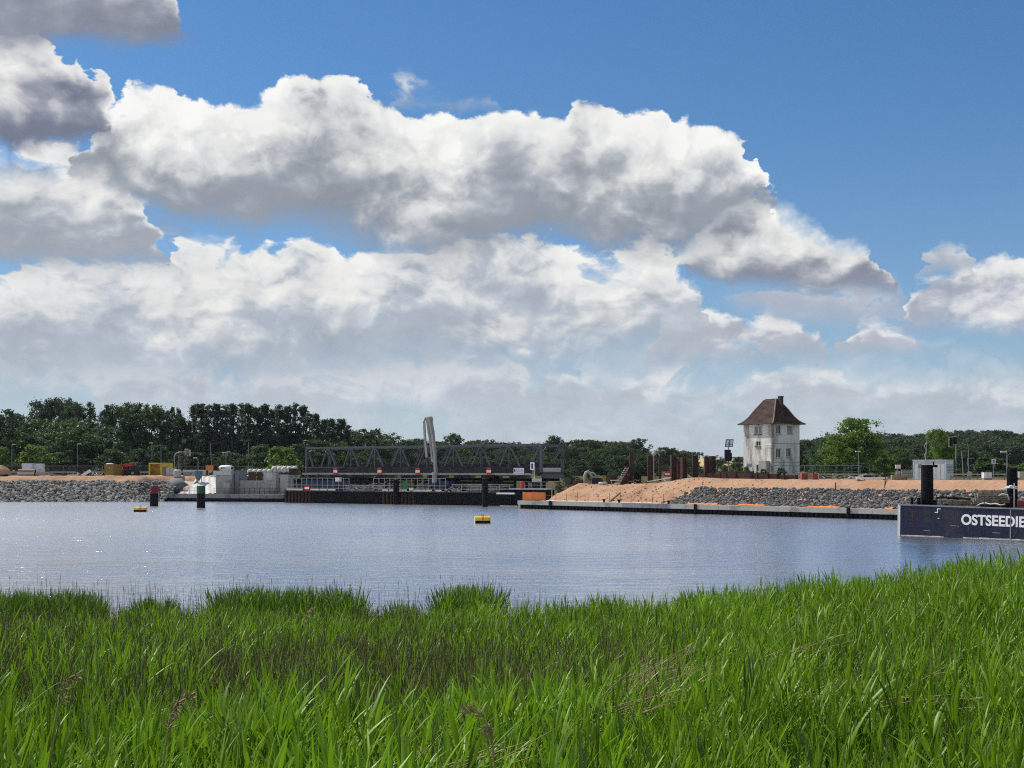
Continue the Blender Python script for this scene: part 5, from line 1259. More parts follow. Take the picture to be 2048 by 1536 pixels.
for k, (x, w_, hh, m_) in enumerate(((1.4, 1.2, .9, 'concrete'), (2.9, 1.4, .7, 'grey'), (4.6, 1.6, .8, 'concpale'))):
    t2 = thing('barrier_block', ('squat concrete block beside the round tank', 'grey steel trough left of the green hopper', 'pale concrete block behind the green hopper')[k], 'block', (xat(355, 231) + x, 232.5, GL - .1), .05 * k)
    MB().lo((-w_ / 2, -.4, 0), (w_ / 2, .4, hh * .75)).build('base', M[m_], t2); MB().lo((-w_ / 2 + .15, -.2, hh * .75 + .002), (w_ / 2 - .15, .2, hh)).build('crown', M[m_], t2)
t = thing('pipe_rack', 'long pale pipes on trestles behind the white tarpaulin', 'pipes', (xat(365, 238), 238, GL), -.03)
for k in range(4): MB().tube((0, k * .25, .75 + .28 * (k % 2)), (6.2, k * .25 + .1, .72 + .28 * (k % 2)), .11).build('pipe', M['concpale'] if k % 2 else M['grey'], t)
for x in (.8, 3.2, 5.6): MB().bar((x, -.2, 0), (x, -.2, .65), .1).bar((x, 1, 0), (x, 1, .65), .1).bar((x, -.3, .62), (x, 1.1, .62), .1).build('trestle', M['rust'], t)
t = thing('orange_generator', 'orange box generator on a dark stand behind the abutment', 'generator', (xat(419, 230), 230, zat(950, 230)), -.1)
MB().lo((-.72, 0, .85), (.72, .9, 1.78)).build('housing', M['orange'], t); MB().lo((-.75, -.02, 1.785), (.75, .95, 1.85)).build('roof', M['darkgrey'], t); MB().lo((.74, .1, .85), (1.2, .9, 1.7)).build('radiator', M['black'], t)
for x in (-.6, .6): MB().lo((x - .08, .1, 0), (x + .08, .8, .84)).build('stand', M['darkgrey'], t)
t = thing('white_mixer_drum', 'white cylinder lying with a dark open end behind the abutment', 'drum', (xat(440, 231), 231, zat(943, 231)), -.2)
db = MB(); db.path([(0, 0, .55), (.3, 0, .58), (2.0, 0, .6), (2.35, 0, .58)], [.48, .56, .58, .5], 16); db.build('drum', M['white'], t, True)
MB().tube((2.2, -.05, .6), (2.42, -.12, .6), .42, n=14).build('open_rim', M['bluewhite'], t); MB().tube((2.4, -.12, .6), (2.46, -.14, .6), .24, n=12).build('dark_mouth', M['black'], t)
MB().box((.9, -.5, .62), (.9, .12, .28)).build('dark_hatch', M['darkgrey'], t); MB().lo((-.2, -.4, -.1), (2.4, .4, .04)).build('cradle', M['darkgrey'], t)
# red telescopic handler
t = thing('red_telehandler', 'red telescopic handler with dark cab on the left yard', 'telehandler', (xat(256, 238), 238, GL), -.15)
MB().lo((-1.3, 0, .55), (1.3, 1.7, 1.15)).build('chassis', M['tyre'], t); MB().lo((.5, .1, 1.16), (1.45, 1.6, 1.9)).build('engine_cover', M['darkgrey'], t)
cb = MB(); cb.prism([(.1, 1.2), (.3, 2.45), (1.1, 2.5), (1.3, 1.2)], .2, 1.1); cb.build('cab', M['pane'], t); MB().lo((.2, .15, 2.5), (1.25, 1.15, 2.58)).build('cab_roof', M['grey'], t)
for z, l in ((1.85, 0), (2.2, .15)): MB().bar((-1.6 + l, -.15, z - .1), (1.1, -.15, z + .18), .3, .26).build('boom', M['red'], t)
MB().lo((-1.7, -.2, .65), (-.8, .5, 1.35)).build('front_guard', M['red'], t); MB().bar((-1.7, -.2, 1.5), (-1.2, -.2, 2.5), .16).build('mast', M['red'], t); MB().box((-1.2, -.22, 1.45), (.5, .04, .3)).build('white_panel', M['white'], t)
for x in (-1.0, 1.0):
    for y in (0.0, 1.6):
        w_ = MB().tube((x, y - .16, .55), (x, y + .16, .55), .55, n=18).build('wheel', M['tyre'], t); MB().tube((x, y - .18, .55), (x, y - .15, .55), .28, n=14).build('rim', M['red'] if x < 0 else M['grey'], w_)
# pipes, slabs, debris along the left crest
t = thing('pipe_stack', 'thick brown grey pipes with dark open ends lying on the left crest', 'pipes', (xat(52, 232), 232, GL), .02)
for k, (y, z) in enumerate(((0, .33), (.72, .33), (.36, .95))):
    pi_ = MB().tube((-1.5, y, z), (1.6, y, z), .34, n=16).build('pipe', M['concrete'] if k < 2 else M['wood'], t); MB().tube((1.55, y, z), (1.63, y, z), .30, n=14).build('dark_end', M['black'], pi_)
t = thing('slab_stack', 'grey slabs lying right of the pipes on the left crest', 'slabs', (xat(88, 232), 232, GL), 0)
for k in range(3): MB().lo((-1.9 + k * .2, 0, k * .2 + .15), (1.9 - k * .5, 1.2, k * .2 + .32)).build('slab', M['concrete'], t)
for x in (-1.4, 1.2): MB().lo((x - .12, .1, 0), (x + .12, 1.1, .15)).build('bearer', M['black'], t)
rubble('timber_heap', 'heap of red brown timbers and steel on the left crest', 'timber', 0, 0, GL - .02, 1, 22, [M['rust'], M['rust'], M['wood'], M['rustred']], 14, base=Vector((xat(121, 231), 231, 0)), wide=1.3)
rubble('debris_heap', 'pale boards and sacks scattered left of the white leaning panel', 'debris', 0, 0, GL - .02, 1, 18, [M['paleboard'], M['tarp'], M['concrete']], 15, base=Vector((xat(150, 231), 231, 0)), wide=1.4)
rubble('debris_heap', 'low grey rubble pile right of the white cabinets', 'debris', 0, 0, GL - .02, 1, 14, [M['concpale'], M['concrete'], M['rust']], 16, base=Vector((xat(107, 235), 235, 0)), wide=1.2)
rubble('debris_heap', 'pale debris between white panel and olive container', 'debris', 0, 0, GL - .02, 1, 12, [M['tarp'], M['paleboard']], 17, base=Vector((xat(191, 232), 232, 0)), wide=.8)
rubble('scrap_heap', 'dark tangled scrap on the corner of the left shore', 'scrap', 0, 0, 2.6, 1, 40, [M['darkgrey'], M['black'], M['rust'], M['concrete']], 18, base=Vector((xat(289, 222), 222, 0)), wide=2.2)
t = thing('foam_sheet', 'bright white foam panel leaning on the left crest', 'panel', (xat(172, 230.5), 230.5, GL), 0); MB().bar((-.75, 0, .08), (.75, .2, 1.05), .5, .22, up=(0, 1, 0)).build('sheet', M['white'], t); MB().bar((.5, .4, 0), (.7, .3, .8), .08).build('prop', M['wood'], t)
small('brown_shed', 'brown weathered tool box behind the white leaning panel', 'box', 160, 933, 951, 12, 236, 1.0, M['rust'], 0.1)
t = thing('sand_heap', 'orange sand heap at the left edge of the yard', 'heap', (xat(-6, 234), 234, GL - .2), 0); hb = MB(); hb.ball((0, 0, 0), (2.6, 2.2, 2.2), 16, 10, .08, random.Random(2)); hb.build('sand', SAND, t, True); hb = MB(); hb.ball((-.4, -1.0, 0.0), (1.6, 1.2, 1.2), 12, 8, .1, random.Random(3)); hb.build('spill', SAND, t, True)
t = thing('black_pond_liner', 'black rolled liner at the left edge on the crest', 'liner', (xat(-2, 226), 226, GL - .55), 0); hb = MB(); hb.path([(-2.5, .2, .2), (-.6, 0, .25), (.9, .1, .5), (1.5, .5, .85)], [.5, .5, .42, .1], 12); hb.build('roll', M['black'], t, True); MB().lo((-2.5, -.1, .72), (.6, .5, .80)).build('edge_board', M['concpale'], t)
# fences and lamp posts of the left yard
def fence(label, pxa, pxb, d, h, step, m, z=None, name='site_fence', top=.05):
    z = GL if z is None else z; a, b = xat(pxa, d), xat(pxb, d); n = max(1, int((b - a) / step)); st = (b - a) / n
    t = thing(name, label, 'fence', (a, d, z), 0)
    wires = MB()
    for j in range(7): wires.bar((0, 0, .15 + j * (h - .2) / 6.5), (st - .06, 0, .15 + j * (h - .2) / 6.5), .012)
    for j in range(16): wires.bar((st * j / 16, 0, .1), (st * j / 16, 0, h - .05), .010)
    wme = wires.mesh('mesh_panel', m); pme_ = MB().bar((0, 0, 0), (0, 0, h), .06).mesh('fence_post', m); rme = MB().bar((0, 0, h - .04), (st - .06, 0, h - .04), top).bar((0, 0, .12), (st - .06, 0, .12), .04).mesh('rail', m)
    for k in range(n):
        pn = share(wme, 'mesh_panel', t, (k * st, 0, 0)); share(rme, 'rail', pn); share(pme_, 'fence_post', t, (k * st, 0, 0))
    share(pme_, 'fence_post', t, (n * st, 0, 0)); return t
fence('wire mesh site fence behind the white cabinets and debris', -30, 205, 249, 2.0, 3.4, M['grey'])
fence('wire mesh site fence behind red machine and yellow container', 262, 300, 249, 2.0, 3.2, M['grey'])
fence('wire mesh site fence behind pipes and orange generator', 352, 505, 252, 1.9, 3.4, M['grey'])
t = thing('crash_barrier', 'pale steel crash barrier along the road behind the left yard', 'barrier', (xat(-40, 256), 256, GL), 0)
for k in range(26): MB().bar((k * 2.4, .1, 0), (k * 2.4, .1, .8), .1).build('post', M['grey'], t)
MB().lo((0, 0, .55), (60, .06, .85)).build('beam', M['concpale'], t)
def lamp(label, px, top, d, arm=.9, bot=None, lean=0.0, pale=True, group='street lamps'):
    g = float(ground_z(xat(px, d), d)); z1 = zat(top, d) - g
    t = thing('street_lamp', label, 'street lamp', (xat(px, d), d, g), 0, group)
    MB().path([(0, 0, 0), (lean * .5, 0, z1 * .5), (lean, 0, z1 - .1)], [.10, .085, .06], 7).build('pole', M['grey'], t)
    if arm: MB().bar((lean, 0, z1 - .1), (lean + arm, 0, z1), .07).build('bracket', M['grey'], t); MB().box((lean + arm, 0, z1 + .02), (.75, .3, .16)).build('lamp_head', M['white'] if pale else M['grey'], t)
    return t
for i, (px, top, a_) in enumerate(((24, 889, .4), (88, 903, 0), (155, 888, .4), (228, 886, .3), (304, 886, -.2), (322, 893, 0), (425, 884, 0), (455, 905, -.8), (497, 884, 0), (550, 896, 0))):
    lamp(f'thin grey lamp post before the dark wood, {ORD[i]} from the left', px, top, 268 if top < 900 else 272, a_, lean=-.5 if px == 425 else 0)
lamp('short lamp with white head behind the green hopper', 396, 916, 246, -.5, group=None)
lamp('low lamp with flat white head above the white mixer drum', 452, 904, 262, .5, group=None)
t = thing('signal_gantry', 'curved grey traffic signal gantry beside the yellow container', 'traffic signal', (xat(349, 244), 244, GL), 0); s = 244 / F
MB().path([(0, 0, 0), (0, 0, 38 * s), (2 * s, 0, 44 * s), (8 * s, 0, 47 * s), (26 * s, 0, 48.5 * s)], [.12, .11, .1, .09, .07], 8).build('mast', M['grey'], t, True)
for x in (7 * s, 10.5 * s): MB().bar((x, .2, 0), (x, .2, 40 * s), .07).build('ladder_rail', M['grey'], t)
for k in range(9): MB().bar((7 * s, .2, .4 + k * .45), (10.5 * s, .2, .4 + k * .45), .04).build('rung', M['grey'], t)
for x, z in ((24, 49), (29, 47)):
    hd = MB().lo((x * s - .3, -.25, z * s - .75), (x * s + .3, .1, z * s + .5)).build('signal_head', M['concpale'], t)
    for k in range(3): MB().tube((x * s, -.25, z * s + .25 - k * .4), (x * s, -.32, z * s + .25 - k * .4), .13, n=10).build('lens', M['black'], hd)

# ---------------------------------------------------------------- the white tower house
HD = 186.0; HX = xat(1545, HD); HG = 4.2; HROT = math.radians(-43.0)
# local x runs along the right-hand face away from the near corner, local y along the left-hand face
hs = thing('tower_house', 'weathered white tower house with curved red brown tiled roof', 'house', (HX, HD, HG), 0)
LX_, LY_ = 5.75, 6.05                       # lengths of the right and left face
ax = Vector((math.cos(math.radians(34)), math.sin(math.radians(34)), 0)); ay = Vector((-math.cos(math.radians(56)), math.sin(math.radians(56)), 0))
HM = Matrix((ax, ay, Vector((0, 0, 1)))).transposed()
def hv(x, y, z): return HM @ Vector((x, y, z))
class HB(MB):
    """boxes in the house's own axes"""
    def hbox(self, a, b):
        pts = [hv(x, y, z) for z in (a[2], b[2]) for x, y in ((a[0], a[1]), (b[0], a[1]), (b[0], b[1]), (a[0], b[1]))]
        return self.add(pts, [(3, 2, 1, 0), (4, 5, 6, 7), (0, 1, 5, 4), (1, 2, 6, 5), (2, 3, 7, 6), (3, 0, 4, 7)])
ZE = zat(846, HD + 1) - HG                  # eaves
def wall_with_holes(face, L, holes, m, th=.34):
    """one outer wall as a thick slab pieced round its openings"""
    w = HB(); xs = sorted({0.0, L, *[h[0] for h in holes], *[h[1] for h in holes]}); zs = sorted({-.4, ZE, *[h[2] for h in holes], *[h[3] for h in holes]})
    for a, b in zip(xs[:-1], xs[1:]):
        for c, d in zip(zs[:-1], zs[1:]):
            cx, cz = (a + b) / 2, (c + d) / 2
            if any(h[0] < cx < h[1] and h[2] < cz < h[3] for h in holes): continue
            if face == 'r': w.hbox((a, 0, c), (b, th, d))
            else: w.hbox((0, a, c), (th, b, d))
    return w.build('wall', m, hs)
px2x = lambda px: (px - 1545) * HD / F / .713 * 1.01
px2y = lambda px: (1545 - px) * HD / F / .731 * 1.01
hz = lambda py: zat(py, HD + 1) - HG
RW = [(px2x(1552.5), px2x(1562), hz(868), hz(850)), (px2x(1552), px2x(1562), hz(915), hz(897)), (px2x(1572.5), px2x(1582), hz(914), hz(896)), (px2x(1574), px2x(1585), hz(867), hz(852))]
LW = [(px2y(1523), px2y(1508.5), hz(868), hz(851)), (px2y(1521), px2y(1511), hz(892), hz(882)), (px2y(1504), px2y(1493), 0.2, hz(927)), (px2y(1521.5), px2y(1512), hz(943), hz(929))]
wall_with_holes('r', LX_, RW[:3], M['plaster']); wall_with_holes('l', LY_, LW, M['plaster'])
HB().hbox((LX_ - .34, .345, -.4), (LX_, LY_, ZE)).build('wall', M['plaster'], hs); HB().hbox((.345, LY_ - .34, -.4), (LX_ - .345, LY_, ZE)).build('wall', M['plaster'], hs)
HB().hbox((LX_ + .005, 1.4, -.4), (LX_ + .55, LY_ - .3, ZE - .35)).build('side_bay', M['plastergrey'], hs)
HB().hbox((-.05, -.05, -.4), (LX_ + .02, LY_ + .02, .55)).hbox((-.055, 1.2, .5), (.0, 1.25, .55)).build('plinth', M['plastergrey'], hs) if False else None
for zc_ in (hz(887), hz(924)): HB().hbox((-.035, -.035, zc_ - .05), (LX_ + .01, -.001, zc_ + .05)).build('string_course', M['plastergrey'], hs)
HB().hbox((-.04, px2y(1544), hz(891)), (-.001, px2y(1533), hz(889))).hbox((-.05, px2y(1544), hz(895)), (-.001, px2y(1534), hz(893.5))).build('stone_ledge', M['white'], hs)
def window(face, h, pm_, sill=True, bars=1, name='window'):
    g = lambda a, b, q0, q1, z0, z1: ((a, q0, z0), (b, q1, z1)) if face == 'r' else ((q0, a, z0), (q1, b, z1))
    fr = HB(); f = .07; a, b, z0, z1 = h
    for r_ in ((a, a + f, z0, z1), (b - f, b, z0, z1), (a + f, b - f, z0, z0 + f), (a + f, b - f, z1 - f, z1)): fr.hbox(*g(r_[0], r_[1], .14, .22, r_[2], r_[3]))
    for k in range(bars):
        c = a + (b - a) * (k + 1) / (bars + 1); fr.hbox(*g(c - .045, c + .045, .135, .225, z0 + f, z1 - f))
    fo = fr.build(name, M['white'], hs)
    HB().hbox(*g(a + f, b - f, .17, .19, z0 + f, z1 - f)).build('pane', pm_, fo)
    HB().hbox(*g(a, b, .23, .3, z0, z1)).build('pane_backing', M['black'] if pm_ is M['pane'] else M['concrete'], fo)  # flat backing, black behind dark panes and grey behind the others
    if sill: HB().hbox(*g(a - .1, b + .1, -.13, .1, z0 - .11, z0 - .005)).build('sill', M['darkgrey'] if face == 'l' else M['plastergrey'], fo)
window('l', LW[0], M['greypane'], bars=1); window('l', LW[1], M['pane'], bars=1); window('l', LW[3], M['pane'], bars=1)
for k in range(3): window('r', RW[k], M['pane'], bars=1)
a, b, z0, z1 = RW[3]; HB().hbox((a, -.02, z0), (b, -.002, z1)).build('walled_up_window', M['plastergrey'], hs); HB().hbox((a - .1, -.06, z0 - .12), (b + .1, -.001, z0 - .02)).build('sill', M['plastergrey'], hs)
a, b, z0, z1 = LW[2]; dr = HB().hbox((.1, a, z0 - .15), (.16, b, z1)).build('door', M['bluewhite'], hs); HB().hbox((.05, b - .25, (z0 + z1) / 2), (.1, b - .15, (z0 + z1) / 2 + .15)).build('handle', M['darkgrey'], dr); HB().hbox((.09, a + .1, z1 - .55), (.098, b - .12, z1 - .15)).build('door_pane', M['greypane'], dr)
HB().hbox((-.75, px2y(1540), hz(945)), (-.05, px2y(1524), hz(922))).build('porch_block', M['plastergrey'], hs)
HB().hbox((-.12, .03, 1.0), (-.04, .09, ZE)).build('downpipe', M['grey'], hs)
# bell-cast hipped roof laid in courses of tiles
rf = HB(); NC = 20; ZR = hz(797.5); OV = .62
def roof_in(k):
    """how far the roof has drawn in at height fraction k"""
    return -OV + (LX_ / 2 + OV) * float(np.interp(k, [0, .06, .14, .3, .5, .64, .8, 1], [0, .13, .245, .40, .54, .645, .78, .94]))
def ring(k, dz=0.0, out=0.0):
    i = roof_in(k) - out; gx_ = min(i, LX_ / 2 - .04); gy_ = min(i, LY_ / 2 - 1.05)
    gy_ = -OV + (LY_ / 2 - 1.05 + OV) * (i + OV) / (LX_ / 2 + OV); gx_ = -OV + (LX_ / 2 - .05 + OV) * (i + OV) / (LX_ / 2 + OV)
    z = ZE - .12 + (ZR - ZE + .12) * k + dz
    return [hv(gx_, gy_, z), hv(LX_ - gx_, gy_, z), hv(LX_ - gx_, LY_ - gy_, z), hv(gx_, LY_ - gy_, z)]
zf = [0.0] + [((c + 1) / NC) for c in range(NC)]
kf = zf
roofo = None
for c in range(NC):
    lo_, hi = ring(kf[c], 0, .035), ring(kf[c + 1], 0, -.02)
    lb = ring(kf[c], -.05, .035)
    cb_ = MB(); cb_.add(lb + lo_ + hi, [(4 + j, 4 + (j + 1) % 4, 8 + (j + 1) % 4, 8 + j) for j in range(4)] + [(j, (j + 1) % 4, 4 + (j + 1) % 4, 4 + j) for j in range(4)])
    if roofo is None:
        roofo = cb_.build('roof', M['tile'], hs); tp = ring(kf[c], -.06, -.02)
        HB().add(lb, [(3, 2, 1, 0)]).build('soffit', M['wood'], roofo); HB().hbox((-.5, -.5, ZE - .17), (LX_ + .5, LY_ + .5, ZE - .13)).build('eaves_board', M['plastergrey'], roofo)
    else: cb_.build('tile_course', M['tile'], roofo)
for j in range(4):
    hp_ = MB(); hp_.path([ring(k, .03, .02)[j] for k in kf], .10, 6); hp_.build('hip_ridge', M['ridge'], roofo)
tp = ring(1.0, .01); MB().add(tp, [(0, 1, 2, 3)]).build('roof_cap', M['tile'], roofo); tp = ring(1.0, .04); MB().path([tp[0].lerp(tp[1], .5), tp[3].lerp(tp[2], .5)], .14, 6).build('ridge', M['darkgrey'], roofo)
c = ring(.86)[1].lerp(ring(.86)[0], .25); c = hv(LX_ / 2 + .35, 1.45, 0); zc0 = ZR - 1.6
cm = HB(); cm.add([c + hv(x, y, z) for z in (zc0, ZR + .38) for x, y in ((-.28, -.28), (.28, -.28), (.28, .28), (-.28, .28))], [(4, 5, 6, 7), (0, 1, 5, 4), (1, 2, 6, 5), (2, 3, 7, 6), (3, 0, 4, 7)])
ch = cm.build('chimney', M['brick'], roofo); cm = HB(); cm.add([c + hv(x, y, z) for z in (ZR + .382, ZR + .52) for x, y in ((-.33, -.33), (.33, -.33), (.33, .33), (-.33, .33))], [(3, 2, 1, 0), (4, 5, 6, 7), (0, 1, 5, 4), (1, 2, 6, 5), (2, 3, 7, 6), (3, 0, 4, 7)]); cm.build('chimney_cap', M['brick'], roofo)

# ---------------------------------------------------------------- things along the right-hand crest
QROT = math.atan2(QT[1], QT[0])
def crest_pt(px, s):
    x, y = qpos(px, s); t_ = on_quay(px, s)
    z = float(sand_z(np.array([t_]), np.array([min(s, 15.5)]))[0]); return Vector((x, y, z))
pm_list = [(1300.5, 912, 9.5), (1347, 910, 10.5), (1367.5, 915, 9.5), (1390.5, 911, 10), (1413.5, 914, 9), (1425, 912, 9.5)]
for i, (px, top, w) in enumerate(pm_list):
    p = crest_pt(px, 9.3 + (i % 2) * .8); s = p.y / F; W = w * s; h = zat(top, p.y) - p.z
    t = thing('rusty_steel_pile', f'upright rusty steel pile on the sand crest, {ORD[i]} from the left', 'pile', p, 0.2 * (i % 3), 'rusty piles on the sand crest')
    MB().lo((-W / 2, -.02, -.8), (W / 2, .02, h)).build('web', M['rust'], t)
    for x in (-W / 2, W / 2): MB().lo((x - .03, -W * .42, -.8), (x + .03, W * .42, h + RND.uniform(-.05, .05))).build('flange', M['rust'], t)
for i, (px, top, w) in enumerate(((1262, 905, 6), (1320, 916, 5), (1357, 925, 6))):
    p = crest_pt(px, 14.5); s = p.y / F; W = w * s; h = zat(top, p.y) - p.z
    t = thing('rusty_steel_pile', f'thinner rusty pile standing behind the others, {ORD[i]} from the left', 'pile', p, .3, 'thin rusty piles behind')
    MB().lo((-W / 2, -.1, -.8), (W / 2, .1, h)).build('shaft', M['rust'], t); MB().lo((-W * .6, -.14, h), (W * .6, .14, h + .08)).build('head_plate', M['rust'], t)
p = crest_pt(1307.5, 12); h = zat(907, p.y) - p.z; t = thing('globe_lamp', 'grey lamp pole with round pale head between rusty piles', 'lamp', p, 0)
MB().tube((0, 0, 0), (0, 0, h), .07).build('pole', M['grey'], t); MB().ball((0, 0, h), .32, 12, 8).build('globe', M['concpale'], t, True); MB().path([(0, 0, h), (.6, 0, h + .05), (.9, 0, h - .4)], .07, 6).build('arm', M['grey'], t)
# leaning sheet piles with a step ladder
p = crest_pt(1250, 9.6); s = p.y / F; t = thing('leaning_sheet_piles', 'bundle of leaning rusty sheet piles with a pale stepladder edge', 'sheet piles', p, 0)
q = lambda px, py, y=0: Vector(((px - 1250) * s, y, zat(py, p.y) - p.z))
for k in range(3): MB().bar(q(1243 + k * 8, 969, k * .25), q(1255 + k * 6, 936 + k, k * .25 + .5), .55, .35, up=(0, 1, 0)).build('sheet_pile', M['rust'], t)
st = MB(); st.bar(q(1233, 967, -.35), q(1251, 934.5, .1), .07).bar(q(1239, 967, -.35), q(1257, 934.5, .1), .07); lad = st.build('stepladder', M['wood'], t)
for k in range(8): MB().bar(q(1233 + k * 2.3, 966 - k * 4.1, -.38), q(1241 + k * 2.3, 966 - k * 4.1, -.33), .22, .06).build('tread', M['paleboard'], lad)
MB().bar(q(1252, 934), q(1268, 935, .6), .2).build('top_beam', M['rust'], t)
# pump with bent pipe, pallets and scrap at the left end of the sand crest
p = crest_pt(1170, 9.0); s = p.y / F; t = thing('bent_pipe_pump', 'grey bent pipe arching over a small pump on the sand crest', 'pump', p, 0); q = lambda px, py, y=0: Vector(((px - 1170) * s, y, zat(py, p.y) - p.z))
MB().path([q(1170, 968), q(1169.5, 952), q(1172, 945), q(1176, 943), q(1181, 947), q(1186, 956), q(1189, 962)], [.22, .24, .24, .22, .2, .18, .16], 10).build('bent_pipe', M['boom'], t, True)
MB().path([q(1178, 946), q(1186, 945.5), q(1191, 949), q(1192, 954)], [.12, .13, .13, .1], 8).build('upper_pipe', M['boom'], t, True); MB().lo(q(1184, 968, -.5), q(1203, 956, .7)).build('pump_body', M['darkgrey'], t)
MB().bar(q(1180, 967), q(1190, 952), .1).bar(q(1198, 967), q(1192, 950), .1).build('frame', M['concrete'], t); MB().lo(q(1193, 956, -.4), q(1199, 950, .3)).build('motor', M['wood'], t)
for i, (px, w, h, m_, lab) in enumerate(((1140, 15, 12, 'darkgrey', 'dark grey crate at the left end of the sand crest'), (1156, 18, 7, 'rust', 'low rusty skip left of the bent pipe'), (1212, 11, 17, 'olive', 'brown grey drum stack right of the bent pipe'), (1222, 10, 17, 'rust', 'rusty crate behind the pale trestle'), (1275, 9, 20, 'black', 'dark crate right of the leaning sheet piles'))):
    p = crest_pt(px, 11); small('site_crate', lab, 'crate', px, 968 - h, 969, w, p.y, .9, M[m_], QROT)
p = crest_pt(1206, 9.2); s = p.y / F; t = thing('pale_hose_reel', 'coil of pale hose lying on the sand crest', 'hose', p, 0); MB().path([(math.cos(a) * .55, math.sin(a) * .4, .12 + .01 * k) for k, a in enumerate(np.linspace(0, 12, 28))], .11, 6).build('coil', M['paleboard'], t, True); MB().tube((0, 0, .05), (0, 0, .3), .2).build('core', M['wood'], t)
p = crest_pt(1234, 9.0); s = p.y / F; t = thing('pale_trestle', 'pale wooden trestle table left of the leaning sheet piles', 'trestle', p, 0); MB().lo((-.9, -.3, .78), (.6, .3, .9)).build('top', M['paleboard'], t); MB().lo((-.75, -.25, 0.25), (.5, .25, .36)).build('shelf', M['wood'], t)
for x in (-.75, .5):
    for y in (-.22, .22): MB().bar((x, y, 0), (x, y, .78), .1).build('leg', M['wood'], t)
MB().tube((.62, 0, 1.2), (1.6, 0.1, 1.75), .1).build('leaning_pipe', M['grey'], t)
def crest_scrap(label, px, s_, n, ms, seed, wide, up=0.0):
    p = crest_pt(px, s_); return rubble('scrap_heap', label, 'scrap', 0, 0, p.z + up, 1, n, ms, seed, base=Vector((p.x, p.y, 0)), wide=wide)
crest_scrap('pale scrap and offcuts between leaning piles and first rusty pile', 1284, 10, 16, [M['wood'], M['concrete'], M['rust']], 31, 1.0)
crest_scrap('scrap and boards behind the second rusty pile', 1325, 11, 18, [M['concpale'], M['wood'], M['rust'], M['white']], 32, 1.5)
crest_scrap('scrap between the third and fourth rusty piles', 1378, 12, 14, [M['concpale'], M['rust'], M['concrete']], 33, 1.3)
p = crest_pt(1336, 11.5); t = thing('striped_barrier', 'red and white striped barrier board among the rusty piles', 'barrier', p + Vector((0, 0, .7)), 0)
for k in range(4): MB().lo((-.42, -.04, k * .27), (.42, .04, k * .27 + .262)).build('stripe', M['white'] if k % 2 == 0 else M['red'], t)
MB().bar((0, .08, -.9), (0, .08, 1.1), .1).build('post', M['concrete'], t)
p, q = crest_pt(1295, 8.3), crest_pt(1342, 8.6); t = thing('long_plank', 'long pale plank resting up the sand beside the rusty piles', 'plank', p + Vector((0, 0, .15)), 0); MB().bar((0, 0, 0), (q - p) + Vector((0, 0, .35)), .22, .12).build('board', M['paleboard'], t); MB().lo((-.15, -.1, -.3), (.15, .1, -.02)).build('bearer', M['rust'], t)
p, q = crest_pt(1217, 1.5), crest_pt(1240, 5.2); t = thing('slope_plank', 'weathered plank lying on the sand slope', 'plank', p + Vector((0, 0, .06)), 0); MB().bar((0, 0, .03), (q - p) + Vector((0, 0, .1)), .24, .10).build('board', M['wood'], t)
# low rusty beams before the house
p, q = crest_pt(1398, 9.0), crest_pt(1592, 9.4); L = (q - p).length; t = thing('rusty_beam_row', 'long low rusty steel beams along the crest before the house', 'beams', (p.x, p.y, p.z), QROT)
for k, (a, b, z, h) in enumerate(((0, .3, 0, .55), (.28, .62, .0, .62), (.6, .82, 0, .5), (.82, 1.0, 0, .34), (.04, .55, .56, .25))):
    MB().lo((a * L, .1 * k, z - .2 if z == 0 else z + .07), (b * L, .6 + .1 * k, z + h)).build('beam', M['rust'], t)
for k in range(6): MB().lo((k * L / 6 + .8, -.05, -.2), (k * L / 6 + 1.0, .2, .7)).build('stiffener', M['rust'], t)
for i, (px, w) in enumerate(((1608, 14), (1631, 12))):
    p = crest_pt(px, 9.0); s = p.y / F; t = thing('red_post_block', ('broad red brown block with pale edge right of the house', 'narrow red brown block with pale edge right of the house')[i], 'block', p, QROT + .7)
    MB().lo((-w * s / 2, -.25, -.2), (w * s / 2, .25, 12.5 * s)).build('block', M['rustred'], t); MB().lo(((-w / 2 if i == 0 else w / 2 - 2) * s, -.28, -.2), ((-w / 2 + 2 if i == 0 else w / 2 + .4) * s, -.255, 13 * s)).build('pale_edge', M['concpale'], t)
    MB().tube((.0, .1, 12.5 * s), (.0, .1, 15 * s), .08).build('stub', M['concpale'], t)
# solar mast beside the house
p = crest_pt(1456, 15); D = p.y; s = D / F; t = thing('solar_mast', 'tilted solar panel above a dark cabinet on a mast left of the house', 'solar panel', p, 0); q = lambda px, py, y=0: Vector(((px - 1456) * s, y, zat(py, D) - p.z))
MB().tube(q(1457, 955), q(1457, 884), .06).build('mast', M['grey'], t); MB().lo(q(1449.5, 923, -.3), q(1461, 899.5, .3)).build('cabinet', M['navy'], t); MB().lo(q(1461, 921, -.2), q(1463.5, 906, .2)).build('side_unit', M['black'], t)
pa = MB(); pa.add([q(1449.5, 893.5, -.4), q(1464, 893.5, -.4), q(1468, 879, .5), q(1453.5, 879, .5)], [(0, 1, 2, 3)]); fr = MB()
c4 = [q(1449.5, 893.5, -.4), q(1464, 893.5, -.4), q(1468, 879, .5), q(1453.5, 879, .5)]
for a, b in ((0, 1), (1, 2), (2, 3), (3, 0)): fr.bar(c4[a], c4[b], .08)
fr.bar(c4[0].lerp(c4[1], .5), c4[3].lerp(c4[2], .5), .09).bar(c4[0].lerp(c4[3], .28), c4[1].lerp(c4[2], .28), .06); fo = fr.build('panel_frame', M['darkgrey'], t); pa.build('solar_cells', mat('pale_solar_glass', (.34, .36, .39), .25, .2, 3.0, spec=.6), fo)
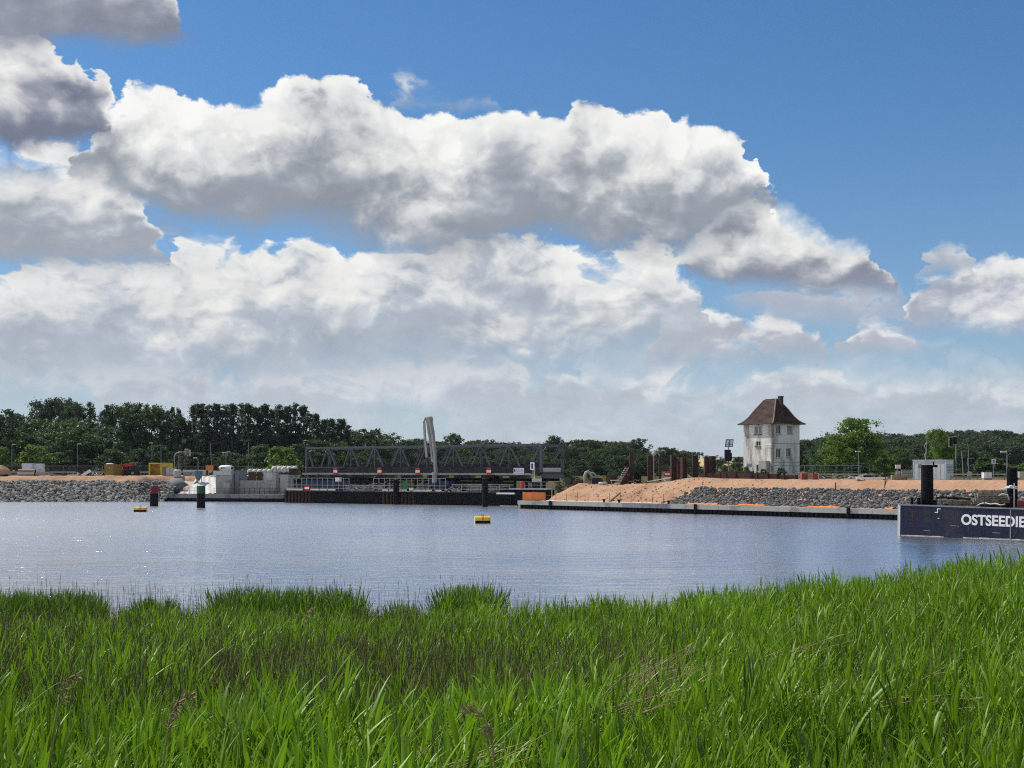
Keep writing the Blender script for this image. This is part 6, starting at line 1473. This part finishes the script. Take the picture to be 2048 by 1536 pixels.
# railing and barriers of the road by the house
t = thing('road_railing', 'thin grey road railing running right from the house', 'railing', (xat(1548, 182), 182, 4.3), 0); L = xat(1720, 176) - xat(1548, 182)
hh = zat(931, 180) - 4.3
MB().bar((0, 0, hh), (L, -6, hh - .02), .09).build('handrail', M['grey'], t); MB().bar((0, 0, hh * .55), (L, -6, hh * .55), .05).build('middle_rail', M['grey'], t)
for k in range(12): MB().bar((L * k / 11, -6 * k / 11, 0), (L * k / 11, -6 * k / 11, hh), .07).build('post', M['grey'], t)
for k in range(11): MB().add([(L * (k + .02) / 11, -6 * (k + .02) / 11 + .02, .1), (L * (k + .98) / 11, -6 * (k + .98) / 11 + .02, .1), (L * (k + .98) / 11, -6 * (k + .98) / 11 + .02, hh * .5), (L * (k + .02) / 11, -6 * (k + .02) / 11 + .02, hh * .5)], []).build('unused', M['grey'], t) if False else None
t = thing('pale_guard_rail', 'pale guard rail low along the road right of the house', 'guard rail', (xat(1562, 172), 172, 4.3), -.35); MB().lo((0, 0, .5), (12.5, .08, .72)).build('beam', M['concpale'], t)
for k in range(8): MB().bar((k * 1.75 + .1, .12, 0), (k * 1.75 + .1, .12, .7), .1).build('post', M['grey'], t)
crest_scrap('jumble of grey boards and poles before the big green tree', 1680, 10, 26, [M['wood'], M['concpale'], M['paleboard'], M['concrete']], 34, 2.2)
crest_scrap('low dark boards lying left of the white slab', 1660, 9.2, 10, [M['wood'], M['rust']], 35, 1.8, -.05)
p = crest_pt(1743, 9.0); s = p.y / F; t = thing('white_slab', 'long white slab lying on the sand crest', 'slab', p, QROT + .62); MB().lo((-30 * s, -.4, .12), (30 * s, .4, .34)).build('slab', M['white'], t)
for x in (-1.5, 1.5): MB().lo((x - .1, -.35, -.15), (x + .1, .35, .115)).build('bearer', M['wood'], t)
crest_scrap('pale poles leaning together left of the white slab', 1722, 10.5, 10, [M['concpale'], M['paleboard']], 36, 1.2, .1)
for i, (a, b, sa, sb, r0, lab) in enumerate(((1771, 1768, 8.4, 5.2, .06, 'thin rusty rod stuck across the sand slope'), (1671, 1671, 5.6, 5.6, .06, 'short dark stake on top of the stones'))):
    p, q = crest_pt(a, sa), crest_pt(b, sb); t = thing('iron_rod', lab, 'rod', q, 0); MB().tube((0, 0, -.1), (p - q) + Vector((0, 0, .4 if i == 0 else .9)), r0).build('rod', M['rust'], t); MB().ball((p - q) + Vector((0, 0, .42 if i == 0 else .92)), .07).build('knob', M['rust'], t)
# stakes with wire along the quay edge
for i in range(13):
    px = 1090 + i * 21.5; p = crest_pt(px, 1.25); h = .95 + .3 * ((i * 5) % 4) / 3
    t = thing('survey_stake', f'thin stake on the quay beam below the sand, {ORD[i]} from the left', 'stake', (p.x, p.y, 1.13), 0, 'stakes along the quay'); MB().bar((0, 0, 0), (.03, 0, h), .045).build('rod', M['rust'], t); MB().box((.03, 0, h), (.08, .06, .1)).build('cap', M['orange'], t)
t = thing('quay_wire', 'thin orange wire strung along the stakes on the quay', 'wire', (QA[0], QA[1], 0), QROT); MB().bar((on_quay(1090, 1.25), 1.25, 1.9), (on_quay(1350, 1.25), 1.25, 1.95), .022).bar((on_quay(1090, 1.25), 1.25, 1.5), (on_quay(1350, 1.25), 1.25, 1.5), .018).build('strand', M['orange'], t)
for i, px in enumerate((1208, 1238, 1337)):
    p = quay(on_quay(px, .5), .5); t = thing('quay_bollard', f'small black bollard on the quay beam, {ORD[i]} from the left', 'bollard', (p[0], p[1], 1.15), 0, 'quay bollards')
    MB().tube((0, 0, 0), (0, 0, .3), .14, .12, 10).build('stem', M['black'], t); MB().ball((0, 0, .34), (.24, .2, .12), 10, 6).build('head', M['black'], t, True)
# notice boxes, slatted barrier, cabin and traffic signals at the right
def spot(px, d, z=None): return Vector((xat(px, d), d, 4.3 if z is None else z))
p = crest_pt(1795, 10); D = p.y; s = D / F; t = thing('notice_post', 'post with two small pale notice boxes right of the trees', 'sign', p, 0)
MB().bar((0, 0, 0), (0, 0, 30 * s), .12).build('post', M['wood'], t); MB().lo((-.25, -.15, 23 * s), (.35, .05, 30.5 * s)).build('notice_box', M['paleboard'], t); MB().lo((-.2, -.17, 11 * s), (.3, .05, 18 * s)).build('notice_box', M['concrete'], t); MB().lo((-.7, -.2, -.1), (1.1, .4, .55)).build('base_heap', M['wood'], t)
p = spot(1814, 166); t = thing('slatted_barrier', 'grey white slatted barrier left of the site cabin', 'barrier', p, 0)
for k in range(5): MB().lo((-.75, 0, .1 + k * .22), (.7, .06, .24 + k * .22)).build('slat', M['concpale'], t)
for x in (-.7, .65): MB().bar((x, .1, 0), (x, .1, 1.25), .08).build('post', M['grey'], t)
CD = 161.0; p = spot(1826, CD); t = thing('site_cabin', 'long white site cabin behind the barge pile', 'cabin', p, -.7); W_, D_, H_ = 4.3, 2.5, 2.4
z = zat(954, CD) - 4.3
MB().lo((0, 0, 0), (W_, D_, H_)).build('shell', M['white'], t); MB().lo((-.06, -.06, H_), (W_ + .06, D_ + .06, H_ + .12)).build('roof', M['bluewhite'], t)
MB().lo((-.02, -.03, 0), (.1, -.003, H_)).lo((W_ - .1, -.03, 0), (W_ + .02, -.003, H_)).build('corner_trim', M['bluewhite'], t); MB().lo((W_ + .004, .3, .9), (W_ + .03, D_ - .3, 1.9)).build('louvre_panel', M['grey'], t)
for k in range(5): MB().lo((W_ + .031, .3, .95 + k * .2), (W_ + .06, D_ - .3, 1.02 + k * .2)).build('louvre', M['white'], t)
for k in range(7): MB().lo((.6 + k * .58, -.02, .15), (.64 + k * .58, -.002, H_ - .1)).build('panel_seam', M['bluewhite'], t)
def sign_disc(label, px, top, bot, d, m):
    s = d / F; g = 4.2; t = thing('round_sign', label, 'sign', (xat(px, d), d, g), 0); zc = zat((top + bot) / 2, d) - g; r = (bot - top) / 2 * s
    MB().tube((0, 0, 0), (0, 0, zc), .05).build('post', M['grey'], t); MB().tube((0, -.06, zc), (0, -.1, zc), r, n=18).build('disc', m, t)
sign_disc('round grey road sign seen from behind before the white cabin', 1839.5, 927.5, 936.5, 152, M['grey'])
t = thing('twisted_flagstaff', 'thin pale twisted flagstaff behind the barge pile', 'flagstaff', spot(1851, 158), 0); D = 158; zz = lambda py: zat(py, D) - 4.3
MB().path([(-.15, 0, 0), (0, 0, zz(925)), (.1, 0, zz(900)), (.2, 0, zz(881))], [.06, .055, .045, .03], 6).build('staff', M['concpale'], t); MB().path([(.12 * math.sin(k), .06, zz(925) + (zz(884) - zz(925)) * k / 14 + 0) for k in range(15)], .035, 5).build('wrapped_cloth', M['paleboard'], t)
def signal(label, px, base, d, heads, pole_px, pole_top):
    g = 4.25; s = d / F; t = thing('traffic_light', label, 'traffic light', (xat(pole_px, d), d, g), 0); zp = zat(pole_top, d) - g
    MB().tube((0, 0, 0), (0, 0, zp), .06).build('pole', M['grey'], t)
    for (hx, top, bot, w) in heads:
        x = (hx - pole_px) * s; za, zb = zat(bot, d) - g, zat(top, d) - g
        hd = MB().lo((x - w * s / 2, -.15, za), (x + w * s / 2, .1, zb)).build('signal_head', M['black'], t); MB().lo((x - w * s / 2 - .09, .11, za - .09), (x + w * s / 2 + .09, .14, zb + .09)).build('backboard', M['concpale'], hd)
        for k in range(3): MB().tube((x, -.15, za + (zb - za) * (k + .5) / 3), (x, -.24, za + (zb - za) * (k + .5) / 3), w * s * .33, n=10).build('lens_hood', M['tyre'], hd)
        MB().bar((0, 0, (za + zb) / 2), (x, 0, (za + zb) / 2), .06).build('arm', M['grey'], t)
signal('tall black traffic light above the right end of the cabin', 1905, 940, 160, [(1902, 875, 893, 5), (1910, 874, 888, 6)], 1912, 872)
signal('low pair of black traffic lights right of the cabin', 1942, 940, 168, [(1939, 917, 930, 4), (1945.5, 917, 928, 4)], 1937, 897)
t = thing('thin_mast', 'thin leaning grey mast right of the cabin', 'mast', spot(1924, 165), 0); MB().tube((.2, 0, 0), (-.05, 0, zat(903, 165) - 4.3), .06, .04).build('pole', M['concpale'], t); MB().box((-.05, 0, zat(903, 165) - 4.3), (.12, .12, .2)).build('tip', M['grey'], t)
t = thing('square_sign', 'small white square sign before the dark trees at right', 'sign', spot(1987, 172), 0); MB().tube((0, 0, 0), (0, 0, zat(919, 172) - 4.3), .05).build('post', M['grey'], t); MB().lo((-.28, -.1, zat(928, 172) - 4.3), (.28, -.06, zat(918, 172) - 4.3)).build('plate', M['white'], t); MB().lo((-.12, -.105, zat(926, 172) - 4.3), (.12, -.101, zat(920, 172) - 4.3)).build('marking', M['grey'], t)
lamp('grey street lamp with flat pale head at the right edge', 2014, 904, 165, -.45, group=None)
lamp('thin lamp post in front of the big green tree', 1717, 903, 200, -.1, group=None)
t = thing('leaning_board', 'pale board leaning on the rail right of the cabin', 'board', spot(1938, 150), 0); MB().bar((0, 0, .1), (.25, .3, 1.0), .5, .06, up=(0, 1, 0)).build('board', M['concpale'], t); MB().bar((.2, .5, 0), (.25, .32, .9), .06).build('prop', M['wood'], t)
t = thing('white_cabinet', 'squat white roadside cabinet near the right edge', 'cabinet', spot(1976, 147), .05); s = 147 / F; MB().lo((-8 * s, 0, .25), (8 * s, .7, 15 * s)).build('housing', M['white'], t); MB().lo((-8.4 * s, -.05, 15 * s), (8.4 * s, .75, 15.8 * s)).build('lid', M['bluewhite'], t); MB().lo((-8 * s, -.02, -.2), (8 * s, .6, .24)).build('plinth', M['concrete'], t); MB().lo((-.03, -.012, .4), (.03, -.003, .8)).build('door_gap', M['grey'], t)
t = thing('roadside_barrier', 'weathered grey plank barrier along the road at right', 'barrier', spot(1900, 150), -.3)
for z in (.3, .62): MB().lo((0, 0, z), (11, .08, z + .14)).build('plank', M['concpale'] if z > .5 else M['wood'], t)
for k in range(8): MB().bar((k * 1.5 + .1, .12, -.2), (k * 1.5 + .1, .12, .85), .14).build('post', M['wood'], t)
for i in range(3): small('concrete_block', f'pale ribbed concrete block stacked at the right edge, {ORD[i]} from below', 'block', 2046, 955 - (i + 1) * 4.0, 955.0 - i * 4.0, 24, 140, 1.0, M['concpale'], .1, 'blocks at the right edge')

# ---------------------------------------------------------------- moored barge
BA = Vector((32.6, 105.0, 0.0)); BT = 0.0125
ba = thing('work_barge', 'navy blue work barge with large white lettering at right', 'barge', BA, 0); ba.rotation_euler = (0, BT, QROT)
HH, BLg, BWd = 2.58, 44.0, 9.0
hl = MB(); plan = [(0, 0), (BLg, 0), (BLg, BWd), (0, BWd), (-.42, BWd - .5), (-.42, .36)]
n = len(plan); hl.v = [(x, y, -.9) for x, y in plan] + [(x, y, HH) for x, y in plan]; hl.f = [tuple(range(n, 2 * n)), tuple(range(n - 1, -1, -1))] + [(i, (i + 1) % n, (i + 1) % n + n, i + n) for i in range(n - 1)]
hl.build('hull', M['navy'], ba)
ce = MB(); ce.add([(-.005, -.006, -.9), (-.425, .354, -.9), (-.425, .354, HH + .02), (-.005, -.006, HH + .02)], [(0, 1, 2, 3)]); ce.add([(-.43, .36, -.9), (-.43, BWd - .5, -.9), (-.43, BWd - .5, HH + .02), (-.43, .36, HH + .02)], [(0, 1, 2, 3)]); ce.build('bow_plate', M['litend_scrape'], ba)  # bow plate: the sun on the hull's end is painted as lighter grey
MB().lo((-.1, -.05, HH - .05), (BLg, .12, HH + .06)).build('gunwale', M['concdark'], ba)
for xx in (9.3, 18.0, 27.0): MB().lo((xx, -.03, -.9), (xx + .09, -.002, HH - .06)).build('weld_seam', M['concdark'], ba)
r = random.Random(9); wl = MB(); x = .05
while x < BLg - .5:
    L = r.uniform(.2, .9)
    if r.random() < .7: wl.lo((x, -.008, .01 + BT * x), (x + L, -.003, .05 + BT * x + r.uniform(0, .05)))
    x += L
wl.build('waterline_scum', M['concpale'], ba)
def text(body, x, z, h, width):
    cu = bpy.data.curves.new('lettering', 'FONT'); cu.body = body; cu.extrude = .004; cu.offset = .03; cu.size = 1.0
    o = bpy.data.objects.new('lettering', cu); COL.objects.link(o); bpy.context.view_layer.update()
    bb = [Vector(b) for b in o.bound_box]; w0 = max(b.x for b in bb) - min(b.x for b in bb); h0 = .70
    me = bpy.data.meshes.new_from_object(o.evaluated_get(bpy.context.evaluated_depsgraph_get())); bpy.data.objects.remove(o)
    me.materials.clear(); me.materials.append(M['letter'])
    o = bpy.data.objects.new('lettering', me); COL.objects.link(o); o.parent = ba
    o.location = (x, -.012, z); o.rotation_euler = (PI / 2, 0, 0); o.scale = (width / w0, h / h0, 1); return o
text('OSTSEEDIE', 5.3, 1.18, .80, 5.2)
mk = MB(); mk.lo((3.05, -.010, 2.02), (3.32, -.004, 2.09)).lo((3.25, -.010, 2.09), (3.32, -.004, 2.32)).lo((3.25, -.010, 2.32), (3.58, -.004, 2.39)); mk.build('draught_mark', M['letter'], ba); MB().lo((3.3, -.010, 1.55), (3.45, -.004, 1.6)).build('draught_mark', M['letter'], ba)
sc_ = MB()
for a in ((5.1, .9, 5.35, 1.12), (5.9, .62, 5.93, 1.0), (9.6, .35, 9.9, .95)): sc_.bar((a[0], -.008, a[1]), (a[2], -.008, a[3]), .006, .04, up=(0, 1, 0))
sc_.build('paint_scrape', M['litend_scrape'], ba)
r = random.Random(12)
for k in range(26):
    x = r.uniform(.3, 20); L = r.uniform(.25, 1.3); z = HH - r.uniform(.08, .5)
    MB().lo((x, -.006, z - L), (x + r.uniform(.015, .05), -.003, z)).build('rust_streak', M['rust'], ba)
for x, z in ((4.4, 1.0), (7.9, .6), (11.5, 1.2), (2.1, .5)): MB().lo((x, -.007, z), (x + r.uniform(.3, .8), -.004, z + .03)).build('scrape', M['litend_scrape'], ba)
for x in (2.2, 7.4, 12.6): MB().path([(x, -.14, HH - .1), (x + .02, -.16, HH - .7), (x, -.14, HH - 1.1)], [.03, .1, .03], 8).build('rope_fender', M['tyre'], ba) if x > 12 else None
for x in (.8, 1.4): MB().tube((x, .45, HH), (x, .45, HH + .55), .12, n=10).tube((x, .45, HH + .55), (x, .45, HH + .62), .16, n=10).build('bollard', M['black'], ba)
for k in range(5): MB().tube((3.0 + k * 1.35, .35, HH), (3.0 + k * 1.35, .35, HH + .95), .03).build('rail_stanchion', M['rust'], ba)
MB().path([(3.0 + k * .3, .35, HH + .8 + .08 * math.cos(k * 1.4)) for k in range(19)], .015, 4).build('rail_rope', M['black'], ba)
def on_barge(px, s):
    o = BA + Vector((QN[0], QN[1], 0)) * s; u = (px - 1024) / F; t_ = (u * o.y - o.x) / (QT[0] - QT[1] * u)
    p = o + Vector((QT[0], QT[1], 0)) * t_; return Vector((p.x, p.y, HH - t_ * math.sin(BT)))
for i, (px, s_, w, top, lab) in enumerate(((1854, 1.6, 23, 931, 'tall dark steel spud pile standing on the barge, left one'), (2024, 5.5, 20, 937, 'tall dark steel spud pile standing on the barge, right one'))):
    p = on_barge(px, s_); rr = w * p.y / F / 2; t = thing('spud_pile', lab, 'pile', p, 0); zt = zat(top, p.y) - p.z
    MB().tube((0, 0, -3.4), (0, 0, zt), rr, n=24).build('shaft', M['black'], t); MB().tube((0, 0, zt), (0, 0, zt + .05), rr * .96, rr * .8, n=24).build('cap', M['black'], t)
    cl_ = MB(); cl_.box((0, 0, .22), (rr * 2.7, rr * 2.7, .4)); cl_.build('collar', M['black'], t)
    if i == 0: MB().box((.55, 0, zt + .1), (.1, .1, .45)).box((.75, 0, zt - .05), (.25, .1, .2)).build('sheave', M['black'], t)
    MB().bar((rr * .97, -rr * .2, .5), (rr * .97, -rr * .2, zt - .3), .05).build('guide_rail', M['black'], t)
p = on_barge(1983, 3.2); D = p.y; s = D / F; t = thing('timber_stack', 'stepped stack of weathered timbers on the barge deck', 'timber', p, QROT + .55)
r = random.Random(4); nl = 8; Hs = 34 * s / nl
for k in range(nl):
    x0 = -46 * s + (46 - 22) * s * (k / (nl - 1)) ** 1.1; x1 = 42 * s - 12 * s * (k / (nl - 1))
    for j in range(4):
        MB().lo((x0 + r.uniform(-.12, .25), j * .42 - .5, k * Hs), (x1 + r.uniform(-.5, .12), j * .42 - .2, k * Hs + Hs * .66)).build('timber', M['wood'], t)
    for x in (x0 + .4, (x0 + x1) / 2, x1 - .5): MB().lo((x - .05, -.45, k * Hs + Hs * .665), (x + .05, 1.1, (k + 1) * Hs - .002)).build('spacer', M['wood'], t)
p = on_barge(1920, 2.4); s = p.y / F; t = thing('timber_stack', 'low flat stack of planks left of the stepped timbers', 'timber', p, QROT + .55)
for k in range(3):
    for j in range(3): MB().lo((-30 * s + r.uniform(-.2, .3), j * .5 - .6, k * .17), (34 * s - .35 * k + r.uniform(-.3, .1), j * .5 - .16, k * .17 + .13)).build('plank', M['wood'], t)
for i, (px, lab) in enumerate(((1892, 'black pipe lying on the low planks of the barge, left one'), (1915, 'black pipe lying on the low planks of the barge, right one'))):
    p = on_barge(px, 2.2); t = thing('black_pipe', lab, 'pipe', p + Vector((0, 0, .52)), QROT + .5); MB().path([(-.7, 0, .1), (-.2, .05, .16), (.4, -.05, .08), (1.0, 0, .02)], .09, 8).build('pipe', M['tyre'], t, True); MB().tube((-.75, 0, .1), (-.68, 0, .1), .12, n=10).build('flange', M['black'], t)
p = on_barge(2020, 3.4); s = p.y / F; t = thing('white_netting', 'bundle of white netting on top of the timber stack', 'netting', p + Vector((-.1, 0, 34 * s + .02)), 0)
for k in range(10): MB().path([(r.uniform(-.7, -.3), r.uniform(-.3, .3), r.uniform(.02, .1)), (r.uniform(-.2, .2), r.uniform(-.3, .3), r.uniform(.15, .38)), (r.uniform(.3, .7), r.uniform(-.3, .3), r.uniform(.05, .2))], .035, 5).build('strand', M['white'], t)
p = on_barge(1983, .9); t = thing('rope_bundle', 'pale rope and rags lying along the barge edge', 'rope', p, QROT)
MB().path([(-1.2, 0, .1), (-.9, .1, .3), (-.5, 0, .34), (-.1, .1, .25), (.3, 0, .32), (.7, .1, .2), (1.1, 0, .28)], .06, 6).build('rope', M['paleboard'], t, True); MB().lo((-1.0, .15, 0), (1.2, .55, .22)).build('dark_crate', M['black'], t)
p = on_barge(2012, 1.6); t = thing('mooring_winch', 'brown mooring winch beside the timber stack on the barge', 'winch', p, QROT)
MB().tube((-.3, 0, .4), (.4, 0, .4), .26, n=16).build('drum', M['rust'], t); MB().path([(-.5, -.2, .95), (-.2, -.25, 1.1), (.2, -.2, 1.05), (.35, -.25, .6)], .06, 6).build('hose', M['concpale'], t, True)
for x in (-.5, .6): MB().lo((x * .75 - .05, -.25, 0), (x * .75 + .05, .25, .62)).build('side_frame', M['black'], t)
p = on_barge(2043, 1.6); t = thing('red_fuel_tank', 'dark red tank at the right edge of the barge deck', 'tank', p, QROT); MB().lo((-.2, -.4, .1), (1.4, .5, .6)).build('tank', M['darkred'], t); MB().tube((-.45, -.3, 0), (-.45, -.3, 2.0), .05).build('vent_pole', M['concpale'], t)

# ---------------------------------------------------------------- the air: thin summer haze round the camera and everything in view
hz_ = MB().lo((-1500, -60, -4), (1500, 1500, 60)); hm = bpy.data.materials.new('summer_haze'); hm.use_nodes = True
Tn = NT(hm.node_tree); Tn.n.clear(); pv = Tn.new('ShaderNodeVolumePrincipled'); pv.inputs['Color'].default_value = (0.72, 0.82, 1.0, 1); pv.inputs['Density'].default_value = 0.00005; pv.inputs['Anisotropy'].default_value = 0.2
Tn.l.new(pv.outputs[0], Tn.new('ShaderNodeOutputMaterial').inputs['Volume'])
tag(hz_.build('haze', hm), 'thin pale summer haze over the whole scene', None, None, 'stuff')
